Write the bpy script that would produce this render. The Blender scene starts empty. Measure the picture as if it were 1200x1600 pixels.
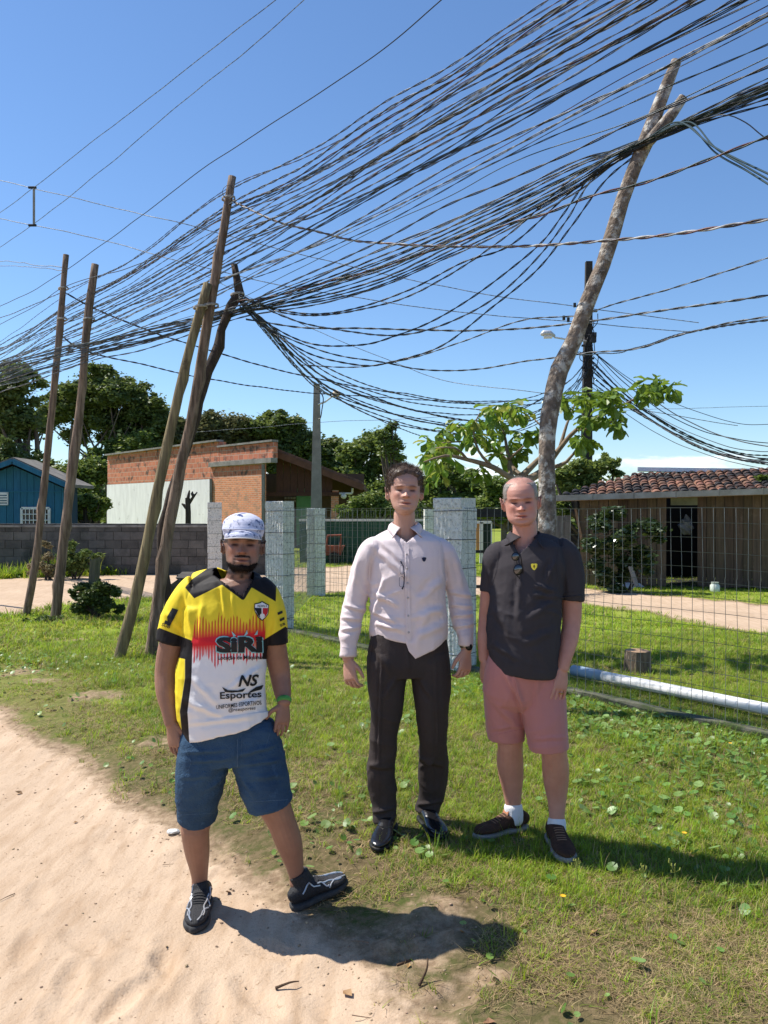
import bpy, bmesh, math, random
import numpy as np
from mathutils import Vector, Matrix, Euler
from mathutils.bvhtree import BVHTree

random.seed(7)
RNG = np.random.default_rng(7)
S = bpy.context.scene
COL = S.collection
R = math.radians

# ------------------------------------------------------------------ camera, world, sun, exposure
CAM_H = 1.6
F = 1290.0                       # focal length in pixels of a 1200 x 1600 frame
PITCH = math.atan(6 / F)
cam_d = bpy.data.cameras.new('camera')
cam = bpy.data.objects.new('camera', cam_d)
COL.objects.link(cam)
cam.location = (0, 0, CAM_H)
cam.rotation_euler = (R(90) - PITCH, 0, 0)
cam_d.sensor_fit = 'VERTICAL'
cam_d.sensor_height = 36
cam_d.lens = 36 * F / 1600
cam_d.clip_start = 0.05
cam_d.clip_end = 3000
S.camera = cam

SUNV = Vector((-0.97, 0.34, 1.48)).normalized()      # towards the sun
SUN_EL = math.asin(SUNV.z)
SUN_AZ = math.atan2(SUNV.x, SUNV.y)

def world():
    w = bpy.data.worlds.new('World'); S.world = w; w.use_nodes = True
    n = w.node_tree.nodes; l = w.node_tree.links; n.clear()
    out = n.new('ShaderNodeOutputWorld'); bg = n.new('ShaderNodeBackground')
    sky = n.new('ShaderNodeTexSky'); sky.sky_type = 'NISHITA'; sky.sun_disc = False
    sky.sun_elevation = SUN_EL; sky.sun_rotation = SUN_AZ
    sky.air_density = 1.0; sky.dust_density = 0.15; sky.ozone_density = 2.2; sky.altitude = 0
    tc = n.new('ShaderNodeTexCoord'); sep = n.new('ShaderNodeSeparateXYZ')
    l.new(tc.outputs['Generated'], sep.inputs[0])
    # low cumulus band just over the horizon, all the way round
    mp = n.new('ShaderNodeMapping'); mp.inputs['Scale'].default_value = (6.0, 6.0, 20.0)
    mp.inputs['Location'].default_value = (2.2, 0.9, 0.35)
    l.new(tc.outputs['Generated'], mp.inputs[0])
    nz = n.new('ShaderNodeTexNoise'); nz.inputs['Scale'].default_value = 1.6
    nz.inputs['Detail'].default_value = 7; nz.inputs['Roughness'].default_value = 0.58
    l.new(mp.outputs[0], nz.inputs['Vector'])
    band = n.new('ShaderNodeMapRange'); band.inputs[1].default_value = 0.02; band.inputs[2].default_value = 0.105
    band.inputs[3].default_value = 0.21; band.inputs[4].default_value = -0.30
    l.new(sep.outputs['Z'], band.inputs[0])
    add = n.new('ShaderNodeMath'); add.operation = 'ADD'
    l.new(nz.outputs['Fac'], add.inputs[0]); l.new(band.outputs[0], add.inputs[1])
    rmp = n.new('ShaderNodeMapRange'); rmp.inputs[1].default_value = 0.50; rmp.inputs[2].default_value = 0.68
    rmp.interpolation_type = 'SMOOTHSTEP'
    l.new(add.outputs[0], rmp.inputs[0])
    mulc = n.new('ShaderNodeMath'); mulc.operation = 'MULTIPLY'; mulc.inputs[1].default_value = 0.8
    l.new(rmp.outputs[0], mulc.inputs[0])
    hue = n.new('ShaderNodeHueSaturation'); hue.inputs['Saturation'].default_value = SKY_SAT
    hue.inputs['Value'].default_value = SKY_VAL
    l.new(sky.outputs[0], hue.inputs['Color'])
    tint = n.new('ShaderNodeMix'); tint.data_type = 'RGBA'; tint.blend_type = 'MULTIPLY'
    tint.inputs[0].default_value = 1.0; tint.inputs[7].default_value = SKY_TINT
    l.new(hue.outputs[0], tint.inputs[6])
    mix = n.new('ShaderNodeMix'); mix.data_type = 'RGBA'
    l.new(mulc.outputs[0], mix.inputs[0]); l.new(tint.outputs[2], mix.inputs[6])
    mix.inputs[7].default_value = (11.5, 11.5, 12.0, 1)
    l.new(mix.outputs[2], bg.inputs['Color']); bg.inputs['Strength'].default_value = SKY_STRENGTH
    l.new(bg.outputs[0], out.inputs[0])
SKY_STRENGTH = 0.088
SKY_SAT = 1.04
SKY_VAL = 1.10
SKY_TINT = (0.88, 1.02, 1.17, 1)
world()

sun_d = bpy.data.lights.new('sun', 'SUN'); sun_d.energy = 5.0; sun_d.angle = R(0.55); sun_d.color = (1.0, 0.95, 0.86)
sun = bpy.data.objects.new('sun', sun_d); COL.objects.link(sun)
sun.rotation_euler = SUNV.to_track_quat('Z', 'Y').to_euler()
sun.location = (-20, 6, 30)
S.view_settings.view_transform = 'Standard'
S.view_settings.look = 'None'
S.view_settings.exposure = 0.55
S.view_settings.gamma = 1.0
S.view_settings.use_curve_mapping = False
S.cycles.use_denoising = True
S.cycles.max_bounces = 6
S.cycles.transparent_max_bounces = 8

# ------------------------------------------------------------------ helpers
def P(px, py, Y):
    """world point seen at pixel (px, py) of the 1200 x 1600 frame at distance Y ahead"""
    a = (px - 600) / F; b = (800 - py) / F
    cy = math.cos(PITCH) + math.sin(PITCH) * b
    cz = -math.sin(PITCH) + math.cos(PITCH) * b
    return Vector((a / cy * Y, Y, CAM_H + cz / cy * Y))

def G(px, py, z=0.0):
    """ground point seen at the pixel"""
    a = (px - 600) / F; b = (800 - py) / F
    cy = math.cos(PITCH) + math.sin(PITCH) * b
    cz = -math.sin(PITCH) + math.cos(PITCH) * b
    Y = (z - CAM_H) / (cz / cy)
    return Vector((a / cy * Y, Y, z))

def _hash(ix, iy, iz, seed):
    h = (ix.astype(np.int64) * 374761393 + iy.astype(np.int64) * 668265263 + iz.astype(np.int64) * 2147483647 + seed * 1274126177) & 0xffffffff
    h = ((h ^ (h >> 13)) * 1274126177) & 0xffffffff
    h = h ^ (h >> 16)
    return (h & 0xffffff) / float(0xffffff)

def vnoise(p, seed=0):
    p = np.asarray(p, dtype=np.float64)
    i = np.floor(p); f = p - i; f = f * f * (3 - 2 * f)
    ix, iy, iz = i[:, 0], i[:, 1], i[:, 2]
    r = 0
    for dx in (0, 1):
        wx = f[:, 0] if dx else 1 - f[:, 0]
        for dy in (0, 1):
            wy = f[:, 1] if dy else 1 - f[:, 1]
            for dz in (0, 1):
                wz = f[:, 2] if dz else 1 - f[:, 2]
                r = r + wx * wy * wz * _hash(ix + dx, iy + dy, iz + dz, seed)
    return r * 2 - 1

def fbm(p, octv=4, seed=0, gain=0.5):
    p = np.asarray(p, dtype=np.float64)
    r = 0; a = 1.0; t = 0
    for o in range(octv):
        r = r + a * vnoise(p * (2 ** o) + o * 17.3, seed + o); t += a; a *= gain
    return r / t

def n2(x, y, sc, seed=0, octv=1):
    x = np.atleast_1d(np.asarray(x, float)); y = np.atleast_1d(np.asarray(y, float))
    p = np.stack([x * sc, y * sc, np.zeros_like(x)], 1)
    return fbm(p, octv, seed) if octv > 1 else vnoise(p, seed)

def smooth(a, b, x):
    t = np.clip((x - a) / (b - a), 0, 1)
    return t * t * (3 - 2 * t)

def tag(o, label=None, cat=None, group=None, kind=None):
    if label: o['label'] = label
    if cat: o['category'] = cat
    if group: o['group'] = group
    if kind: o['kind'] = kind
    return o

def empty(name, loc, label=None, cat=None, group=None, rz=0):
    o = bpy.data.objects.new(name, None); COL.objects.link(o)
    o.empty_display_size = 0.1
    o.location = loc; o.rotation_euler = (0, 0, rz)
    return tag(o, label, cat, group)

def wloc(o):
    L = Vector(o.location)
    while o.parent is not None: o = o.parent; L = L + Vector(o.location)
    return L
def set_parent(o, parent):
    """parent while keeping world coordinates (parents are placed by translation only)"""
    if parent is not None:
        L = wloc(parent); o.parent = parent; o.location = Vector(o.location) - L

def mesh(name, verts, faces, mats=None, smooth_=False, midx=None):
    m = bpy.data.meshes.new(name)
    verts = np.asarray(verts, dtype=np.float64)
    if isinstance(faces, np.ndarray):
        nf, k = faces.shape
        m.vertices.add(len(verts)); m.vertices.foreach_set('co', verts.ravel())
        m.loops.add(nf * k); m.loops.foreach_set('vertex_index', faces.ravel().astype(np.int32))
        m.polygons.add(nf); m.polygons.foreach_set('loop_start', np.arange(0, nf * k, k, dtype=np.int32))
        m.polygons.foreach_set('loop_total', np.full(nf, k, dtype=np.int32))
    else:
        m.from_pydata([tuple(v) for v in verts], [], [tuple(f) for f in faces])
    if mats is not None:
        for mt in (mats if isinstance(mats, (list, tuple)) else [mats]): m.materials.append(mt)
    if midx is not None: m.polygons.foreach_set('material_index', np.asarray(midx, dtype=np.int32))
    m.update(calc_edges=True); m.validate()
    if smooth_: m.polygons.foreach_set('use_smooth', np.ones(len(m.polygons), dtype=bool))
    return m

def link(name, me, parent=None, loc=(0, 0, 0)):
    o = bpy.data.objects.new(name, me); COL.objects.link(o); o.location = loc
    set_parent(o, parent)
    return o

class MB:
    """collects simple shapes into one mesh"""
    def __init__(s): s.v = []; s.f = []; s.mi = []
    def add(s, v, f, mi=0):
        b = len(s.v); s.v += [tuple(q) for q in v]; s.f += [tuple(i + b for i in q) for q in f]; s.mi += [mi] * len(f)
    def box(s, c, size, mi=0, rot=None, taper=1.0):
        hx, hy, hz = [q / 2 for q in size]; c = Vector(c)
        vs = []
        for z in (-1, 1):
            k = taper if z > 0 else 1
            for x, y in ((-1, -1), (1, -1), (1, 1), (-1, 1)):
                q = Vector((x * hx * k, y * hy * k, z * hz))
                if rot: q = rot @ q
                vs.append(c + q)
        s.add(vs, [(3, 2, 1, 0), (4, 5, 6, 7), (0, 1, 5, 4), (1, 2, 6, 5), (2, 3, 7, 6), (3, 0, 4, 7)], mi)
    def prism(s, pts, back, mi=0):
        """polygon pts (list of Vector) extruded by vector back"""
        n = len(pts); b = [Vector(p) + Vector(back) for p in pts]
        f = [tuple(range(n)), tuple(range(2 * n - 1, n - 1, -1))]
        for i in range(n):
            j = (i + 1) % n; f.append((j, i, n + i, n + j))
        s.add(list(pts) + b, f, mi)
    def beam(s, a, b, w, h, mi=0, up=(0, 0, 1)):
        a = Vector(a); b = Vector(b); d = (b - a).normalized(); u = Vector(up)
        x = d.cross(u).normalized(); z = x.cross(d).normalized()
        vs = []
        for p in (a, b):
            for i, j in ((-1, -1), (1, -1), (1, 1), (-1, 1)): vs.append(p + x * (i * w / 2) + z * (j * h / 2))
        s.add(vs, [(0, 1, 2, 3), (7, 6, 5, 4), (0, 4, 5, 1), (1, 5, 6, 2), (2, 6, 7, 3), (3, 7, 4, 0)], mi)
    def tube(s, pts, rads, n=8, mi=0, caps=True, rough=0.0, flat=1.0):
        v, f = tube_geo(pts, rads, n, caps, rough, flat); s.add(v, f, mi)
    def mesh(s, name, mats, smooth_=False):
        return mesh(name, np.array([tuple(q) for q in s.v]), s.f, mats, smooth_, s.mi)
    def obj(s, name, mats, parent=None, smooth_=False):
        return link(name, s.mesh(name, mats, smooth_), parent)

def tube_geo(pts, rads, n=8, caps=True, rough=0.0, flat=1.0):
    pts = [Vector(p) for p in pts]
    if not isinstance(rads, (list, tuple)): rads = [rads] * len(pts)
    v = []; f = []
    T = []
    for i in range(len(pts)):
        a = pts[max(0, i - 1)]; b = pts[min(len(pts) - 1, i + 1)]
        T.append((b - a).normalized())
    ref = Vector((0, 1, 0)) if abs(T[0].y) < 0.9 else Vector((1, 0, 0))
    x = T[0].cross(ref).normalized()
    for i, p in enumerate(pts):
        x = (x - T[i] * x.dot(T[i])).normalized(); y = T[i].cross(x)
        for k in range(n):
            a = 2 * math.pi * k / n
            r = rads[i] * (1 + (random.uniform(-rough, rough) if rough else 0))
            v.append(p + x * (r * math.cos(a)) + y * (r * flat * math.sin(a)))
    for i in range(len(pts) - 1):
        for k in range(n):
            k2 = (k + 1) % n
            f.append((i * n + k, i * n + k2, (i + 1) * n + k2, (i + 1) * n + k))
    if caps:
        f.append(tuple(range(n - 1, -1, -1))); f.append(tuple((len(pts) - 1) * n + k for k in range(n)))
    return v, f

def catmull(ctrl, step=None, per=8):
    """ctrl: list of tuples (any dimension) -> resampled list"""
    C = np.array([tuple(c) for c in ctrl], float)
    C = np.vstack([2 * C[0] - C[1], C, 2 * C[-1] - C[-2]])
    out = []
    for i in range(1, len(C) - 2):
        p0, p1, p2, p3 = C[i - 1], C[i], C[i + 1], C[i + 2]
        k = per
        if step: k = max(1, int(np.linalg.norm((p2 - p1)[:3]) / step))
        for j in range(k):
            t = j / k
            out.append(0.5 * ((2 * p1) + (-p0 + p2) * t + (2 * p0 - 5 * p1 + 4 * p2 - p3) * t * t + (-p0 + 3 * p1 - 3 * p2 + p3) * t ** 3))
    out.append(C[-2])
    return np.array(out)

# ------------------------------------------------------------------ materials
def mat(name, col, col2=None, scale=8.0, rough=0.8, bump=0.0, bscale=60.0, detail=5, spec=0.3, stretch=(1, 1, 1),
        metal=0.0, contrast=(0.35, 0.65), obj_rand=0.0, transl=0.0, dirt=None, coat=0.0, sheen=0.0, attr=None):
    m = bpy.data.materials.new(name); m.use_nodes = True
    nt = m.node_tree; n = nt.nodes; l = nt.links
    b = n['Principled BSDF']; b.inputs['Roughness'].default_value = rough
    b.inputs['Specular IOR Level'].default_value = spec; b.inputs['Metallic'].default_value = metal
    if coat: b.inputs['Coat Weight'].default_value = coat
    if sheen: b.inputs['Sheen Weight'].default_value = sheen
    geo = n.new('ShaderNodeNewGeometry'); mp = n.new('ShaderNodeMapping')
    mp.inputs['Scale'].default_value = stretch
    l.new(geo.outputs['Position'], mp.inputs[0])
    c = tuple(col) + (1,)
    out_c = None
    if col2 is not None:
        nz = n.new('ShaderNodeTexNoise'); nz.inputs['Scale'].default_value = scale; nz.inputs['Detail'].default_value = detail
        nz.inputs['Roughness'].default_value = 0.6
        l.new(mp.outputs[0], nz.inputs['Vector'])
        mr = n.new('ShaderNodeMapRange'); mr.inputs[1].default_value = contrast[0]; mr.inputs[2].default_value = contrast[1]
        l.new(nz.outputs['Fac'], mr.inputs[0])
        mx = n.new('ShaderNodeMix'); mx.data_type = 'RGBA'; mx.inputs[6].default_value = c; mx.inputs[7].default_value = tuple(col2) + (1,)
        l.new(mr.outputs[0], mx.inputs[0]); out_c = mx.outputs[2]
    else:
        rg = n.new('ShaderNodeRGB'); rg.outputs[0].default_value = c; out_c = rg.outputs[0]
    if attr:
        at = n.new('ShaderNodeAttribute'); at.attribute_name = attr
        mx = n.new('ShaderNodeMix'); mx.data_type = 'RGBA'; mx.blend_type = 'MULTIPLY'; mx.inputs[0].default_value = 1
        l.new(out_c, mx.inputs[6]); l.new(at.outputs['Color'], mx.inputs[7]); out_c = mx.outputs[2]
    if dirt:
        dc, ds, lo, hi = dirt
        nz2 = n.new('ShaderNodeTexNoise'); nz2.inputs['Scale'].default_value = ds; nz2.inputs['Detail'].default_value = 6
        nz2.inputs['Roughness'].default_value = 0.7
        l.new(geo.outputs['Position'], nz2.inputs['Vector'])
        mr2 = n.new('ShaderNodeMapRange'); mr2.inputs[1].default_value = lo; mr2.inputs[2].default_value = hi
        l.new(nz2.outputs['Fac'], mr2.inputs[0])
        mx = n.new('ShaderNodeMix'); mx.data_type = 'RGBA'; mx.inputs[7].default_value = tuple(dc) + (1,)
        l.new(mr2.outputs[0], mx.inputs[0]); l.new(out_c, mx.inputs[6]); out_c = mx.outputs[2]
    if obj_rand:
        oi = n.new('ShaderNodeObjectInfo'); hs = n.new('ShaderNodeHueSaturation')
        mr = n.new('ShaderNodeMapRange'); mr.inputs[3].default_value = 1 - obj_rand; mr.inputs[4].default_value = 1 + obj_rand
        l.new(oi.outputs['Random'], mr.inputs[0]); l.new(mr.outputs[0], hs.inputs['Value'])
        mh = n.new('ShaderNodeMapRange'); mh.inputs[3].default_value = 0.5 - obj_rand * 0.05; mh.inputs[4].default_value = 0.5 + obj_rand * 0.05
        mu = n.new('ShaderNodeMath'); mu.operation = 'MULTIPLY'; mu.inputs[1].default_value = 7.31
        fr = n.new('ShaderNodeMath'); fr.operation = 'FRACT'
        l.new(oi.outputs['Random'], mu.inputs[0]); l.new(mu.outputs[0], fr.inputs[0]); l.new(fr.outputs[0], mh.inputs[0])
        l.new(mh.outputs[0], hs.inputs['Hue'])
        l.new(out_c, hs.inputs['Color']); out_c = hs.outputs[0]
    l.new(out_c, b.inputs['Base Color'])
    if bump:
        nb = n.new('ShaderNodeTexNoise'); nb.inputs['Scale'].default_value = bscale; nb.inputs['Detail'].default_value = 6
        l.new(mp.outputs[0], nb.inputs['Vector'])
        bp = n.new('ShaderNodeBump'); bp.inputs['Strength'].default_value = min(1.0, bump); bp.inputs['Distance'].default_value = 0.01 * max(1, bump)
        l.new(nb.outputs['Fac'], bp.inputs['Height']); l.new(bp.outputs[0], b.inputs['Normal'])
    if transl:
        tr = n.new('ShaderNodeBsdfTranslucent'); ms = n.new('ShaderNodeMixShader'); ms.inputs[0].default_value = transl
        hs = n.new('ShaderNodeHueSaturation'); hs.inputs['Value'].default_value = 1.5; hs.inputs['Hue'].default_value = 0.485
        l.new(out_c, hs.inputs['Color']); l.new(hs.outputs[0], tr.inputs['Color'])
        l.new(b.outputs[0], ms.inputs[1]); l.new(tr.outputs[0], ms.inputs[2]); l.new(ms.outputs[0], n['Material Output'].inputs[0])
    return m

def scatter(name, pts, rot, scl, idx, sources, label_kind='stuff', label=None):
    """one object whose points carry instances of the source meshes (ground cover nobody could count)"""
    me = bpy.data.meshes.new(name); me.vertices.add(len(pts)); me.vertices.foreach_set('co', np.asarray(pts, float).ravel())
    a = me.attributes.new('rot', 'FLOAT_VECTOR', 'POINT'); a.data.foreach_set('vector', np.asarray(rot, float).ravel())
    a = me.attributes.new('scl', 'FLOAT', 'POINT'); a.data.foreach_set('value', np.asarray(scl, float))
    a = me.attributes.new('pick', 'INT', 'POINT'); a.data.foreach_set('value', np.asarray(idx, np.int32))
    o = bpy.data.objects.new(name, me); COL.objects.link(o)
    c = bpy.data.collections.new(name + '_pieces')
    for i, sm in enumerate(sources):
        c.objects.link(bpy.data.objects.new('%s_piece_%02d' % (name, i), sm))
    ng = bpy.data.node_groups.new(name + '_scatter', 'GeometryNodeTree')
    ng.interface.new_socket('Geometry', in_out='INPUT', socket_type='NodeSocketGeometry')
    ng.interface.new_socket('Geometry', in_out='OUTPUT', socket_type='NodeSocketGeometry')
    n = ng.nodes; l = ng.links
    gi = n.new('NodeGroupInput'); go = n.new('NodeGroupOutput')
    ci = n.new('GeometryNodeCollectionInfo'); ci.inputs['Collection'].default_value = c
    ci.inputs['Separate Children'].default_value = True; ci.inputs['Reset Children'].default_value = True
    ip = n.new('GeometryNodeInstanceOnPoints'); ip.inputs['Pick Instance'].default_value = True
    def na(nm, t):
        q = n.new('GeometryNodeInputNamedAttribute'); q.data_type = t; q.inputs['Name'].default_value = nm; return q.outputs['Attribute']
    l.new(gi.outputs[0], ip.inputs['Points']); l.new(ci.outputs[0], ip.inputs['Instance'])
    l.new(na('pick', 'INT'), ip.inputs['Instance Index'])
    e2r = n.new('FunctionNodeEulerToRotation'); l.new(na('rot', 'FLOAT_VECTOR'), e2r.inputs[0]); l.new(e2r.outputs[0], ip.inputs['Rotation'])
    l.new(na('scl', 'FLOAT'), ip.inputs['Scale'])
    l.new(ip.outputs[0], go.inputs[0])
    md = o.modifiers.new('scatter', 'NODES'); md.node_group = ng
    o['kind'] = 'stuff'
    if label: o['label'] = label
    return o
# ------------------------------------------------------------------ ground, road, path
ROAD_N = (0.778, 0.629)          # normal of the verge edge, pointing to the grass
def road_s(x, y):
    """signed metres from the road edge, + on the grass"""
    x = np.atleast_1d(np.asarray(x, float)); y = np.atleast_1d(np.asarray(y, float))
    return (x - 0.5) * ROAD_N[0] + (y - 2.4) * ROAD_N[1] + 0.13 * n2(x, y, 0.9, 3) + 0.05 * n2(x, y, 3.2, 4)

far_edge = [(-700, 900), (0, 904), (200, 898), (400, 889), (550, 885), (700, 893), (910, 922), (1200, 946), (1500, 968)]
near_edge = [(1500, 1045), (1200, 990), (910, 941), (700, 926), (550, 926), (400, 926), (200, 936), (0, 966), (-700, 1030)]
PATH_POLY = np.array([tuple(G(a, b)[:2]) for a, b in far_edge + near_edge])

def poly_sd(x, y, poly):
    x = np.asarray(x, float); y = np.asarray(y, float)
    d = np.full(x.shape, 1e9); ins = np.zeros(x.shape, bool)
    n = len(poly)
    for i in range(n):
        ax, ay = poly[i]; bx, by = poly[(i + 1) % n]
        ex, ey = bx - ax, by - ay; wx, wy = x - ax, y - ay
        t = np.clip((wx * ex + wy * ey) / (ex * ex + ey * ey + 1e-12), 0, 1)
        d = np.minimum(d, np.hypot(wx - t * ex, wy - t * ey))
        c = ((ay > y) != (by > y)) & (x < (bx - ax) * (y - ay) / (by - ay + 1e-12) + ax)
        ins ^= c
    return np.where(ins, d, -d)

def path_s(x, y):
    """+ inside the dirt path"""
    x = np.atleast_1d(np.asarray(x, float)); y = np.atleast_1d(np.asarray(y, float))
    return poly_sd(x, y, PATH_POLY) + 0.25 * n2(x, y, 0.8, 9) + 0.12 * n2(x, y, 3, 10)

# bare patches in the verge: (px, py, radius x, radius y)
BARE = [(G(160, 1085), 0.42, 0.30), (G(30, 1048), 0.3, 0.25), (G(705, 1520), 0.16, 0.10), (G(655, 1430), 0.34, 0.30), (G(330, 1300), 0.2, 0.3), (G(420, 1340), 0.16, 0.14), (G(215, 1020), 0.25, 0.15),
        (G(255, 1155), 0.2, 0.16), (G(760, 1500), 0.14, 0.1), (G(60, 1062), 0.25, 0.16), (G(90, 1000), 0.5, 0.3)]
def bare(x, y):
    x = np.atleast_1d(np.asarray(x, float)); y = np.atleast_1d(np.asarray(y, float))
    r = np.zeros(x.shape)
    for c, a, b in BARE:
        q = ((x - c.x) / a) ** 2 + ((y - c.y) / b) ** 2
        r = np.maximum(r, np.exp(-q * 1.2))
    return np.clip(r + 0.3 * n2(x, y, 5, 21) * (r > 0.05), 0, 1)

PRINTS = [(110, 1520, 0.25, 1), (195, 1545, -0.3, 1), (250, 1500, 0.2, 1), (130, 1460, 0.9, 0.7), (200, 1452, 0.9, 0.6), (260, 1478, 0.4, 0.9), (60, 1390, 0.5, 0.6),
          (400, 1540, 0.7, 0.8), (420, 1470, 1.0, 0.7), (330, 1560, 0.2, 0.7), (150, 1330, 0.6, 0.5), (240, 1385, 1.3, 0.6), (90, 1580, 0.6, 0.8), (520, 1570, 0.9, 0.7), (40, 1470, 0.3, 0.7)]
def gh(x, y):
    """height of the ground"""
    x = np.atleast_1d(np.asarray(x, float)); y = np.atleast_1d(np.asarray(y, float))
    s = road_s(x, y)
    z = -0.14 * (1 - smooth(-0.30, 0.58, s)) 
    near = smooth(14, 7, y)
    z = z + near * 0.018 * n2(x, y, 1.3, 31, 2) * smooth(-0.2, 0.5, s)
    onroad = (1 - smooth(-0.25, 0.05, s)) * smooth(10, 6, y)
    # soft wheel ruts that run with the road, scuffs and shoe prints
    u = (x - 0.5) * ROAD_N[1] * -1 + (y - 2.4) * ROAD_N[0]
    z = z + onroad * (0.006 * np.sin(s * 5.2 + 0.6 * n2(x, y, 0.7, 41)) + 0.0035 * n2(x, y, 2.6, 42, 3) + 0.004 * n2(x, y, 9, 43, 2))
    edge = np.exp(-((s + 0.12) / 0.22) ** 2) * smooth(12, 7, y)
    z = z + edge * 0.030 * np.abs(n2(x, y, 7, 44, 3))
    z = z + bare(x, y) * 0.03 * (n2(x, y, 11, 45, 2) - 0.2) * near
    for px, py, ang, k in PRINTS:
        c = G(px, py, -0.1); ca, sa = math.cos(ang), math.sin(ang)
        lx = (x - c.x) * ca + (y - c.y) * sa; ly = -(x - c.x) * sa + (y - c.y) * ca
        q = (lx / 0.052) ** 2 + (ly / 0.145) ** 2
        z = z - 0.017 * k * np.exp(-q ** 2 * 1.3) * (1 + 0.35 * np.sin(ly * 190)) + 0.007 * k * np.exp(-((q - 1.6) / 0.5) ** 2)
    return z

def grow(a, b, step, g):
    out = [a]; 
    while out[-1] < b:
        out.append(out[-1] + step); step *= g
    return out
def make_ground():
    xs = list(np.arange(-3.2, 3.2001, 0.02))
    rt = grow(3.2, 700, 0.02, 1.07)[1:]
    xs = [-v for v in reversed(rt)] + xs + rt
    ys = []
    y = 2.3
    while y < 12: ys.append(y); y *= 1.0068
    while y < 900: ys.append(y); y *= 1.05
    back = [-120, -60, -30, -15, -8, -4, -2, -1, 0, 0.6, 1.2, 1.6, 1.9, 2.1, 2.2]
    ys = back + ys
    xs = np.array(xs); ys = np.array(ys)
    X, Y = np.meshgrid(xs, ys); x = X.ravel(); y = Y.ravel()
    z = gh(x, y)
    s = road_s(x, y); ps = path_s(x, y)
    W = len(xs); H = len(ys)
    i, j = np.meshgrid(np.arange(W - 1), np.arange(H - 1)); i = i.ravel(); j = j.ravel()
    q = np.stack([j * W + i, j * W + i + 1, (j + 1) * W + i + 1, (j + 1) * W + i], 1)
    fs = s[q].mean(1); fp = ps[q].mean(1)
    inroad = (fs < 0) & (fs > -7.5)
    inpath = (fp > 0) & ~inroad
    sand = np.maximum(np.maximum((1 - smooth(-0.26, 0.22, s)) * smooth(-7.8, -7.3, s), smooth(-0.25, 0.25, ps)), 0.37 * smooth(0.3, 0.8, bare(x, y)))
    sand = np.maximum(sand, 0.0)
    V = np.stack([x, y, z], 1)
    for nm, sel, m in (('road', inroad, M_GROUND), ('path', inpath, M_GROUND), ('ground', ~(inroad | inpath), M_GROUND)):
        fq = q[sel]; used = np.unique(fq); mp = np.zeros(len(V), np.int64); mp[used] = np.arange(len(used))
        me = mesh(nm, V[used], mp[fq], m, True)
        a = me.attributes.new('sand', 'FLOAT', 'POINT'); a.data.foreach_set('value', sand[used])
        o = link(nm, me); o['kind'] = 'structure'

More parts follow.
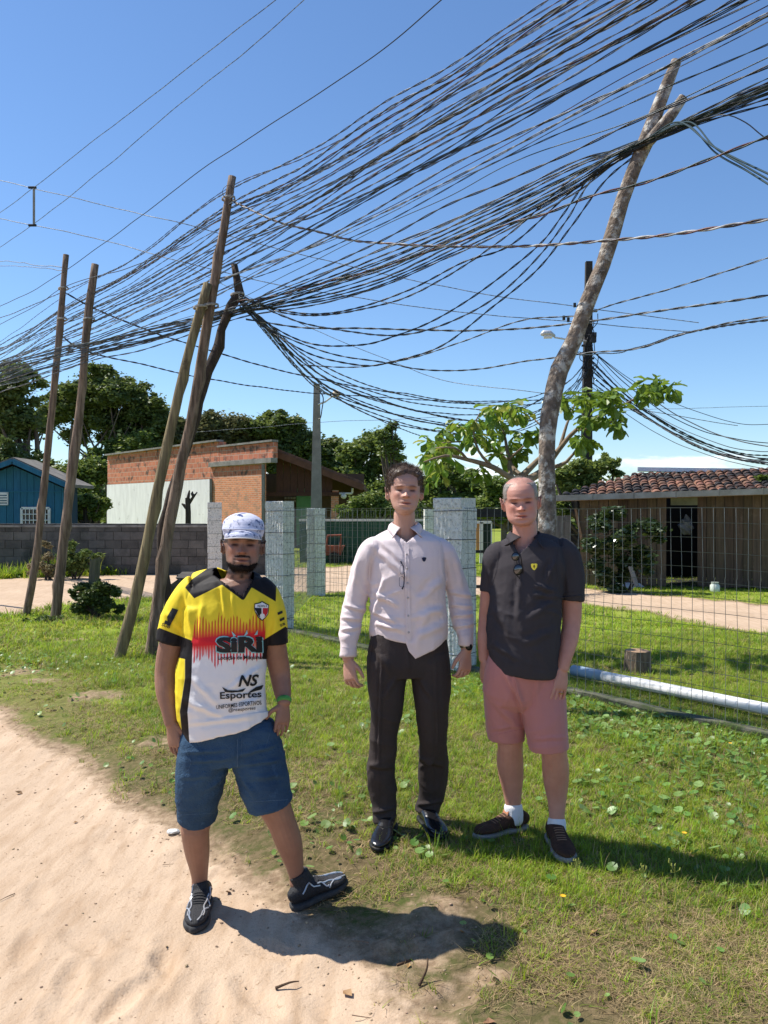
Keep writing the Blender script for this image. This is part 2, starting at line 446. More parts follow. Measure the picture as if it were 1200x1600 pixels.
def ground_material():
    m = bpy.data.materials.new('ground_soil'); m.use_nodes = True
    n = m.node_tree.nodes; l = m.node_tree.links; b = n['Principled BSDF']; b.inputs['Roughness'].default_value = 0.95
    b.inputs['Specular IOR Level'].default_value = 0.12
    geo = n.new('ShaderNodeNewGeometry')
    def noise(sc, det=6, rg=0.6, st=None):
        q = n.new('ShaderNodeTexNoise'); q.inputs['Scale'].default_value = sc; q.inputs['Detail'].default_value = det; q.inputs['Roughness'].default_value = rg
        if st:
            mp = n.new('ShaderNodeMapping'); mp.inputs['Rotation'].default_value = (0, 0, R(38.8)); mp.inputs['Scale'].default_value = st
            l.new(geo.outputs['Position'], mp.inputs[0]); l.new(mp.outputs[0], q.inputs['Vector'])
        else: l.new(geo.outputs['Position'], q.inputs['Vector'])
        return q.outputs['Fac']
    def ramp(f, a, bb, c1, c2):
        mr = n.new('ShaderNodeMapRange'); mr.inputs[1].default_value = a; mr.inputs[2].default_value = bb; l.new(f, mr.inputs[0])
        mx = n.new('ShaderNodeMix'); mx.data_type = 'RGBA'; l.new(mr.outputs[0], mx.inputs[0])
        for k, c in ((6, c1), (7, c2)):
            if isinstance(c, tuple): mx.inputs[k].default_value = c + (1,)
            else: l.new(c, mx.inputs[k])
        return mx.outputs[2]
    sand = ramp(noise(1.1), 0.35, 0.65, (0.53, 0.395, 0.280), (0.455, 0.335, 0.235))
    sand = ramp(noise(3.0, 6, 0.6, (6, 1, 1)), 0.45, 0.72, sand, (0.40, 0.28, 0.185))
    sand = ramp(noise(45, 4), 0.60, 0.74, sand, (0.30, 0.205, 0.13))
    soil = ramp(noise(2.2), 0.4, 0.6, (0.095, 0.072, 0.036), (0.070, 0.085, 0.022))
    soil = ramp(noise(30), 0.42, 0.62, soil, (0.15, 0.112, 0.06))
    # the lawn as it reads where single blades can no longer be told apart
    lawn = ramp(noise(0.55), 0.35, 0.65, (0.20, 0.27, 0.030), (0.27, 0.30, 0.052))
    lawn = ramp(noise(14), 0.45, 0.7, lawn, (0.13, 0.165, 0.028))
    sx = n.new('ShaderNodeSeparateXYZ'); l.new(geo.outputs['Position'], sx.inputs[0])
    grass = ramp(sx.outputs['Y'], 5.0, 11.0, soil, lawn)
    at = n.new('ShaderNodeAttribute'); at.attribute_name = 'sand'
    ad = n.new('ShaderNodeMath'); ad.operation = 'ADD'; 
    sc = n.new('ShaderNodeMath'); sc.operation = 'MULTIPLY_ADD'; sc.inputs[1].default_value = 0.9; sc.inputs[2].default_value = -0.45
    l.new(noise(9, 6, 0.7), sc.inputs[0]); l.new(at.outputs['Fac'], ad.inputs[0]); l.new(sc.outputs[0], ad.inputs[1])
    crumb = ramp(noise(24, 5), 0.4, 0.62, (0.21, 0.145, 0.09), (0.33, 0.24, 0.155))
    allc = ramp(ad.outputs[0], 0.20, 0.42, grass, crumb)
    allc = ramp(ad.outputs[0], 0.52, 0.74, allc, sand)
    l.new(allc, b.inputs['Base Color'])
    bp = n.new('ShaderNodeBump'); bp.inputs['Strength'].default_value = 0.55; bp.inputs['Distance'].default_value = 0.012
    l.new(noise(70, 6, 0.65), bp.inputs['Height'])
    bp2 = n.new('ShaderNodeBump'); bp2.inputs['Strength'].default_value = 0.5; bp2.inputs['Distance'].default_value = 0.012
    l.new(noise(11, 5, 0.6), bp2.inputs['Height']); l.new(bp2.outputs[0], bp.inputs['Normal'])
    l.new(bp.outputs[0], b.inputs['Normal'])
    return m
M_GROUND = ground_material()
make_ground()

# ------------------------------------------------------------------ grass and ground cover
def tuft(nblade, h, spread, lean, w, mats, seed, segs=3):
    rnd = random.Random(seed); mb = MB()
    for k in range(nblade):
        a = rnd.uniform(0, 6.283); r = spread * math.sqrt(rnd.random()); bx, by = r * math.cos(a), r * math.sin(a)
        d = rnd.uniform(0, 6.283); hh = h * rnd.uniform(0.55, 1.15); ln = lean * rnd.uniform(0.3, 1.3) * hh; ww = w * rnd.uniform(0.7, 1.3)
        sx, sy = -math.sin(d) * ww / 2, math.cos(d) * ww / 2; vs = []
        for i in range(segs + 1):
            t = i / segs; wd = (1 - t * 0.95) if i else 0.9
            ox = bx + math.cos(d) * ln * t * t; oy = by + math.sin(d) * ln * t * t; oz = hh * (t - 0.22 * t * t * min(1.5, lean))
            vs += [(ox - sx * wd, oy - sy * wd, oz), (ox + sx * wd, oy + sy * wd, oz)]
        mi = rnd.choices(range(len(mats)), [6, 2, 1][:len(mats)])[0]
        mb.add(vs, [(2 * i, 2 * i + 1, 2 * i + 3, 2 * i + 2) for i in range(segs)], mi)
    return mb.mesh('tuft', mats)

M_G1 = mat('grass_green', (0.255, 0.390, 0.022), (0.120, 0.215, 0.016), 2.1, 0.5, spec=0.35, obj_rand=0.42, transl=0.45)
M_G2 = mat('grass_yellowish', (0.38, 0.40, 0.055), (0.29, 0.33, 0.042), 1.5, 0.6, spec=0.3, obj_rand=0.25, transl=0.35)
M_G3 = mat('grass_dry', (0.42, 0.32, 0.165), (0.28, 0.20, 0.105), 3, 0.75, spec=0.2, obj_rand=0.25, transl=0.2)
M_PW = mat('pennywort', (0.165, 0.285, 0.055), (0.10, 0.20, 0.035), 4, 0.42, spec=0.45, obj_rand=0.30, transl=0.35)
M_PW2 = mat('pennywort_pale', (0.22, 0.33, 0.10), (0.16, 0.27, 0.06), 4, 0.42, spec=0.45, obj_rand=0.2, transl=0.3)

def wedge_points(n, y0, y1, dens_pow, margin=0.35):
    """random ground points inside the widened view wedge; denser near for larger dens_pow"""
    u = RNG.random(n)
    e = 2 - dens_pow
    y = (y0 ** e + u * (y1 ** e - y0 ** e)) ** (1 / e) if abs(e) > 1e-6 else y0 * (y1 / y0) ** u
    x = (RNG.random(n) * 2 - 1) * (0.52 * y + margin)
    return x, y

def grass():
    tufts = [tuft(11, 0.050, 0.032, 0.9, 0.0050, [M_G1, M_G2, M_G3], i) for i in range(5)]
    tufts += [tuft(9, 0.085, 0.03, 0.7, 0.0048, [M_G1, M_G2, M_G3], 20 + i) for i in range(3)]
    tufts += [tuft(10, 0.035, 0.045, 2.2, 0.0045, [M_G3, M_G2, M_G1], 30 + i) for i in range(3)]
    tufts += [tuft(8, 0.16, 0.03, 0.55, 0.0045, [M_G1, M_G2, M_G3], 40 + i) for i in range(2)]
    # verge, near
    x, y = wedge_points(105000, 2.35, 10.5, 1.2)
    s = road_s(x, y); b = bare(x, y); ps = path_s(x, y)
    gap = n2(x, y, 2.4, 51, 2)
    dens = (.42 + .58 * smooth(.2, 1.15, s)) * smooth(-0.02, 0.42, s + 0.22 * n2(x, y, 4.5, 52)) * (1 - 0.93 * smooth(0.25, 0.6, b)) * (0.50 + 0.56 * smooth(-0.30, 0.20, gap))
    # thinner, thatchy ground along the front edge
    keep = (RNG.random(len(x)) < dens) & (ps < 0.1)
    x = x[keep]; y = y[keep]; s = s[keep]; gap = gap[keep]
    z = gh(x, y) - 0.004
    dry = smooth(1.25, 0.25, s + 0.4 * n2(x, y, 1.7, 55)) * 0.62 + 0.07 + .16 * smooth(3.9, 2.9, y) + 0.24 * smooth(-0.1, 0.5, n2(x, y, 1.1, 56, 2))
    r = RNG.random(len(x)); idx = RNG.integers(0, 5, len(x))
    dry = np.clip(dry + .35 * smooth(.15, .55, n2(x, y, 2.8, 58, 2)), 0, .9); tall = n2(x, y, 0.9, 57); idx = np.where((RNG.random(len(x)) < 0.16 + 0.4 * smooth(0.1, 0.6, tall)), RNG.integers(5, 8, len(x)), idx)
    idx = np.where(r < dry, RNG.integers(8, 11, len(x)), idx)
    idx = np.where(RNG.random(len(x)) < 0.012, RNG.integers(11, 13, len(x)), idx)
    sc = RNG.uniform(0.55, 1.1, len(x)) * (0.78 + 0.03 * y)
    rot = np.stack([RNG.normal(0, 0.12, len(x)), RNG.normal(0, 0.12, len(x)), RNG.uniform(0, 6.28, len(x))], 1)
    scatter('grass', np.stack([x, y, z], 1), rot, sc, idx, tufts, label='short green and straw coloured grass of the verge and lawn')
    # lawn beyond the fence and far verges: broader tufts
    big = [tuft(16, 0.075, 0.11, 0.8, 0.014, [M_G1, M_G2, M_G3], 60 + i, 2) for i in range(4)]
    x, y = wedge_points(42000, 8.5, 30, 0.6, 1.5)
    ps = path_s(x, y); s = road_s(x, y)
    keep = (ps < -0.12 + 0.3 * RNG.random(len(x)) ** 3) & (s > 0.1) & (RNG.random(len(x)) < 0.8 + 0.3 * n2(x, y, 0.8, 61))
    x = x[keep]; y = y[keep]
    sc = RNG.uniform(0.5, 1.0, len(x)) * (1 + 0.9 * smooth(0.1, 0.6, n2(x, y, 0.5, 62)) * (x < -1.5))
    rot = np.stack([RNG.normal(0, 0.1, len(x)), RNG.normal(0, 0.1, len(x)), RNG.uniform(0, 6.28, len(x))], 1)
    scatter('lawn_grass', np.stack([x, y, gh(x, y) - 0.004], 1), rot, sc, RNG.integers(0, 4, len(x)), big, label='mown lawn grass behind the wire fence')

def pole_weeds():
    src = [tuft(12, 0.15, 0.07, 0.7, 0.010, [M_G1, M_G2, M_G3], 80 + i) for i in range(3)] + [tuft(9, 0.10, 0.09, 1.6, 0.024, [M_G2, M_G1, M_G3], 90 + i, 2) for i in range(3)]
    n = 3800; x = RNG.uniform(-6.6, -1.6, n); y = RNG.uniform(8.2, 13.2, n); ps = path_s(x, y); w = n2(x, y, 1.1, 95, 2)
    keep = (ps < -0.05) & (RNG.random(n) < smooth(-0.1, 0.35, w + 0.35 * smooth(9.0, 11.5, y) - .12)); x = x[keep]; y = y[keep]; n = len(x)
    rot = np.stack([RNG.normal(0, 0.15, n), RNG.normal(0, 0.15, n), RNG.uniform(0, 6.28, n)], 1)
    scatter('verge_weeds', np.stack([x, y, gh(x, y) - .005], 1), rot, RNG.uniform(.5, 1.2, n), RNG.integers(0, 6, n), src, label='knee high weeds and creepers round the feet of the left poles')
pole_weeds()
def wall_weeds():
    md = mat('weed_dry', (0.30, 0.25, 0.12), (0.22, 0.17, 0.08), 4, .8, transl=.2)
    src = [tuft(14, 0.32, 0.10, 0.5, 0.020, [M_G1, M_G2, md], 110 + i) for i in range(4)] + [tuft(12, 0.20, 0.14, 1.4, 0.045, [M_G1, M_G1, M_G2], 120 + i, 2) for i in range(3)]
    n = 2600; x = RNG.uniform(-11.5, -2.6, n); y = 18.2 + 1.7 * RNG.random(n) ** .6; w = n2(x, y * .3, 1.0, 96, 2); keep = (RNG.random(n) < smooth(-.5, .35, w)) & (path_s(x, y) < .1); x = x[keep]; y = y[keep]; n = len(x)
    big = 1 + 1.1 * np.exp(-((x + 7.3) / .9) ** 2)
    rot = np.stack([RNG.normal(0, 0.15, n), RNG.normal(0, 0.15, n), RNG.uniform(0, 6.28, n)], 1)
    scatter('wall_weeds', np.stack([x, y, gh(x, y) - .005], 1), rot, RNG.uniform(.5, 1.1, n) * big, RNG.integers(0, 7, n), src, label='strip of green and dry weeds along the foot of the block wall')
wall_weeds()
def round_leaf(rad, stem, mats, seed):
    rnd = random.Random(seed); mb = MB(); n = 9
    tx, ty = rnd.uniform(-0.3, 0.3), rnd.uniform(-0.3, 0.3)
    vs = [(0, 0, stem)]
    for k in range(n):
        a = 0.2 + (6.283 - 0.35) * k / (n - 1); r = rad * rnd.uniform(0.9, 1.08)
        x, y = r * math.cos(a), r * math.sin(a); vs.append((x, y, stem + x * tx + y * ty + 0.12 * rad))
    mb.add(vs, [(0, k, k + 1) for k in range(1, n)], 0)
    mb.add([(-0.0012, 0, 0), (0.0012, 0, 0), (0.0012, 0, stem), (-0.0012, 0, stem)], [(0, 1, 2, 3)], 0)
    return mb.mesh('round_leaf', mats)

def pennywort():
    src = [round_leaf(0.021, 0.034, [M_PW], 1), round_leaf(0.028, 0.042, [M_PW], 2), round_leaf(0.018, 0.025, [M_PW], 3),
           round_leaf(0.022, 0.032, [M_PW2], 4), round_leaf(0.032, 0.042, [M_PW2], 5)]
    x, y = wedge_points(40000, 2.4, 9, 0.8)
    s = road_s(x, y)
    patch = smooth(0.05, 0.45, n2(x, y, 1.5, 71, 2)) * 0.17 + 0.022
    fl = smooth(0.9, 0.1, np.abs(s - 3.45)) * smooth(0.2, 1.2, x) * 1.5        # along the fence, right
    mid = smooth(1.2, 0.3, np.hypot(x - 1.9, (y - 4.6) * 0.7)) * 0.25
    left = smooth(0.9, 0.2, np.hypot((x + 1.7), (y - 4.9))) * 0.12 + smooth(1.6, 0.5, np.hypot((x + 3.8), (y - 9.0))) * 0.5
    dens = (patch + fl + mid + left) * smooth(0.0, 0.25, s)
    keep = (RNG.random(len(x)) < dens) & (s < 3.9)
    x = x[keep]; y = y[keep]; n = len(x)
    rot = np.stack([RNG.normal(0, 0.35, n), RNG.normal(0, 0.35, n), RNG.uniform(0, 6.28, n)], 1)
    scatter('pennywort_leaves', np.stack([x, y, gh(x, y)], 1), rot, RNG.uniform(0.40, 0.92, n), RNG.choice(5, n, p=[.3, .2, .25, .17, .08]), src,
            label='round glossy pennywort leaves scattered through the grass')

def litter():
    """pebbles, crumbs of soil, dry leaves and twigs on road and verge edge"""
    ms = mat('crumb_soil', (0.26, 0.185, 0.115), (0.38, 0.28, 0.19), 30, 0.95, obj_rand=0.3)
    ml = mat('dry_leaf', (0.30, 0.14, 0.06), (0.42, 0.27, 0.14), 9, 0.7, obj_rand=0.4)
    mt = mat('twig_wood', (0.13, 0.085, 0.055), (0.22, 0.15, 0.10), 20, 0.9)
    src = []
    for i in range(4):
        bm = bmesh.new(); bmesh.ops.create_icosphere(bm, subdivisions=1, radius=0.006)
        for v in bm.verts: v.co *= random.uniform(0.7, 1.3); v.co.z *= 0.7
        me = bpy.data.meshes.new('crumb'); bm.to_mesh(me); bm.free(); me.materials.append(ms); src.append(me)
    for i in range(3):
        mb = MB(); L = 0.05; w = 0.018
        mb.add([(0, -L / 2, 0.004), (w * 0.8, -L * .1, 0.014), (0, L / 2, 0.010), (-w, 0, 0.012), (0, 0, 0.003)], [(0, 1, 4), (1, 2, 4), (2, 3, 4), (3, 0, 4)])
        src.append(mb.mesh('dry_leaf', ml))
    for i in range(3):
        mb = MB(); mb.tube([(-0.05, 0, 0.004), (-0.01, 0.008 * (i - 1), 0.007), (0.05, 0, 0.005)], [0.0022, 0.002, 0.001], 5)
        src.append(mb.mesh('twig', mt))
    x, y = wedge_points(9000, 2.35, 9, 1.0)
    s = road_s(x, y); b = bare(x, y)
    dens = 0.10 * (s < 0) + 0.85 * np.exp(-((s + 0.08) / 0.16) ** 2) + 0.6 * smooth(0.3, 0.7, b) + 0.06
    keep = (RNG.random(len(x)) < dens) & (s > -3)
    x = x[keep]; y = y[keep]; s = s[keep]; n = len(x)
    r = RNG.random(n)
    idx = RNG.integers(0, 4, n)
    idx = np.where(r > 0.955, RNG.integers(4, 7, n), idx); idx = np.where(r > 0.982, RNG.integers(7, 10, n), idx)
    sc = np.where(idx < 4, RNG.uniform(0.25, 1.0, n) ** 1.6 * 1.25, RNG.uniform(0.5, 1.1, n))
    rot = np.stack([RNG.normal(0, 0.2, n), RNG.normal(0, 0.2, n), RNG.uniform(0, 6.28, n)], 1)
    scatter('soil_crumbs', np.stack([x, y, gh(x, y) + 0.001], 1), rot, sc, idx, src, label='crumbs of soil, twigs and dry leaves along the sandy edge')
grass(); pennywort(); litter()
# ------------------------------------------------------------------ block wall
M_BLOCK = mat('concrete_block', (0.135, 0.125, 0.115), (0.085, 0.080, 0.075), 3.5, 0.95, 0.8, 40, dirt=((0.04, 0.045, 0.035), 1.6, 0.5, 0.75), obj_rand=0.18)
M_MORTAR = mat('mortar', (0.10, 0.095, 0.085), (0.07, 0.065, 0.06), 6, 0.95, 0.5, 60)
M_CONC = mat('weathered_concrete', (0.30, 0.285, 0.26), (0.21, 0.195, 0.175), 3, 0.9, 0.6, 30, dirt=((0.09, 0.085, 0.075), 4, 0.5, 0.75))
M_LIME = mat('lime_plaster', (0.86, 0.84, 0.84), (0.74, 0.72, 0.72), 2, 0.9, 0.4, 20, stretch=(3, 3, 0.6), dirt=((0.30, 0.28, 0.26), 1.7, 0.6, 0.8))

def block_wall():
    Y = 20.0; x0 = P(-160, 0, Y).x; x1 = P(452, 0, Y).x; z0 = 0.0; bw, bh, bd = 0.39, 0.19, 0.14
    w = empty('block_wall', (x0, Y, 0), 'long grey concrete block wall beyond the dirt path, in front of the brick house', 'wall')
    mb = MB(); mb.box(((x0 + x1) / 2, Y, 0.56), (x1 - x0, bd - 0.03, 1.12)); mb.obj('mortar_core', M_MORTAR, w)
    mb = MB(); mb.box(((x0 + x1) / 2, Y, 1.165), (x1 - x0 + 0.02, bd + 0.05, 0.05)); mb.obj('coping', M_CONC, w)
    shapes = []
    for k in range(4):
        bm = bmesh.new(); bmesh.ops.create_cube(bm, size=1)
        for v in bm.verts: v.co = Vector((v.co.x * bw, v.co.y * bd, v.co.z * bh)) + Vector([random.uniform(-0.004, 0.004) for _ in range(3)])
        me = bpy.data.meshes.new('block'); bm.to_mesh(me); bm.free(); me.materials.append(M_BLOCK); shapes.append(me)
    for row in range(6):
        x = x0 + (bw / 2 if row % 2 else 0) + bw / 2
        while x < x1 - bw * 0.4:
            link('block', random.choice(shapes), w, (x, Y - 0.006 + random.uniform(-0.004, 0.004), 0.075 + row * 0.2 - 0.04 + bh / 2)); x += bw + 0.012
block_wall()

# ------------------------------------------------------------------ brick house
def brick_material(name, c1, c2, cm, bw, bh, rot=0.0, holes=False):
    m = bpy.data.materials.new(name); m.use_nodes = True
    n = m.node_tree.nodes; l = m.node_tree.links; b = n['Principled BSDF']; b.inputs['Roughness'].default_value = 0.92
    tc = n.new('ShaderNodeTexCoord'); mp = n.new('ShaderNodeMapping'); l.new(tc.outputs['UV'], mp.inputs[0])
    br = n.new('ShaderNodeTexBrick'); br.inputs['Scale'].default_value = 1; br.inputs['Brick Width'].default_value = bw
    br.inputs['Row Height'].default_value = bh; br.inputs['Mortar Size'].default_value = 0.012; br.inputs['Mortar Smooth'].default_value = 0.3
    br.inputs['Color1'].default_value = c1 + (1,); br.inputs['Color2'].default_value = c2 + (1,); br.inputs['Mortar'].default_value = cm + (1,)
    br.inputs['Bias'].default_value = -0.1
    l.new(mp.outputs[0], br.inputs['Vector'])
    nz = n.new('ShaderNodeTexNoise'); nz.inputs['Scale'].default_value = 3.3; nz.inputs['Detail'].default_value = 8; l.new(mp.outputs[0], nz.inputs['Vector'])
    mr = n.new('ShaderNodeMapRange'); mr.inputs[1].default_value = 0.54; mr.inputs[2].default_value = 0.66; l.new(nz.outputs['Fac'], mr.inputs[0])
    mx = n.new('ShaderNodeMix'); mx.data_type = 'RGBA'; l.new(mr.outputs[0], mx.inputs[0]); l.new(br.outputs['Color'], mx.inputs[6])
    mx.inputs[7].default_value = (0.13, 0.075, 0.055, 1) if holes else (0.42, 0.24, 0.15, 1)
    l.new(mx.outputs[2], b.inputs['Base Color'])
    bp = n.new('ShaderNodeBump'); bp.inputs['Strength'].default_value = 0.8; bp.inputs['Distance'].default_value = 0.02; bp.invert = True
    l.new(br.outputs['Fac'], bp.inputs['Height']); l.new(bp.outputs[0], b.inputs['Normal'])
    return m
M_HOLLOW = brick_material('hollow_brick', (0.60, 0.205, 0.11), (0.42, 0.14, 0.08), (0.50, 0.38, 0.30), 0.30, 0.20, holes=True)
M_SOLID = brick_material('solid_brick', (0.74, 0.27, 0.12), (0.50, 0.17, 0.08), (0.62, 0.42, 0.30), 0.22, 0.075)

def wall_quad(name, pts, thick, mats, parent):
    """vertical wall: front outline pts (world), extruded backwards; UV in metres along the wall"""
    mb = MB(); a = Vector(pts[0]); d = None
    far = max(pts, key=lambda p: (Vector(p) - a).xy.length); d = (Vector(far) - a); d.z = 0; d.normalize()
    nrm = Vector((-d.y, d.x, 0))
    if nrm.y < 0: nrm = -nrm
    mb.prism([Vector(p) for p in pts], nrm * thick)
    me = mb.mesh(name, mats); uv = me.uv_layers.new(name='UVMap')
    for lp in me.loops:
        c = me.vertices[lp.vertex_index].co; q = Vector(c) - a; uv.data[lp.index].uv = (q.dot(d) + q.dot(nrm), c.z)
    return link(name, me, parent)

def brick_house():
    A = P(167, 815, 38); Bm = P(329, 815, 31.2); C = P(411, 815, 29.9)
    h = empty('brick_house', (Bm.x, Bm.y, 0), 'unfinished house of bare orange hollow brick with a lime washed lower wall and porch roof', 'house')
    def at(px, py): # point on the side wall plane
        t = 0; d = C - A
        k = (px - 600) / F; t = (k * A.y - A.x) / (d.x - k * d.y); Y = A.y + d.y * t
        return P(px, py, Y)
    b0 = lambda px: Vector((at(px, 800).x, at(px, 800).y, 0))
    wall_quad('upper_brick_wall', [at(168, 757), at(329, 748), at(329, 690.5), at(168, 711.5)], 0.2, M_HOLLOW, h)
    wall_quad('limewashed_wall', [b0(167), b0(329), at(329, 748.5), at(167, 757.5)], 0.24, M_LIME, h)
    q = [at(168, 712), at(343, 689.5)]
    mb = MB(); mb.beam(q[0] + Vector((0, .06, .03)), q[1] + Vector((0, .06, .03)), 0.34, 0.07); mb.obj('wall_cap', M_CONC, h)
    wall_quad('corner_brick_pier', [at(329.5, 748), at(343, 748), at(343, 690), at(329.5, 691)], 0.3, M_HOLLOW, h)
    wall_quad('smooth_brick_wall', [b0(331), b0(409), at(409, 743), at(331, 747)], 0.2, M_SOLID, h)
    wall_quad('hollow_brick_band', [at(331, 746.9), at(409, 742.9), at(409, 719), at(331, 724)], 0.2, M_HOLLOW, h)
    wall_quad('parapet_brick', [at(343.5, 722), at(427, 716), at(427, 690.5), at(343.5, 699.5)], 0.2, M_HOLLOW, h)
    mb = MB(); mb.beam(at(343, 699) + Vector((0, .1, .03)), at(429, 689.5) + Vector((0, .1, .03)), 0.3, 0.07); mb.obj('parapet_cap', M_CONC, h)
    mb = MB(); mb.beam(at(330, 726.5) + Vector((0, .05, 0)), at(428, 719) + Vector((0, .05, 0)), 0.3, 0.17); mb.obj('ring_beam', M_CONC, h)
    mb = MB(); p = at(411, 742); mb.box((p.x, p.y + .1, (at(411, 724).z) / 2), (0.10, 0.26, at(411, 724).z)); mb.obj('corner_column', M_CONC, h)
    mb = MB(); p = at(330, 742); mb.box((p.x, p.y, (at(330, 748).z) / 2), (0.09, 0.20, at(330, 748).z)); mb.obj('joint_column', M_CONC, h)
    # porch: gable boards, roof slab, posts, back wall
    Y = 30.6
    mw = mat('porch_wood', (0.095, 0.040, 0.024), (0.06, 0.026, 0.018), 5, 0.8, 0.4, 20, stretch=(8, 8, 1))
    m_roof = mat('roof_tile_dark', (0.20, 0.10, 0.065), (0.10, 0.065, 0.05), 3, 0.9, 0.8, 18)
    x = 432
    while x < 520:
        yt = 707 + (x - 430) * (757 - 706) / 135.0
        mb = MB(); a = P(x, 770, Y); b = P(x + 10.4, 770, Y); c = P(x + 10.4, yt + 7, Y); d = P(x, yt + 3, Y)
        mb.prism([a, b, c, d], (0, 0.03, 0)); mb.obj('gable_board', mw, h); x += 11
    mb = MB(); a = P(428, 703, Y - .5); b = P(568, 757, Y - .5)
    mb.prism([a, b, b + Vector((0, 0, -.16)), a + Vector((0, 0, -.16))], (0, 7, 0.0)); mb.obj('roof', m_roof, h)
    mb = MB(); mb.beam(a + Vector((0, -.03, -.12)), b + Vector((0, -.03, -.12)), 0.04, 0.22); mb.obj('barge_board', mat('barge_board', (0.17, 0.075, 0.045), (0.11, 0.05, 0.03), 4, 0.8), h)
    r0 = a + Vector((0, 0, .03)); r1 = b + Vector((0, 0, .03)); mb = MB()
    for k in range(28):
        t = k / 28; p = r0.lerp(r1, t); mb.tube([p + Vector((0, 0, .0)), p + Vector((0, 6.9, 0))], 0.075, 6)
    o = mb.obj('roof_tiles', m_roof, h); o['kind'] = 'stuff'
    mb = MB(); mb.beam(P(412, 772, Y), P(530, 772, Y), 0.12, 0.14); mb.obj('porch_beam', mw, h)
    m_dark = mat('house_inner_wall', (0.10, 0.065, 0.045), (0.07, 0.05, 0.035), 2, 0.9)
    mb = MB(); p0 = P(412, 800, 33.5); p1 = P(540, 800, 33.5); mb.box(((p0.x + p1.x) / 2, 33.6, 1.5), (p1.x - p0.x + 1.5, 0.15, 3.0)); mb.obj('back_wall', m_dark, h)
    mb = MB(); p0 = P(463, 800, 33.3); p1 = P(487, 800, 33.3); mb.box(((p0.x + p1.x) / 2, 33.4, 1.25), (p1.x - p0.x, 0.12, 2.3)); mb.obj('green_wall', mat('green_paint', (0.14, 0.34, 0.22), (0.11, 0.28, 0.18), 3, 0.8), h)
    mb = MB(); p0 = P(444, 800, 33.2); p1 = P(462, 800, 33.2)
    for i in range(4):
        for j in range(3):
            q = P(446 + i * 4.6, 773 + j * 5, 33.2); mb.box((q.x, 33.3, q.z), (0.09, 0.1, 0.09))
    mb.obj('breeze_blocks', M_CONC, h)['kind'] = 'stuff'
    mpl = M_SOLID
    for px, w in ((523, 0.27),):
        p = P(px, 800, Y); wall_quad('porch_column', [Vector((p.x - w / 2, Y, 0)), Vector((p.x + w / 2, Y, 0)), Vector((p.x + w / 2, Y, P(0, 766, Y).z)), Vector((p.x - w / 2, Y, P(0, 766, Y).z))], w, M_SOLID, h)
    mb = MB(); a = P(530, 771, Y); b = P(550, 771, Y); c = P(551, 763, Y); mb.tube([a, b], 0.04, 6); mb.tube([b, c], 0.04, 6); mb.obj('downpipe', mat('white_pipe_paint', (0.72, 0.72, 0.70)), h)
    bm = bmesh.new(); bmesh.ops.create_uvsphere(bm, u_segments=12, v_segments=8, radius=0.11); bmesh.ops.translate(bm, verts=bm.verts, vec=P(537, 775, Y - .1))
    me = bpy.data.meshes.new('porch_lamp'); bm.to_mesh(me); bm.free(); me.materials.append(mat('globe_glass', (0.6, 0.62, 0.62), rough=0.3)); link('porch_lamp', me, h)
brick_house()

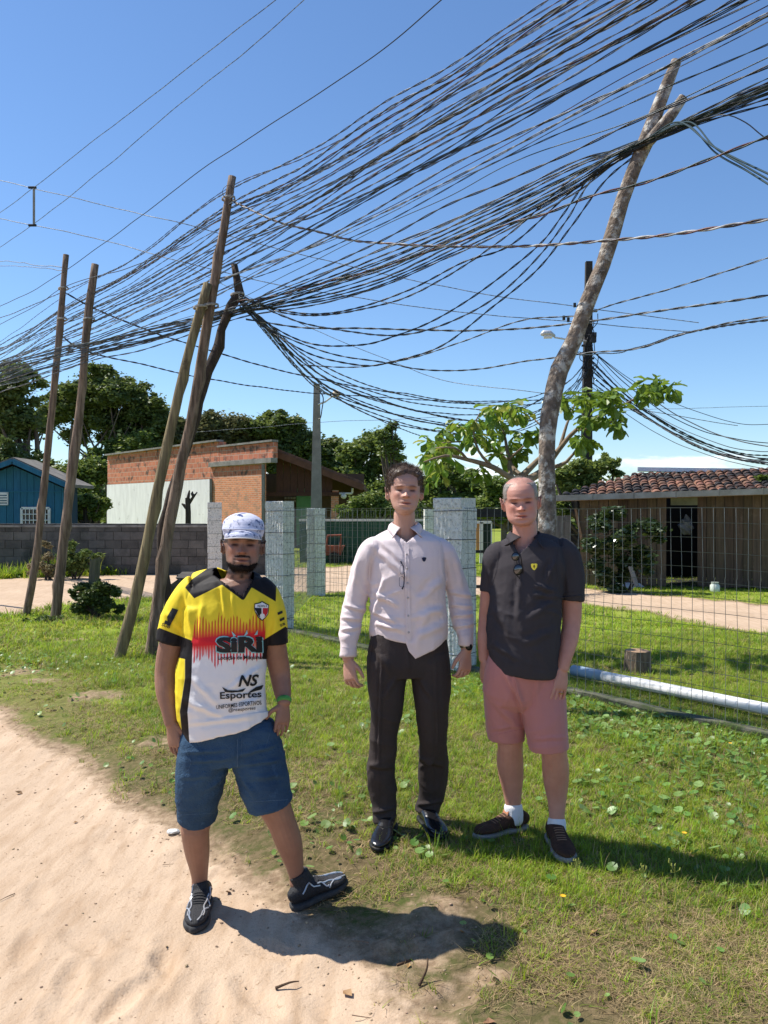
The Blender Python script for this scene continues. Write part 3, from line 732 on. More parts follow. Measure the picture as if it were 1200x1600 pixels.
# ------------------------------------------------------------------ blue wooden house
def blue_house():
    Y = 24.0
    mbl = mat('blue_boards', (0.022, 0.135, 0.235), (0.016, 0.10, 0.18), 2.5, 0.75, 0.4, 30, stretch=(10, 10, 1), obj_rand=0.10)
    mwh = mat('white_frame_paint', (0.70, 0.70, 0.70), (0.55, 0.55, 0.55), 5, 0.7)
    h = empty('blue_house', (P(20, 0, Y).x, Y, 0), 'blue painted wooden house with a low gable and white barred window at the far left', 'house')
    def top(px): return 728 + (px - 20) * 0.44 if px > 20 else 728 - (px - 20) * 0.44 * 0.9
    x = -150.0; step = 10.7
    while x < 98:
        x2 = min(x + step - 0.7, 99)
        mb = MB(); a = P(x, 830, Y); b = P(x2, 830, Y); a.z = b.z = 0
        mb.prism([a, b, P(x2, top(x2), Y), P(x, top(x), Y)], (0, 0.03, 0)); mb.obj('wall_board', mbl, h)
        x += step
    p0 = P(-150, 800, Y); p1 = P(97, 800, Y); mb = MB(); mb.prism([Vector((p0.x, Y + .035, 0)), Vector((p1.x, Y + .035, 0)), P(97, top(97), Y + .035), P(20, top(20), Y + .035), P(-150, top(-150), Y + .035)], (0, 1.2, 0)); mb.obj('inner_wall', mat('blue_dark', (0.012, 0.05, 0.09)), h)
    mb = MB(); pk = P(20, 719, Y - .3); rt = P(116, 762, Y - .3); lf = P(-170, 790, Y - .3); t = Vector((0, 0, .09))
    mb.prism([pk + t, lf + t, lf, pk, rt, rt + t], (0, 1.6, 0)); mb.obj('roof', mat('fibre_cement_roof', (0.20, 0.185, 0.165), (0.12, 0.11, 0.10), 3, 0.9, 0.5, 20), h)
    mb = MB(); mb.beam(pk + Vector((0, -.03, -.03)), rt + Vector((0, -.03, -.03)), 0.03, 0.14); mb.beam(pk + Vector((0, -.03, -.03)), lf + Vector((0, -.03, -.03)), 0.03, 0.14); mb.obj('barge_board', mbl, h)
    mb = MB(); mb.beam(P(-150, 768, Y - .02), P(97, 768, Y - .02), 0.03, 0.04); mb.obj('batten', mbl, h)
    # barred window
    f = MB(); x0, x1, y0, y1 = 34, 77, 794, 822
    for a, b in (((x0, y0), (x1, y0)), ((x0, y1), (x1, y1)), ((x0, y0), (x0, y1)), ((x1, y0), (x1, y1))): f.beam(P(*a, Y - .03), P(*b, Y - .03), 0.05, 0.07)
    fr = f.obj('window', mwh, h)
    mb = MB(); a = P(x0 + 1, y1, Y - .015); b = P(x1 - 1, y0, Y - .015); mb.box(((a.x + b.x) / 2, a.y, (a.z + b.z) / 2), (b.x - a.x, .02, b.z - a.z)); mb.obj('pane', mat('dark_glass', (0.012, 0.015, 0.018), rough=0.12, spec=0.6), fr)
    for k in range(1, 7):
        xx = x0 + (x1 - x0) * k / 7; mb = MB(); mb.beam(P(xx, y0, Y - .06), P(xx, y1, Y - .06), 0.02, 0.02); mb.obj('window_bar', mwh, fr)
    for k in (1, 2):
        yy = y0 + (y1 - y0) * k / 3; mb = MB(); mb.beam(P(x0, yy, Y - .07), P(x1, yy, Y - .07), 0.02, 0.025); mb.obj('window_bar', mwh, fr)
    v = MB(); v.beam(P(-8, 770, Y - .03), P(12, 770, Y - .03), 0.03, 0.03); v.beam(P(12, 769, Y - .03), P(12, 789, Y - .03), .03, .03); vv = v.obj('vent', mwh, h)
    for k in range(5):
        mb = MB(); yy = 772 + k * 4; mb.beam(P(-8, yy, Y - .04), P(12, yy, Y - .04), 0.03, 0.045); mb.obj('vent_slat', mwh, vv)
blue_house()

# ------------------------------------------------------------------ whitewashed pillars and wire fence
def lime_pillar_material():
    return mat('flaking_limewash', (0.78, 0.76, 0.71), (0.62, 0.62, 0.58), 22, 0.92, 1.6, 45, dirt=((0.30, 0.29, 0.26), 34, 0.52, 0.66))
M_PIL = lime_pillar_material(); M_WIRE = mat('galvanised_wire', (0.16, 0.17, 0.17), rough=0.5, metal=0.4); M_STRAP = mat('tie_wire', (0.04, 0.04, 0.045), rough=0.6, metal=0.5)
FD = Vector((0.62, -0.78, 0)).normalized(); FN = Vector((FD.y, -FD.x, 0))   # along the fence towards the viewer, and to its left
FP0 = Vector((-1.23, 10.6, 0))
def pillar(loc, w, h, label, ribs=True, straps=6, ang=None):
    t = empty('limewashed_pillar', loc, label, 'pillar', 'whitewashed block pillars of the fence')
    a = math.atan2(FD.y, FD.x) if ang is None else ang
    rot = Matrix.Rotation(a, 3, 'Z'); bm = bmesh.new()
    # ribbed hollow-block column: outline with shallow vertical flutes, stacked in slightly uneven courses
    nr = 7; out = []
    for side in range(4):
        for k in range(nr * 2):
            u = -0.5 + k / (nr * 2); dz = 0.0055 if (k % 2 and ribs) else 0.0
            x, y = u * w, -w / 2 + dz; c, s_ = math.cos(side * math.pi / 2), math.sin(side * math.pi / 2)
            out.append((x * c - y * s_, x * s_ + y * c))
    zs = [0]; z = 0
    while z < h - 0.01:
        zz = min(h, z + 0.20); zs += [z + 0.008, zz - 0.008]; z = zz
    zs.append(h); rings = []
    for i, z in enumerate(zs):
        course = (i - 1) // 2; jx, jy = (random.Random(course * 7 + int(h * 99)).uniform(-.004, .004),) * 2
        inset = 0.975 if i in (0, len(zs) - 1) else 1.0
        rings.append([bm.verts.new(Vector(loc) * 0 + rot @ Vector(((x * inset) + jx, (y * inset) + jy, z)) + Vector((random.uniform(-.0025, .0025), random.uniform(-.0025, .0025), 0))) for x, y in out])
    n = len(out)
    for i in range(len(rings) - 1):
        for k in range(n): bm.faces.new((rings[i][k], rings[i][(k + 1) % n], rings[i + 1][(k + 1) % n], rings[i + 1][k]))
    bm.faces.new(list(reversed(rings[0]))); bm.faces.new(rings[-1])
    bmesh.ops.recalc_face_normals(bm, faces=bm.faces)
    me = bpy.data.meshes.new('column'); bm.to_mesh(me); bm.free(); me.materials.append(M_PIL)
    o = bpy.data.objects.new('column', me); COL.objects.link(o); o.parent = t
    for k in range(straps):
        z = 0.17 + (h - 0.3) * k / (straps - 1); r = w / 2 + 0.004; mb = MB(); q = [rot @ Vector(v) for v in ((-r, -r, z), (r, -r, z + .006), (r, r, z), (-r, r, z - .005), (-r, -r, z))]
        mb.tube(q, 0.0035, 5); o = mb.obj('tie_wire', M_STRAP); o.parent = t
    return t
def fence_pt(px):
    k = (px - 600) / F; t = (k * FP0.y - FP0.x) / (FD.x - k * FD.y); return FP0 + FD * t
pA = fence_pt(437); pC = fence_pt(711)
pillar(pA, 0.27, 1.69, 'ribbed whitewashed pillar right behind the man in the cap', ang=R(-26))
pillar(pC, 0.31, 1.70, 'widest whitewashed pillar, between the two men on the right', ribs=True, ang=R(-33))
pB = G(493, 931); pB.y += .1
pillar(pB, 0.33, 1.60, 'ribbed whitewashed pillar standing alone beside the path, left of the man in pink', ang=0.10)
p0_ = P(335.5, 800, 18.6); p0_.z = 0
pillar(p0_, 0.31, 1.73, 'farthest whitewashed pillar, against the block wall', ang=0.2, ribs=False)
pS = P(671, 800, 15.0); pS.z = 0
pillar(pS, 0.19, 1.58, 'thin whitewashed pillar seen just over the pink shirt shoulder', ribs=False, ang=0.1, straps=3)
pE = FP0 + FD * 8.7
pillar(pE, 0.30, 1.70, 'whitewashed pillar at the near end of the fence')

def wire_fence(a, b, h, label, dv=0.088, dh=0.105, rad=0.0017, z0=0.06, top=True):
    a = Vector(a); b = Vector(b); L = (b - a).length; d = (b - a) / L
    t = empty('wire_fence', a, label, 'wire fence')
    nv = int(L / dv); nh = int((h - z0) / dh); V = []; Fc = []
    def bar(p, q, r):
        d = (q - p).normalized(); x = d.cross(Vector((0.3, 0.5, 0.81))).normalized(); y = d.cross(x); base = len(V)
        for e in (p, q):
            for k in range(3): an = 2.094 * k; V.append(e + x * (r * math.cos(an)) + y * (r * math.sin(an)))
        for k in range(3): k2 = (k + 1) % 3; Fc.append((base + k, base + k2, base + 3 + k2, base + 3 + k))
    n = Vector((-d.y, d.x, 0)); K = 10
    def wob(s, z): return n * (0.012 * math.sin(s * 2.3 + z * 3)) + Vector((0, 0, 0.006 * math.sin(s * 3.1)))
    for i in range(nv + 1):
        s = i * dv; j = random.uniform(-.003, .003)
        for m in range(3):
            za = z0 + (h - z0) * m / 3; zb = z0 + (h - z0) * (m + 1) / 3
            bar(a + d * (s + j) + Vector((0, 0, za)) + wob(s, za), a + d * (s - j) + Vector((0, 0, zb)) + wob(s, zb), rad)
    for k in range(nh + 1):
        z = z0 + (h - z0) * k / nh; ns = max(2, int(L / 0.45))
        for m in range(ns):
            s0 = L * m / ns; s1 = L * (m + 1) / ns
            bar(a + d * s0 + Vector((0, 0, z)) + wob(s0, z), a + d * s1 + Vector((0, 0, z)) + wob(s1, z), rad * (1.7 if k == nh else 1.0))
    mb = MB(); mb.v = [tuple(v) for v in V]; mb.f = Fc; mb.mi = [0] * len(Fc); mb.obj('wire_mesh', M_WIRE, t)
    return t
off = FN * -0.16
wire_fence(pA + FD * .1, pC - FD * .1, 1.6, 'welded wire fence panel behind the man in pink, between two whitewashed pillars', rad=0.0019)
wire_fence(pC + FD * .1, pE, 1.6, 'wire fence panel running from the widest pillar to the right edge', rad=0.0022)
pBB = pB + Vector((0.17, 0, 0))
wire_fence(pA + Vector((0, .15, 0)), pB + Vector((0, -.12, 0)), 1.58, 'wire fence panel running back from the pillar behind the cap to the lone pillar', rad=0.0024)
gx0 = P(748, 800, 15.4)
wire_fence(pBB, pS, 1.56, 'wire fence panel at the back of the lawn beside the lone pillar', rad=0.003, dv=0.10, dh=0.12)
# kerb under the fence
def kerb(a, b, label):
    mk = mat('mossy_kerb', (0.15, 0.14, 0.11), (0.08, 0.085, 0.055), 7, 0.95, 1.0, 30, dirt=((0.045, 0.065, 0.02), 5, 0.42, 0.6)) if 'mossy_kerb' not in bpy.data.materials else bpy.data.materials['mossy_kerb']
    n = max(3, int((b - a).length / 0.25)); bm = bmesh.new(); rings = []; d = (b - a).normalized(); x = Vector((-d.y, d.x, 0))
    for i in range(n + 1):
        p = a.lerp(b, i / n); j = lambda: random.uniform(-.008, .008)
        rings.append([bm.verts.new(p + x * (sx * (0.06 + j())) + Vector((0, 0, z + (j() if z > 0 else 0)))) for sx, z in ((-1, -.05), (1, -.05), (1, .045), (.8, .058), (-.8, .058), (-1, .045))])
    for i in range(n):
        for k in range(6): bm.faces.new((rings[i][k], rings[i][(k + 1) % 6], rings[i + 1][(k + 1) % 6], rings[i + 1][k]))
    bm.faces.new(rings[0]); bm.faces.new(list(reversed(rings[-1]))); bmesh.ops.recalc_face_normals(bm, faces=bm.faces)
    me = bpy.data.meshes.new('kerb'); bm.to_mesh(me); bm.free(); me.materials.append(mk)
    o = link('kerb', me); tag(o, label, 'kerb'); return o
kerb(pA + FD * .16, pC - FD * .16, 'mossy concrete kerb under the wire fence left of the man in pink')
kerb(pC + FD * .18, pE - FD * .16, 'dark mossy concrete kerb under the wire fence at the right, half hidden by leaves')

# green wall with white cap, behind the lawn
def green_wall():
    Y = 24; a = P(468, 0, Y).x; b = P(742, 0, Y).x
    t = empty('green_wall', (a, Y, 0), 'dark green painted wall with a white cap behind the lone pillar', 'wall')
    mb = MB(); mb.box(((a + b) / 2, Y, 0.61), (b - a, .14, 1.22)); mb.obj('wall_face', mat('dark_green_paint', (0.028, 0.085, 0.05), (0.02, 0.06, 0.038), 2, 0.8, 0.3, 20), t)
    mb = MB(); mb.box(((a + b) / 2, Y, 1.25), (b - a + .04, .2, 0.06)); mb.obj('white_cap', mat('cap_paint', (0.66, 0.64, 0.58), (0.5, 0.48, 0.43), 4, 0.8), t)
    # rust red handcart leaning in front of it
    m = mat('rust_red_paint', (0.26, 0.07, 0.035), (0.15, 0.045, 0.03), 6, 0.7); yy = 23.4
    c = empty('handcart', (P(522, 0, yy).x, yy, 0), 'rust red handcart parked by the dark green wall', 'handcart')
    mb = MB(); q0 = P(510, 862, yy); q1 = P(537, 848, yy); mb.prism([P(508, 868, yy), P(532, 868, yy), P(538, 853, yy), P(506, 853, yy)], (0, .6, 0)); mb.obj('tray', m, c)
    mb = MB(); mb.tube([P(510, 853, yy), P(512, 837, yy), P(533, 836, yy), P(532, 855, yy)], 0.035, 6); mb.obj('handle', m, c)
    mb = MB(); w = P(522, 872, yy - .05); mb.tube([w, w + Vector((0, .1, 0))], 0.17, 14); mb.obj('wheel', mat('cart_tyre', (0.02, 0.02, 0.02)), c)
green_wall()

# black bar gate behind the men
def gate():
    Y = 15.6; x0 = P(742, 0, Y).x; x1 = P(858, 0, Y).x; m = mat('black_gate_paint', (0.012, 0.012, 0.012), rough=0.5)
    t = empty('bar_gate', (x0, Y, 0), 'black vertical bar gate at the back of the lawn behind the two men', 'gate')
    for z in (0.12, 0.78, 1.46):
        mb = MB(); mb.beam((x0, Y, z), (x1, Y, z), 0.04, 0.055); mb.obj('rail', m, t)
    k = 0; x = x0
    while x <= x1:
        mb = MB(); mb.beam((x, Y, .06), (x, Y, 1.55), 0.018, 0.018); mb.obj('bar', m, t); x += 0.098
    mb = MB(); mb.box(((x0 + x1) / 2, Y + .03, 1.51), (x1 - x0, .02, .16)); mb.obj('top_panel', m, t)
    # small kiosk door frame behind it
    Y2 = 22; w = mat('kiosk_white', (0.7, 0.7, 0.68)); f = empty('shed_door', (P(765, 0, Y2).x, Y2, 0), 'pale door frame with an ochre panel standing behind the black gate', 'door')
    mb = MB(); mb.beam(P(744, 816, Y2), P(768, 816, Y2), .06, .07); mb.beam(P(752, 816, Y2), P(752, 880, Y2), .06, .09); mb.beam(P(768, 816, Y2), P(768, 880, Y2), .06, .03); mb.obj('frame', w, f)
    mb = MB(); a = P(744, 862, Y2 + .05); b = P(749, 818, Y2 + .05); mb.box(((a.x + b.x) / 2, a.y, (a.z + b.z) / 2), (b.x - a.x, .04, b.z - a.z)); mb.obj('ochre_panel', mat('ochre', (0.38, 0.20, 0.07)), f)
    mb = MB(); a = P(754, 870, Y2 + .05); b = P(767, 818, Y2 + .05); mb.box(((a.x + b.x) / 2, a.y, (a.z + b.z) / 2), (b.x - a.x, .04, b.z - a.z)); mb.obj('leaf', mat('door_green_black', (0.02, 0.035, 0.03)), f)
gate()

# ------------------------------------------------------------------ wooden shed
M_PLANK = mat('weathered_plank', (0.165, 0.112, 0.078), (0.095, 0.068, 0.050), 2.2, 0.88, 1.0, 25, stretch=(9, 9, 0.7), obj_rand=0.32, dirt=((0.26, 0.19, 0.135), 2.5, 0.55, 0.8))
def tile_material():
    m = mat('clay_roof_tile', (0.36, 0.175, 0.11), (0.21, 0.11, 0.078), 4, 0.9, 0.6, 30, dirt=((0.028, 0.027, 0.03), 1.7, 0.40, 0.53), obj_rand=0.22)
    return m
def shed():
    E0 = P(864, 777, 16.9); E1 = P(1262, 764, 15.7)
    base0 = P(900, 0, 17.0); d = (E1 - E0); d.z = 0; d.normalize(); back = Vector((-d.y, d.x, 0))
    if back.y < 0: back = -back
    t = empty('wooden_shed', (P(1045, 0, 16.6).x, 16.6, 0), 'weathered plank shed with a clay tile roof and open dark doorway behind the lawn', 'shed')
    def on(px, setback=0.35):   # point on the front wall plane
        a = E0 + back * setback; k = (px - 600) / F; tt = (k * a.y - a.x) / (d.x - k * d.y); q = a + d * tt; return Vector((q.x, q.y, 0))
    def ztop(p): u = (p - E0).dot(d) / (E1 - E0).dot(d); return E0.z + (E1.z - E0.z) * u - 0.06
    def plank_run(px0, px1, n, zlo=0.0, zcut=None):
        for k in range(n):
            a = on(px0 + (px1 - px0) * k / n); b = on(px0 + (px1 - px0) * (k + 0.94) / n)
            mb = MB(); o_ = back * random.uniform(-.012, .012); zt = ztop(a) if zcut is None else zcut
            mb.prism([a + Vector((0, 0, zlo + random.uniform(0, .05))) + o_, b + Vector((0, 0, zlo + random.uniform(0, .05))) + o_, b + Vector((0, 0, zt)) + o_, a + Vector((0, 0, zt)) + o_], back * 0.03)
            mb.obj('plank', M_PLANK, t)
    plank_run(906, 1042, 9); plank_run(1090, 1262, 12)
    mb = MB(); a = on(1048); b = on(1090); mb.prism([a + Vector((0, 0, 1.66)), b + Vector((0, 0, 1.66)), b + Vector((0, 0, ztop(b))), a + Vector((0, 0, ztop(a)))], back * .03)
    mb.obj('lintel_board', mat('pale_board', (0.20, 0.21, 0.14), (0.14, 0.145, 0.10), 5, 0.9), t)
    mw = mat('door_post_wood', (0.33, 0.21, 0.13), (0.22, 0.13, 0.08), 5, 0.85, 0.5, 30, stretch=(6, 6, 1))
    for px, w, f in ((1045.5, 0.075, -0.04), (900, 0.10, -.02), (886, 0.09, .2)):
        p = on(px); mb = MB(); mb.beam(p + back * f, p + back * f + Vector((0, 0, ztop(p))), w, w); mb.obj('post', mw if px > 1000 else M_CONC, t)
    mb = MB(); mb.beam(on(899) + Vector((0, 0, 1.6)) - back * .05, on(912) + Vector((0, 0, .75)) - back * .05, .09, .05); mb.obj('brace', mw, t)
    # dark interior: side and back walls
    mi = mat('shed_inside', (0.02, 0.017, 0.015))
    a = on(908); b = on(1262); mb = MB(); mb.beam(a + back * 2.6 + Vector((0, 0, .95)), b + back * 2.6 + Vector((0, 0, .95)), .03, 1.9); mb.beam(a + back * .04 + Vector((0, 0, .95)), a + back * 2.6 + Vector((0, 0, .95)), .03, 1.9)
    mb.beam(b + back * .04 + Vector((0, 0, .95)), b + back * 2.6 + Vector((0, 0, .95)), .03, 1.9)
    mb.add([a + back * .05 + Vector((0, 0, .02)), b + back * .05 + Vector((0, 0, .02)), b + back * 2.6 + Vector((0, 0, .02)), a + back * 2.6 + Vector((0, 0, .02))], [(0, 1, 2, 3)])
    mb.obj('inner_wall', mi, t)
    # gutter
    mg = mat('grey_gutter', (0.36, 0.34, 0.31), (0.26, 0.24, 0.21), 5, 0.6); mb = MB()
    mb.beam(E0 - back * .05 + Vector((0, 0, -.02)), E1 - back * .05 + Vector((0, 0, -.02)), .11, .115); g = mb.obj('gutter', mg, t)
    for k in range(1, 6):
        p = E0.lerp(E1, k / 6) - back * .05 + Vector((0, 0, -.02)); mb = MB(); mb.beam(p - d * .015, p + d * .015, .125, .13); mb.obj('gutter_joint', M_CONC, g)
    # roof: sheathing and single clay tiles
    up = (back * 2.25 + Vector((0, 0, 0.50))); L = up.length; u = up.normalized(); nrm = d.cross(u).normalized()
    if nrm.z < 0: nrm = -nrm
    span = (E1 - E0).length; dd = (E1 - E0).normalized()
    hip = 1.75   # the left edge runs slanting up to the ridge
    mb = MB(); e = Vector((0, 0, -.05)); q = [E0 + e, E1 + e, E1 + up + e, E0 + up + dd * hip + e]; mb.prism(q, Vector((0, 0, -.04))); mb.obj('roof_deck', mw, t)
    mt = tile_material(); shapes = []
    for s_ in range(3):
        m2 = MB(); n = 6; vs = []; tl = 0.36
        for i, (yy, rr) in enumerate(((0, .082), (tl, .068))):
            for k in range(n + 1): an = math.pi * k / n; vs.append((-math.cos(an) * rr, yy, math.sin(an) * rr * .55 + (0.026 if i == 0 else 0.0)))
        for i, (yy, rr) in enumerate(((0, .068), (tl, .055))):
            for k in range(n + 1): an = math.pi * k / n; vs.append((-math.cos(an) * rr, yy, math.sin(an) * rr * .55 + (0.020 if i == 0 else -0.006)))
        fs = []
        for k in range(n):
            fs.append((k, k + 1, n + 2 + k, n + 1 + k)); fs.append((2 * n + 2 + k, 3 * n + 3 + k, 3 * n + 4 + k, 2 * n + 3 + k)); fs.append((k + 1, k, 2 * n + 2 + k, 2 * n + 3 + k))
        m2.add(vs, fs); shapes.append(m2.mesh('tile', mt, True))
    M3 = Matrix((dd, u, nrm)).transposed(); rows = 8; cols = int(span / 0.176)
    base_loc = wloc(t); cnt = 0
    for r_ in range(rows):
        for c_ in range(cols):
            s = c_ * 0.176 + 0.09; v = r_ * (L - .1) / rows
            if s < 0.1 + hip * v / L: continue
            o = bpy.data.objects.new('tile', random.choice(shapes)); COL.objects.link(o); o.parent = t
            o.location = E0 + dd * (s + random.uniform(-.012, .012)) + u * (v - .03 + random.uniform(-.012, .012)) + nrm * 0.005 - base_loc
            o.rotation_euler = (M3 @ Matrix.Rotation(random.uniform(-.05, .05), 3, 'Z')).to_euler(); cnt += 1
    # pan tiles between, as one mass below the covers
    mb = MB()
    for c_ in range(cols):
        s = c_ * 0.176 + 0.178; v0 = max(0, (s - 0.1) / hip * L) if s < hip else L
        a = E0 + dd * s + nrm * .012; b = E0 + dd * s + u * min(L, v0) + nrm * .012
        vs = []
        for p in (a, b):
            for x, z in ((-.07, .03), (-.03, .0), (.03, .0), (.07, .03)): vs.append(p + dd * x + nrm * z)
        mb.add(vs, [(0, 1, 5, 4), (1, 2, 6, 5), (2, 3, 7, 6)])
    mb.obj('pan_tiles', mt, t)['kind'] = 'stuff'
    mb = MB(); r0 = E0 + up + dd * hip; r1 = E1 + up; mb.beam(r0 + Vector((0, 0, .10)), r1 + Vector((0, 0, -.07)), .30, .09); mb.obj('ridge_flashing', mat('white_flashing', (0.75, 0.76, 0.78), rough=0.4), t)
    return on
shed_on = shed()

def board_fence():
    Y = 17.4; t = empty('board_fence', (P(870, 0, Y).x, Y, 0), 'short grey board fence left of the plank shed', 'fence')
    m = mat('grey_board', (0.20, 0.20, 0.195), (0.14, 0.14, 0.14), 3, 0.9, 0.5, 20, stretch=(8, 8, 1), obj_rand=0.12)
    for k in range(9):
        x = P(806 + k * 10.2, 0, Y).x; mb = MB(); mb.box((x, Y, 0.73), (0.13, .03, 1.42 + random.uniform(-.02, .02))); mb.obj('board', m, t)
board_fence()

def clutter_by_shed():
    # glass jar
    p = G(1117, 925); t = empty('glass_jar', p, 'empty glass jar on the grass in front of the plank shed', 'jar')
    mg = mat('jar_glass', (0.62, 0.68, 0.60), (0.5, 0.55, 0.5), 20, 0.15, spec=0.7); mb = MB(); mb.tube([p + Vector((0, 0, z)) for z in (0, .02, .13, .155, .17)], [.085, .092, .09, .065, .066], 14); mb.obj('jar_body', mg, t, True)
    mb = MB(); mb.tube([p + Vector((0, 0, .168)), p + Vector((0, 0, .19))], .07, 14); mb.obj('rim', mg, t)
    mw = mat('white_plastic', (0.62, 0.63, 0.66), (0.45, 0.46, 0.5), 6, 0.6)
    p = G(985, 919); mb = MB(); mb.add([p + Vector(v) for v in ((-.28, 0, .02), (.0, -.08, .0), (.3, .05, .02), (.25, .2, .08), (-.05, .15, .1), (-.3, .15, .06))], [(0, 1, 4, 5), (1, 2, 3, 4), (0, 5, 4, 1)])
    tag(mb.obj('plastic_sheet', mw), 'crumpled white plastic sheet under the bush by the shed', 'plastic sheet')
    a = P(985, 885, 15.6); b = P(995, 916, 15.5); mb = MB(); mb.beam(a, b, .12, .03); tag(mb.obj('plank_offcut', M_CONC), 'pale board offcut leaning under the bush by the shed', 'board')
    # translucent bag hanging in the doorway
    c = shed_on(1082) + Vector((0, .35, 1.25)); bm = bmesh.new(); bmesh.ops.create_icosphere(bm, subdivisions=3, radius=.2)
    for v in bm.verts:
        v.co.z *= 1.05; k = 1 - 0.75 * max(0, v.co.z / .2) ** 1.3; v.co.x *= k * .75; v.co.y *= k * .6; v.co += v.normal * 0.02 * math.sin(v.co.z * 40 + v.co.x * 30)
    bmesh.ops.translate(bm, verts=bm.verts, vec=c); me = bpy.data.meshes.new('hanging_bag'); bm.to_mesh(me); bm.free(); me.materials.append(mat('bag_plastic', (0.16, 0.165, 0.17), rough=0.5))
    tag(link('hanging_bag', me), 'grey plastic bag hanging just inside the shed doorway', 'bag')
    p = P(905, 862, 15.2); bm = bmesh.new(); bmesh.ops.create_icosphere(bm, subdivisions=2, radius=.075); 
    for v in bm.verts: v.co.z *= 1.5; v.co *= random.uniform(.9, 1.1)
    p.z = .11; bmesh.ops.translate(bm, verts=bm.verts, vec=p); me = bpy.data.meshes.new('green_sack'); bm.to_mesh(me); bm.free(); me.materials.append(mat('sack_green', (0.02, 0.20, 0.13), (0.015, 0.12, 0.08), 12, 0.6))
    tag(link('green_sack', me), 'small green sack on the ground at the left side of the bush', 'sack')
clutter_by_shed()

# ------------------------------------------------------------------ white pipe, stump, posts
def pipe():
    m = mat('white_pvc', (0.78, 0.77, 0.76), (0.70, 0.69, 0.68), 3, 0.45, spec=0.4); mb_ = mat('blue_grey_socket', (0.26, 0.34, 0.44), rough=0.5)
    a = P(898, 1044, 7.75); b = P(1225, 1093, 6.15); d = (b - a).normalized(); a.z = b.z = 0.075; b2 = b + (b - a).normalized() * 1.2
    t = empty('drain_pipe', a, 'long white plastic pipe lying on the lawn behind the wire fence', 'pipe')
    s = a + (b - a).normalized() * 0.32; mb = MB(); mb.tube([s, b2], .047, 20); mb.obj('pipe_body', m, t, True)
    mb = MB(); mb.tube([a - (b - a).normalized() * .02, s + (b - a).normalized() * .01], .050, 20); mb.obj('socket', mb_, t, True)
pipe()

def log_like(name, base, top, r0, r1, m_side, m_cut, parent=None, n=16, segs=5):
    """rough cylinder with a cut top"""
    base = Vector(base); top = Vector(top); bm_v = []; pts = [base.lerp(top, k / segs) for k in range(segs + 1)]; rad = [r0 + (r1 - r0) * k / segs for k in range(segs + 1)]
    v, f = tube_geo(pts, rad, n, False); rr = [random.uniform(.93, 1.07) for _ in range(n)]
    for i, p in enumerate(v): c = pts[i // n]; v[i] = c + (p - c) * rr[i % n] * random.uniform(.98, 1.02)
    mb = MB(); mb.add(v, f, 0); tp = len(v) - n; mb.add([v[tp + k] for k in range(n)], [tuple(range(n))], 1)
    return mb.obj(name, [m_side, m_cut], parent, False)
M_BARK = mat('grey_bark', (0.20, 0.155, 0.115), (0.095, 0.070, 0.052), 9, 0.92, 1.2, 40, stretch=(3, 3, 0.5), dirt=((0.32, 0.26, 0.21), 7, 0.58, 0.75))
M_CUT = mat('cut_wood', (0.42, 0.28, 0.17), (0.28, 0.17, 0.10), 20, 0.85)
def stump():
    b = G(1001, 1052); t = empty('tree_stump', b, 'short sawn tree stump on the lawn beside the white pipe', 'stump')
    log_like('stump_wood', b + Vector((0, .1, -.02)), b + Vector((0, .1, .205)), .128, .118, M_BARK, M_CUT, t)
stump()
def short_post():
    Y = 12.1; a = P(143, 955, Y); a.z = 0; b = P(149, 873, Y); m = mat('green_grey_post', (0.14, 0.13, 0.085), (0.085, 0.085, 0.055), 8, 0.9, 0.8, 30, stretch=(4, 4, .6))
    t = empty('cut_post', a, 'thick cut-off post with a slanting top beside the two left poles', 'post'); b2 = b
    o = log_like('post_wood', a, b2, .082, .078, m, M_CUT, t)
    zt = b2.z; me = o.data
    for v in me.vertices:
        if v.co.z > zt - .03: v.co.z += (v.co.x - b2.x) * 0.45
short_post()
def old_boards():
    Y = 10.2; m = mat('old_dark_board', (0.085, 0.075, 0.062), (0.05, 0.043, 0.037), 7, 0.9, 0.6, 30)
    t = empty('old_trough', (P(300, 0, Y).x, Y, 0), 'broken dark wooden trough propped up behind the shoulder of the man in the cap', 'trough')
    mb = MB(); mb.prism([P(274, 903, Y), P(330, 903, Y), P(322, 915, Y), P(285, 912, Y)], (0, .35, .05)); mb.obj('trough_side', m, t)
    mb = MB(); mb.prism([P(276, 898, Y + .3), P(335, 897, Y + .3), P(335, 901, Y + .3), P(276, 901, Y + .3)], (0, .10, 0)); mb.obj('rim_board', m, t)
    mb = MB(); mb.beam(P(267, 922, Y - .1), P(284, 910, Y - .1), .10, .11); mb.obj('loose_block', m, t)
    mb = MB(); a = P(305, 911, Y + .15); mb.box((a.x, a.y, a.z / 2), (.12, .12, a.z)); mb.obj('support', m, t)
old_boards()
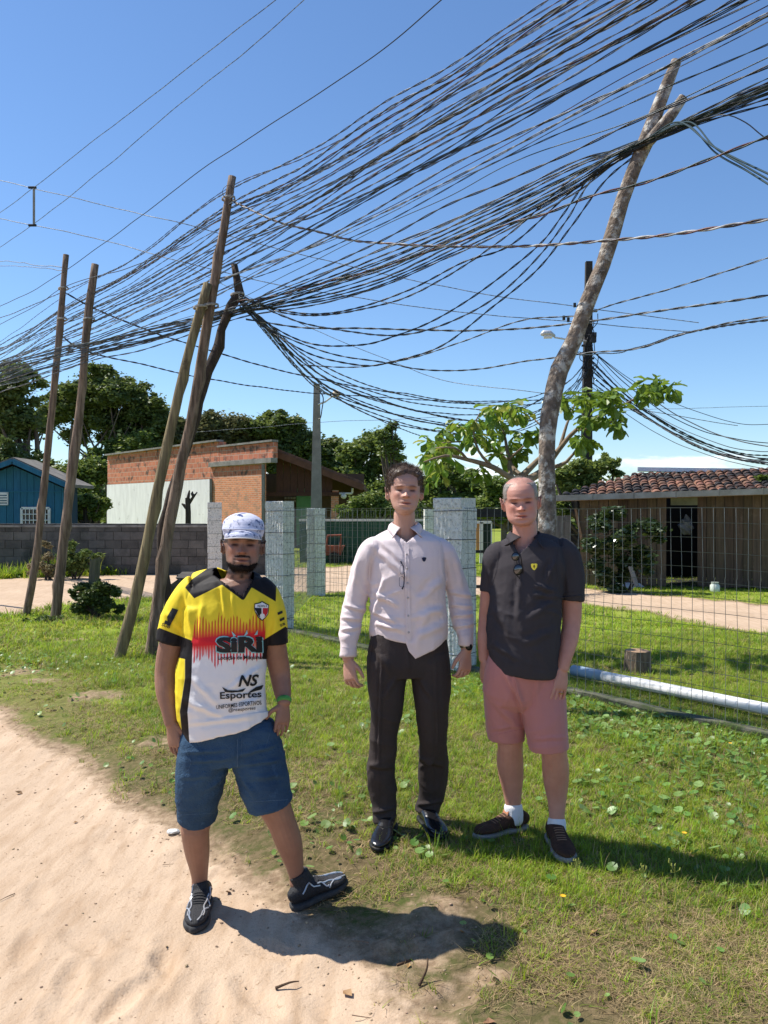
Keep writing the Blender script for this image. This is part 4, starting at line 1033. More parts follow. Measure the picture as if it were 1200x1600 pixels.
# ------------------------------------------------------------------ rough wooden poles
M_POLE = mat('weathered_pole', (0.27, 0.195, 0.145), (0.125, 0.088, 0.065), 5, 0.92, 2.5, 9, stretch=(5, 5, 0.45), contrast=(0.4, 0.6), dirt=((0.055, 0.04, 0.032), 6, 0.60, 0.78))
M_POLE_G = mat('greenish_pole', (0.27, 0.215, 0.115), (0.145, 0.112, 0.065), 4, 0.92, 2.2, 9, stretch=(5, 5, 0.45), contrast=(0.4, 0.6), dirt=((0.07, 0.05, 0.035), 6, 0.60, 0.78))
M_DARKBARK = mat('dark_bark', (0.085, 0.062, 0.048), (0.04, 0.03, 0.025), 9, 0.92, 1.4, 40, stretch=(3, 3, .6))
M_LICHEN = mat('lichen_bark', (0.235, 0.185, 0.145), (0.12, 0.092, 0.072), 9, 0.9, 2.4, 16, stretch=(2, 2, 1.5), contrast=(0.4, 0.6), dirt=((0.50, 0.47, 0.42), 9, 0.50, 0.60))
M_ROPE = mat('tie_rope', (0.45, 0.42, 0.38), (0.2, 0.18, 0.16), 40, 0.8)

def pole(name, ctrl, label, material, n=12, group=None, knots=0, branch=None, parent=None, seed=0):
    """ctrl: (px, py, Y, radius in metres), first = base. Base sunk in the ground."""
    rnd = random.Random(seed)
    pts = [tuple(P(a, b, y)) + (r,) for a, b, y, r in ctrl]; base = Vector(pts[0][:3])
    t = empty(name, (base.x, base.y, 0), label, 'pole' if name != 'tree_trunk_pole' else 'pole', group)
    c = catmull(pts, step=0.16); v, f = tube_geo([Vector(q[:3]) for q in c], [q[3] for q in c], n, True)
    v = np.array([tuple(q) for q in v]); ctr = np.repeat(c[:, :3], n, 0)
    k = fbm(v * np.array([9, 9, 2.2]) + seed * 3.1, 3, seed); dirs = v - ctr; v = ctr + dirs * (1 + 0.16 * k[:, None])
    for _ in range(knots):
        i = rnd.randrange(3, len(c) - 3); a = rnd.uniform(0, 6.28); q = c[i]; d = dirs[i * n + int(a / 6.283 * n) % n]; kc = q[:3] + d
        dist = np.linalg.norm(v - kc, axis=1); v += (dirs / (np.linalg.norm(dirs, axis=1)[:, None] + 1e-9)) * (q[3] * 0.38 * np.exp(-(dist / (q[3] * .9)) ** 2))[:, None]
    me = mesh('shaft', v, f, [material, M_CUT], True); me.polygons[len(me.polygons) - 1].material_index = 1
    for pl in list(me.polygons)[-2:]: pl.use_smooth = False
    link('shaft', me, t)
    return t, c
def rope(t, px, py, Y, r, ang=0.1):
    c = P(px, py, Y); mb = MB(); pts = [c + Vector((math.cos(a) * r, math.sin(a) * r, math.cos(a) * ang * r + 0.010 * (a / 6.28))) for a in np.linspace(0, 12.5, 26)]
    mb.tube(pts, 0.008, 5); mb.obj('tie_rope', M_ROPE, t)
def poles():
    t, c = pole('wooden_pole', [(36, 985, 12.3, 0.0592), (55, 880, 12.3, 0.0553), (73, 720, 12.3, 0.0521), (90, 550, 12.3, 0.0490), (103, 398, 12.3, 0.0411)], 'leftmost leaning grey wooden pole carrying the cables', M_POLE, group='rough wooden cable poles', knots=5, seed=1)
    rope(t, 97, 500, 12.3, .07); rope(t, 99, 452, 12.3, .07)
    t, c = pole('wooden_pole', [(84, 990, 12.0, 0.0751), (98, 860, 12.0, 0.0695), (112, 740, 12.0, 0.0672), (119, 690, 12.0, 0.0727), (127, 620, 12.0, 0.0553), (137, 500, 12.0, 0.0569), (149, 413, 12.0, 0.0521)], 'second wooden pole from the left, kinked halfway up', M_POLE, group='rough wooden cable poles', knots=6, seed=2)
    rope(t, 139, 500, 12.0, .08)
    t, c = pole('wooden_pole', [(181, 1045, 8.75, 0.0616), (215, 920, 8.75, 0.0585), (252, 740, 8.75, 0.0553), (290, 570, 8.75, 0.0521), (325, 443, 8.75, 0.0474)], 'greenish pole leaning right that ends below the cables', M_POLE_G, group='rough wooden cable poles', knots=3, seed=3)
    rope(t, 313, 482, 8.75, .072)
    t, c = pole('wooden_pole', [(233, 1045, 8.9, 0.0672), (252, 900, 8.95, 0.0632), (276, 760, 8.95, 0.0600), (302, 640, 8.9, 0.0553), (325, 500, 8.85, 0.0521), (346, 380, 8.8, 0.0474), (363, 276, 8.8, 0.0411)], 'tallest leaning wooden pole, behind the man in the cap', M_POLE, group='rough wooden cable poles', knots=8, seed=4)
    rope(t, 357, 312, 8.8, .068); rope(t, 328, 480, 8.8, .09)
    # thin wire loop at the top
    mb = MB(); q = P(361, 300, 8.7); mb.tube([q + Vector((math.cos(a) * .06 - .03, 0, math.sin(a) * .07)) for a in np.linspace(0, 6.28, 14)], .003, 4); mb.obj('wire_loop', M_STRAP, t)
    # dark crooked branch pole beside it
    t, c = pole('branch_pole', [(268, 1030, 9.3, 0.0516), (262, 930, 9.3, 0.0533), (252, 850, 9.3, 0.0499), (268, 770, 9.3, 0.0533), (292, 700, 9.3, 0.0516), (316, 610, 9.3, 0.0499), (325, 580, 9.3, 0.0533), (344, 541, 9.3, 0.0550), (346, 515, 9.3, 0.0482), (361, 478, 9.3, 0.0585), (374, 458, 9.3, 0.0585), (370, 435, 9.3, 0.0413), (366, 413, 9.3, 0.0361)],
                'crooked dark branch used as a pole behind the tallest pole', M_DARKBARK, knots=7, seed=5)
    rope(t, 371, 462, 9.3, .075)
    # tall curved trunk with the cables across its fork
    Yt = 6.5
    t, c = pole('curved_pole', [(854, 1125, Yt, .076), (855, 960, Yt, .073), (855, 800, Yt, .070), (854, 720, Yt, .068), (857, 650, Yt, .066), (866, 606, Yt, .070), (874, 578, Yt, .070), (898, 530, Yt, .063), (915, 480, Yt, .061), (942, 415, Yt, .060), (956, 370, Yt, .058), (972, 315, Yt, .056), (991, 262, Yt, .055), (1010, 215, Yt, .055), (1031, 160, Yt, .050), (1057, 96, Yt, .040)],
                'tall pale curved trunk with a forked top, rising behind the man in the dark polo', M_LICHEN, n=14, knots=6, seed=6)
    v = catmull([tuple(P(a, b, y)) + (r,) for a, b, y, r in ((1003, 232, Yt - .02, .045), (1028, 205, Yt - .05, .046), (1050, 178, Yt - .08, .042), (1068, 152, Yt - .1, .036))], step=.08)
    vv, ff = tube_geo([Vector(q[:3]) for q in v], [q[3] for q in v], 12, True); me = mesh('fork', np.array([tuple(q) for q in vv]), ff, [M_LICHEN, M_CUT], True)
    me.polygons[len(me.polygons) - 1].material_index = 1; me.polygons[len(me.polygons) - 1].use_smooth = False; link('fork', me, t)
poles()

def concrete_poles():
    mk = mat('tarred_concrete', (0.045, 0.038, 0.034), (0.028, 0.025, 0.023), 4, 0.85, 0.6, 30); mg = mat('pole_concrete', (0.27, 0.245, 0.21), (0.20, 0.18, 0.155), 4, 0.85, 0.5, 30)
    mm = mat('lamp_alloy', (0.55, 0.55, 0.56), rough=0.4, metal=0.3); mdk = mat('black_fitting', (0.02, 0.02, 0.022), rough=0.5)
    def fly(Y, top, bot, wt, wb, m, name, label):
        a = P(bot[0], bot[1], Y); a.z = -0.1; b = P(top[0], top[1], Y); t = empty(name, (a.x, Y, 0), label, 'utility pole')
        mb = MB(); vs = []
        for p, w in ((a, wb), (b, wt)):
            for i, j in ((-1, -1), (1, -1), (1, 1), (-1, 1)): vs.append(p + Vector((i * w / 2, j * w * .4, 0)))
        mb.add(vs, [(3, 2, 1, 0), (4, 5, 6, 7), (0, 1, 5, 4), (1, 2, 6, 5), (2, 3, 7, 6), (3, 0, 4, 7)])
        mb.obj('shaft', m, t); return t, a, b
    t, a, b = fly(20.0, (920, 409), (914, 720), .155, .30, mk, 'concrete_pole', 'tall black rectangular utility pole behind the curved trunk, with a street lamp arm')
    mb = MB(); mb.tube([P(917, 533, 19.9), P(890, 531, 19.8), P(866, 527, 19.7)], .022, 6); arm = mb.obj('lamp_arm', mm, t)
    mb = MB(); c = P(856, 524, 19.7); mb.tube([c + Vector((-.17, 0, .02)), c + Vector((-.10, 0, .05)), c + Vector((.05, 0, .05)), c + Vector((.17, 0, -.02))], [.03, .075, .07, .03], 10); hd = mb.obj('lamp_head', mm, t, True)
    mb = MB(); mb.tube([c + Vector((-.10, 0, -.03)), c + Vector((.10, 0, -.03))], [.05, .045], 8); mb.obj('lamp_lens', mat('lamp_glass', (0.7, 0.7, 0.7), rough=.2), t)
    for py in (478, 486, 500, 540, 552, 560, 575): 
        mb = MB(); q = P(917 + random.uniform(-3, 3), py, 19.8); mb.box(q, (.42 if py < 500 else .26, .06, .045)); mb.obj('bracket', mdk, t)
    for px, py in ((898, 480), (905, 481), (881, 500), (888, 503), (930, 526)):
        mb = MB(); q = P(px, py, 19.7); mb.tube([q, q + Vector((0, 0, .10))], .035, 7); mb.obj('insulator', mdk, t)
    mb = MB(); mb.box(P(927, 528, 19.8), (.12, .12, .22)); mb.obj('meter_box', M_STRAP, t)
    random.seed(55)
    for k in range(7):
        mb = MB(); x0 = 917 + random.uniform(-14, 12); pts = [P(x0 + 7 * math.sin(i * 1.3 + k), 490 + i * random.uniform(10, 17), 19.75) for i in range(8)]
        mb.tube([Vector(q[:3]) for q in catmull([tuple(p) for p in pts])], .010, 4); mb.obj('hanging_wire', mdk, t)
    t, a, b = fly(28.0, (495, 600), (494, 800), .20, .42, mg, 'concrete_pole', 'pale grey concrete utility pole in front of the brick house, with a small lamp')
    mb = MB(); mb.tube([P(497, 632, 27.9), P(508, 628, 27.8), P(521, 618, 27.7)], .03, 6); mb.obj('lamp_arm', mm, t)
    mb = MB(); c = P(526, 616, 27.7); mb.tube([c + Vector((-.12, 0, -.02)), c + Vector((0, 0, .03)), c + Vector((.14, 0, .02))], [.08, .13, .05], 9); mb.obj('lamp_head', mat('lamp_beige', (0.55, 0.45, 0.33)), t, True)
    mb = MB(); mb.tube([Vector(q[:3]) for q in catmull([tuple(P(*q)) for q in ((499, 610, 27.8), (505, 622, 27.8), (503, 640, 27.8), (501, 652, 27.8), (498, 655, 27.8))])], .018, 4); mb.obj('hanging_wire', mdk, t)
concrete_poles()

# ------------------------------------------------------------------ trees
def leaf_cloud(centers, radii, n, size, rnd, flat=0.35, squash=None):
    """n rhombic leaf faces spread through the ellipsoids' volume, denser to the outside"""
    centers = np.asarray(centers, float); radii = np.asarray(radii, float)
    if radii.ndim == 1: radii = np.stack([radii, radii, radii * .7], 1)
    w = radii.prod(1) ** (2 / 3.); k = rnd.choice(len(centers), n, p=w / w.sum())
    d = rnd.normal(size=(n, 3)); d /= np.linalg.norm(d, axis=1)[:, None]; rr = rnd.random(n) ** (1 / 2.2)
    # ragged outline: radius modulated by noise
    rr = rr * (1 + 0.28 * vnoise(d * 2.3 + centers[k] * 1.7, 5))
    rr = np.where(rnd.random(n) < .24, rr * rnd.uniform(1.1, 1.65, n), rr)
    p = centers[k] + d * radii[k] * rr[:, None]
    a = rnd.normal(size=(n, 3)); a[:, 2] *= flat; a /= np.linalg.norm(a, axis=1)[:, None]
    b = np.cross(a, rnd.normal(size=(n, 3))); b /= np.linalg.norm(b, axis=1)[:, None] + 1e-9
    s = size * rnd.uniform(.55, 1.3, n)[:, None]
    v = np.stack([p - a * s, p + b * s * .5, p + a * s, p - b * s * .5], 1).reshape(-1, 3)
    f = np.arange(n * 4).reshape(n, 4)
    return v, f
M_LEAF = [mat('leaf_deep', (0.080, 0.120, 0.028), (0.125, 0.165, 0.040), 0.9, 0.5, spec=0.5, transl=0.34),
          mat('leaf_mid', (0.110, 0.165, 0.032), (0.165, 0.22, 0.048), 0.8, 0.5, spec=0.5, transl=0.36),
          mat('leaf_light', (0.115, 0.175, 0.030), (0.17, 0.22, 0.05), 1.5, 0.5, spec=0.4, transl=0.35),
          mat('leaf_olive', (0.11, 0.125, 0.042), (0.17, 0.16, 0.07), 1.2, 0.6, spec=0.3, transl=0.25)]
M_TRUNK = mat('far_trunk', (0.16, 0.125, 0.095), (0.09, 0.07, 0.055), 3, 0.9)

def far_tree(px, base_y_px, Y, clumps, nleaf, size, m, label, trunks=((0, 0),), seed=0, group='trees behind the houses', name='tree'):
    """clumps: (px, py, radius px, dY)"""
    rnd = np.random.default_rng(seed); rr = random.Random(seed)
    b = P(px, base_y_px, Y); b.z = 0; t = empty(name, b, label, 'tree', group)
    cs = []; rs = []
    for cx, cy, r, dY in clumps:
        c = P(cx, cy, Y + dY); R_ = r / F * (Y + dY); m_ = max(5, int(r / 2.6))
        cs.append(np.array(c)); rs.append(R_ * .74)
        for _ in range(m_):
            d = rnd.normal(size=3); d /= np.linalg.norm(d); q = np.array(c) + d * R_ * rr.uniform(.45, 1.05) * np.array([1, 1, .8]); cs.append(q); rs.append(R_ * rr.uniform(.13, .34))
    v, f = leaf_cloud(cs, np.array(rs), int(nleaf * 3.0), size * .66, rnd)
    me = mesh('crown', v, f, m, False); link('crown', me, t)
    mb = MB()
    for dx, lean in trunks:
        p0 = P(px + dx, base_y_px, Y); p0.z = -.1; top = Vector(cs[rr.randrange(len(cs))]); top = p0.lerp(Vector((p0.x + lean, Y, top.z)), .8)
        h = top.z; pts = [p0, p0.lerp(top, .35) + Vector((rr.uniform(-.2, .2), 0, 0)), p0.lerp(top, .7) + Vector((rr.uniform(-.3, .3), 0, 0)), top]
        mb.tube([Vector(q[:3]) for q in catmull([tuple(q) for q in pts])], list(np.linspace(.16, .06, 25)), 6)
    mb.obj('trunk', M_TRUNK, t, True)
    near = list(range(len(cs))); rr.shuffle(near)
    for i in near[:16]:
        mb = MB(); e = Vector(cs[i]); s_ = P(px + rr.choice(trunks)[0], base_y_px, Y); s_.z = e.z * rr.uniform(.35, .6); mid = s_.lerp(e, .55) + Vector((0, 0, -.08 * e.z))
        mb.tube([Vector(q[:3]) for q in catmull([tuple(s_), tuple(mid), tuple(e)], per=4)], list(np.linspace(.08, .02, 9)), 5); mb.obj('limb', M_TRUNK, t, True)
    return t
def far_trees():
    L = M_LEAF
    far_tree(12, 850, 27, [(5, 610, 55, 0), (-30, 640, 60, 1), (22, 585, 30, 0), (30, 660, 45, 0), (10, 720, 50, -1), (40, 740, 40, -1), (-60, 600, 60, 1)], 15000, .13, L[0], 'dark tree at the far left, rising behind the blue house', [(0, 0), (30, .3)], 1)
    far_tree(-70, 850, 30, [(-90, 600, 70, 0), (-120, 680, 80, 0)], 3000, .2, L[1], 'tree beyond the left edge of the view', [(0, 0)], 2)
    far_tree(160, 850, 43, [(92, 640, 36, 0), (128, 615, 36, 0), (160, 598, 34, 0), (195, 612, 38, 0), (232, 640, 36, 0), (250, 662, 26, 0), (150, 650, 50, 1), (200, 665, 45, 1), (70, 655, 26, 0), (120, 680, 26, 1), (225, 690, 30, 0), (180, 610, 30, -1)], 30000, .16, L[0],
             'big umbrella crowned tree with bare trunks between the blue house and the brick house', [(-50, -1.5), (-35, -.5), (-10, 0), (10, .3), (25, .5), (40, 1), (55, .5), (75, 1.2)], 3)
    far_tree(100, 850, 41, [(70, 750, 34, 0), (115, 745, 36, 0), (150, 735, 40, 0), (185, 720, 40, 1), (215, 700, 40, 1), (130, 780, 30, -1)], 11000, .17, L[1], 'dense mid green undergrowth trees under the umbrella crown', [(0, 0), (30, 0)], 4)
    far_tree(330, 850, 44, [(300, 680, 38, 0), (335, 668, 34, 0), (372, 665, 30, 0), (350, 695, 45, 1), (270, 690, 30, 0), (310, 720, 40, 0)], 15000, .2, L[3], 'olive tree rising behind the left half of the brick house', [(0, 0)], 5)
    far_tree(420, 850, 44, [(410, 668, 30, 0), (440, 672, 36, 0), (470, 690, 38, 0), (400, 700, 40, 1), (505, 715, 36, 0), (450, 720, 45, 0), (530, 740, 30, 0)], 17000, .2, L[0], 'dark rounded tree behind the porch roof of the brick house', [(0, 0), (60, 0)], 6)
    far_tree(570, 850, 40, [(555, 705, 30, 0), (585, 690, 28, 0), (560, 745, 36, 0), (600, 725, 32, 0), (625, 745, 26, 0), (540, 770, 30, 0), (590, 770, 34, -1)], 14000, .16, L[1], 'bushy tree left of the head of the man in pink', [(0, 0), (20, 0)], 7)
    far_tree(612, 850, 37, [(600, 680, 20, 0), (612, 668, 14, 0), (618, 692, 16, 0), (606, 705, 22, 0), (622, 715, 14, 0)], 1900, .11, L[1], 'airy slender tree top over the bushy tree', [(0, 0), (8, .2)], 8)
    far_tree(700, 850, 36, [(680, 752, 26, 0), (700, 738, 22, 0), (722, 748, 24, 0), (745, 765, 26, 0), (770, 770, 26, 0), (690, 780, 28, 0), (730, 785, 30, 0)], 9000, .15, L[1], 'grey green tree between the two men on the right', [(0, 0), (30, 0)], 9)
    far_tree(790, 850, 34, [(775, 760, 24, 0), (800, 775, 26, 0), (760, 790, 26, 0), (835, 790, 24, 0), (790, 800, 24, 0)], 7000, .14, L[2], 'light green leafy tree behind the man in the dark polo', [(0, 0)], 10)
    far_tree(905, 850, 19.5, [(885, 740, 24, 0), (905, 728, 20, 0), (930, 735, 20, 0), (950, 725, 18, 0), (966, 740, 10, 0), (890, 762, 22, 0), (870, 790, 22, 0), (920, 750, 22, 0), (845, 800, 24, 0)], 4200, .105, L[1], 'bushy tree with large dark leaves left above the shed roof', [(0, 0), (30, .1)], 11)
    far_tree(1230, 850, 50, [(1180, 790, 30, 0), (1240, 770, 50, 0), (1330, 760, 60, 0)], 4000, .25, L[0], 'distant trees beyond the right edge behind the shed', [(0, 0)], 12)
    # low bushes
    for i, (px, py, Y, cl, n_, sz, m, lab) in enumerate([
        (135, 815, 27, [(120, 790, 16, 0), (138, 782, 18, 0), (158, 790, 16, 0), (150, 805, 14, 0), (115, 806, 14, 0)], 2600, .11, L[2], 'light green bush behind the block wall, between the blue house and the lime washed wall'),
        (580, 815, 27, [(560, 785, 18, 0), (585, 778, 20, 0), (545, 800, 16, 0), (600, 795, 20, 0), (575, 805, 16, 0), (535, 795, 12, 0)], 3600, .10, L[2], 'light green bush behind the green wall, left of the man in pink'),
        ]):
        t = far_tree(px, py, Y, cl, n_, sz, m, lab, ((0, 0),), 30 + i, None, 'bush'); t['category'] = 'bush'
far_trees()

def bush(name, px, Y, clumps, n, size, m, label, stems=4, seed=0, cat='bush', z0=0.0):
    rnd = np.random.default_rng(seed); rr = random.Random(seed); b = P(px, 800, Y); b.z = z0
    t = empty(name, b, label, cat); cs = []; rs = []
    for cx, cy, r, dY in clumps:
        c = P(cx, cy, Y + dY); R_ = r / F * Y
        for _ in range(4): cs.append(np.array(c) + rnd.normal(size=3) * R_ * .35); rs.append(R_ * rr.uniform(.4, .65))
    v, f = leaf_cloud(cs, np.array(rs), n, size, rnd); link('foliage', mesh('foliage', v, f, m), t)
    for k in range(stems):
        e = Vector(cs[rr.randrange(len(cs))]); mb = MB(); s_ = b + Vector((rr.uniform(-.08, .08), rr.uniform(-.05, .05), -.02)); mb.tube([Vector(q[:3]) for q in catmull([tuple(s_), tuple(s_.lerp(e, .5) + Vector((0, 0, .05))), tuple(e)], per=4)], list(np.linspace(.022, .006, 9)), 5)
        mb.obj('stem', M_DARKBARK, t)
    return t
M_CITRUS = mat('citrus_leaf', (0.030, 0.055, 0.016), (0.055, 0.085, 0.022), 3, 0.32, spec=0.6, transl=0.15)
M_SHRUB = mat('shrub_leaf', (0.045, 0.075, 0.02), (0.085, 0.12, 0.03), 3, 0.5, transl=0.2)
M_WEED = mat('weed_leaf', (0.11, 0.175, 0.035), (0.17, 0.21, 0.06), 4, 0.6, transl=0.3)
bush('citrus_bush', 975, 15.7, [(965, 805, 22, 0), (940, 820, 22, 0), (1000, 825, 24, 0), (925, 850, 24, 0), (960, 850, 30, 0), (1005, 858, 24, 0), (935, 885, 24, 0), (975, 882, 26, 0), (1010, 885, 16, 0), (1025, 840, 12, 0), (950, 905, 18, 0)], 9500, .060, M_CITRUS, 'dark glossy citrus bush in front of the plank shed', 5, 1)
bush('low_shrub', 155, 11.8, [(140, 925, 16, 0), (160, 920, 18, 0), (178, 930, 14, 0), (130, 945, 20, 0), (160, 945, 22, 0), (185, 950, 14, 0), (118, 930, 10, 0)], 9000, .030, M_SHRUB, 'dense dark green shrub at the foot of the cut post', 5, 2)
bush('low_shrub', 95, 11.6, [(70, 968, 16, 0), (95, 975, 18, 0), (40, 985, 18, 0), (10, 990, 18, 0), (110, 985, 12, 0)], 3500, .030, M_SHRUB, 'low creeping plants around the feet of the two left poles', 3, 3)
bush('tall_weed', 118, 18.6, [(112, 858, 14, 0), (128, 868, 14, 0), (105, 878, 14, 0), (135, 882, 12, 0), (150, 868, 10, 0), (120, 888, 16, 0)], 3200, .045, M_WEED, 'tall weeds against the block wall between the two left poles', 5, 4, 'weeds')
bush('tall_weed', 75, 18.4, [(72, 850, 8, 0), (78, 868, 10, 0), (68, 882, 12, 0), (85, 888, 14, 0), (50, 890, 12, 0)], 2200, .035, mat('dry_weed', (0.19, 0.17, 0.075), (0.27, 0.22, 0.12), 4, 0.7, transl=0.2), 'dry yellowish weeds against the block wall at the left', 4, 5, 'weeds')
bush('roof_plant', 1200, 16.6, [(1190, 754, 9, 0), (1202, 747, 10, 0), (1216, 753, 12, 0)], 520, .07, M_LEAF[2], 'small bright green plant growing on the shed roof at the right edge', 3, 77, 'plant', P(1200, 764, 16.6).z)
def far_wood():
    rnd = np.random.default_rng(91); cs = []; rs = []
    for k in range(110):
        x = -420 + k * 19 + rnd.uniform(-12, 12); Y = rnd.uniform(58, 74); c = P(x, rnd.uniform(768, 790), Y); cs.append(np.array(c)); rs.append(rnd.uniform(1.2, 2.3))
        c2 = np.array(c); c2[2] = .8; cs.append(c2); rs.append(1.8)
    v, f = leaf_cloud(cs, np.array(rs), 52000, .30, rnd); o = link('far_wood', mesh('far_wood', v, f, M_LEAF[0])); o['kind'] = 'stuff'; o['label'] = 'low far off wood along the horizon'
far_wood()
def dead_tree():
    Y = 26.5; b = P(294, 830, Y); b.z = 0; t = empty('dead_tree', b, 'small bare dead tree in front of the lime washed wall', 'tree'); m = M_DARKBARK
    mb = MB(); mb.tube([b, P(294, 800, Y), P(293, 778, Y)], [.10, .09, .08], 7); mb.obj('trunk', m, t)
    for q in ([(293, 790), (301, 778), (308, 769)], [(293, 782), (295, 772), (296, 766)], [(293, 796), (287, 789), (284, 787)], [(303, 776), (300, 771), (301, 768)]):
        mb = MB(); mb.tube([P(x, y, Y) for x, y in q], [.06, .045, .02], 6); mb.obj('branch', m, t)
    for q in ([(252, 755), (264, 760), (272, 764)], [(258, 744), (266, 757)]): pass
dead_tree()

# ------------------------------------------------------------------ big leaved young tree right of centre
def almond_tree():
    Y = 9.0; b = P(805, 800, Y); b.z = 0; t = empty('broadleaf_tree', b, 'young tree with spreading branches and big bright leaves above the man in the dark polo', 'tree')
    mbk = mat('tan_branch', (0.27, 0.20, 0.13), (0.16, 0.12, 0.085), 8, 0.85)
    mb = MB(); mb.tube([Vector(q[:3]) for q in catmull([tuple(P(806, 1000, Y))[:2] + (-.05,), tuple(P(808, 900, Y)), tuple(P(810, 800, Y)), tuple(P(822, 752, Y))])], list(np.linspace(.075, .045, 25)), 10); mb.obj('trunk', mbk, t, True)
    limbs = [
        [(822, 752, 0, .05), (800, 748, -.1, .035), (770, 730, -.2, .03), (730, 718, -.3, .022), (695, 712, -.4, .014), (662, 722, -.4, .008)],
        [(800, 748, -.1, .03), (792, 720, .1, .02), (770, 700, .2, .016), (735, 690, .2, .012), (690, 692, .2, .007)],
        [(822, 752, 0, .045), (800, 730, .2, .03), (792, 700, .3, .02), (786, 672, .4, .012), (770, 650, .4, .007)],
        [(815, 745, 0, .04), (845, 715, .1, .028), (862, 700, .3, .02), (850, 670, .4, .014), (835, 655, .4, .008)],
        [(822, 752, 0, .05), (848, 735, .3, .04), (875, 700, .5, .030), (900, 672, .5, .024), (935, 652, .5, .018), (975, 632, .6, .012), (1035, 600, .6, .007)],
        [(875, 700, .5, .025), (885, 665, .6, .016), (895, 640, .7, .012), (905, 612, .7, .007)],
        [(900, 672, .5, .018), (930, 668, .4, .012), (965, 655, .4, .007)],
        [(848, 735, .3, .03), (885, 722, .2, .02), (905, 695, .2, .010)],
        [(770, 730, -.2, .02), (748, 705, -.3, .014), (740, 670, -.3, .010), (750, 645, -.3, .006)],
        [(730, 718, -.3, .016), (712, 700, -.4, .010), (680, 700, -.4, .006)],
        [(792, 720, .1, .014), (815, 700, 0, .01), (825, 690, 0, .006)]]
    tips = []
    for lb in limbs:
        c = catmull([tuple(P(a, b_, Y + d)) + (r,) for a, b_, d, r in lb], step=.08); mb = MB(); mb.tube([Vector(q[:3]) for q in c], [q[3] for q in c], 7); mb.obj('limb', mbk, t, True)
    # leaf rosettes: (px, py, dY, leaves, spread)
    ros = []
    rnd = random.Random(5)
    # filled bands of foliage seen in the photograph
    bands = [((655, 722), (680, 700), 4), ((672, 690), (715, 685), 5), ((715, 668), (750, 660), 5), ((745, 650), (800, 645), 7), ((800, 640), (830, 655), 3), ((715, 700), (735, 690), 2), ((700, 722), (668, 745), 3), ((745, 690), (775, 700), 3), ((800, 690), (838, 672), 4), ((795, 705), (815, 715), 2),
             ((740, 730), (760, 735), 2), ((770, 668), (790, 672), 2), ((905, 608), (925, 616), 4), ((895, 640), (925, 655), 4), ((940, 628), (985, 618), 7), ((985, 612), (1045, 600), 9), ((960, 655), (985, 645), 4), ((930, 655), (950, 650), 1), ((890, 665), (915, 690), 3), ((865, 622), (880, 640), 2), ((905, 690), (925, 678), 2)]
    for (a, b_), (c, d), n in bands:
        for k in range(n):
            u = rnd.random(); ros.append((a + (c - a) * u + rnd.uniform(-9, 9), b_ + (d - b_) * u + rnd.uniform(-13, 12), rnd.uniform(-.45, .6)))
    ml = [mat('almond_leaf', (0.095, 0.185, 0.018), (0.17, 0.275, 0.032), 5, 0.36, spec=0.5, transl=0.38, obj_rand=0.25), mat('almond_leaf_yellow', (0.24, 0.26, 0.04), (0.19, 0.25, 0.05), 5, 0.45, transl=0.4, obj_rand=0.2)]
    shapes = []
    for i, L in enumerate((.17, .13, .20)):
        for mi in (0, 1):
            mb = MB(); w = L * .27; vs = [(0, 0, 0), (-w * .35, L * .3, .012), (w * .35, L * .3, .012), (0, L * .3, -.003), (-w, L * .68, .018), (w, L * .68, .018), (0, L * .68, 0), (-w * .6, L * .93, -.002), (w * .6, L * .93, -.002), (0, L * 1.0, -.018)]
            mb.add(vs, [(0, 3, 1), (0, 2, 3), (1, 3, 6, 4), (3, 2, 5, 6), (4, 6, 9, 7), (6, 5, 8, 9)]); shapes.append(mb.mesh('leaf', ml[mi]))
    count = 0; rest = MB(); L0 = wloc(t)
    for px, py, d in ros:
        c = P(px, py, Y + d)
        # short twig to the rosette from below
        for k in range(9):
            a = 6.283 * k / 9 + rnd.uniform(-.3, .3); tilt = rnd.uniform(-1.35, .15)
            e = Euler((tilt, rnd.uniform(-.5, .5), a)); loc = c + Vector((rnd.uniform(-.03, .03), rnd.uniform(-.03, .03), rnd.uniform(-.05, .05)))
            sh = shapes[rnd.choice((0, 0, 0, 2, 2, 4, 4, 1, 3)) ]; 
            if count < 295:
                o = bpy.data.objects.new('leaf', sh); COL.objects.link(o); o.parent = t; o.location = loc - L0; o.rotation_euler = e; count += 1
            else:
                M = e.to_matrix(); rest.add([M @ v.co + loc for v in sh.vertices], [tuple(p.vertices) for p in sh.polygons], 0)
    rest.obj('more_leaves', ml, t)['kind'] = 'stuff'
almond_tree()

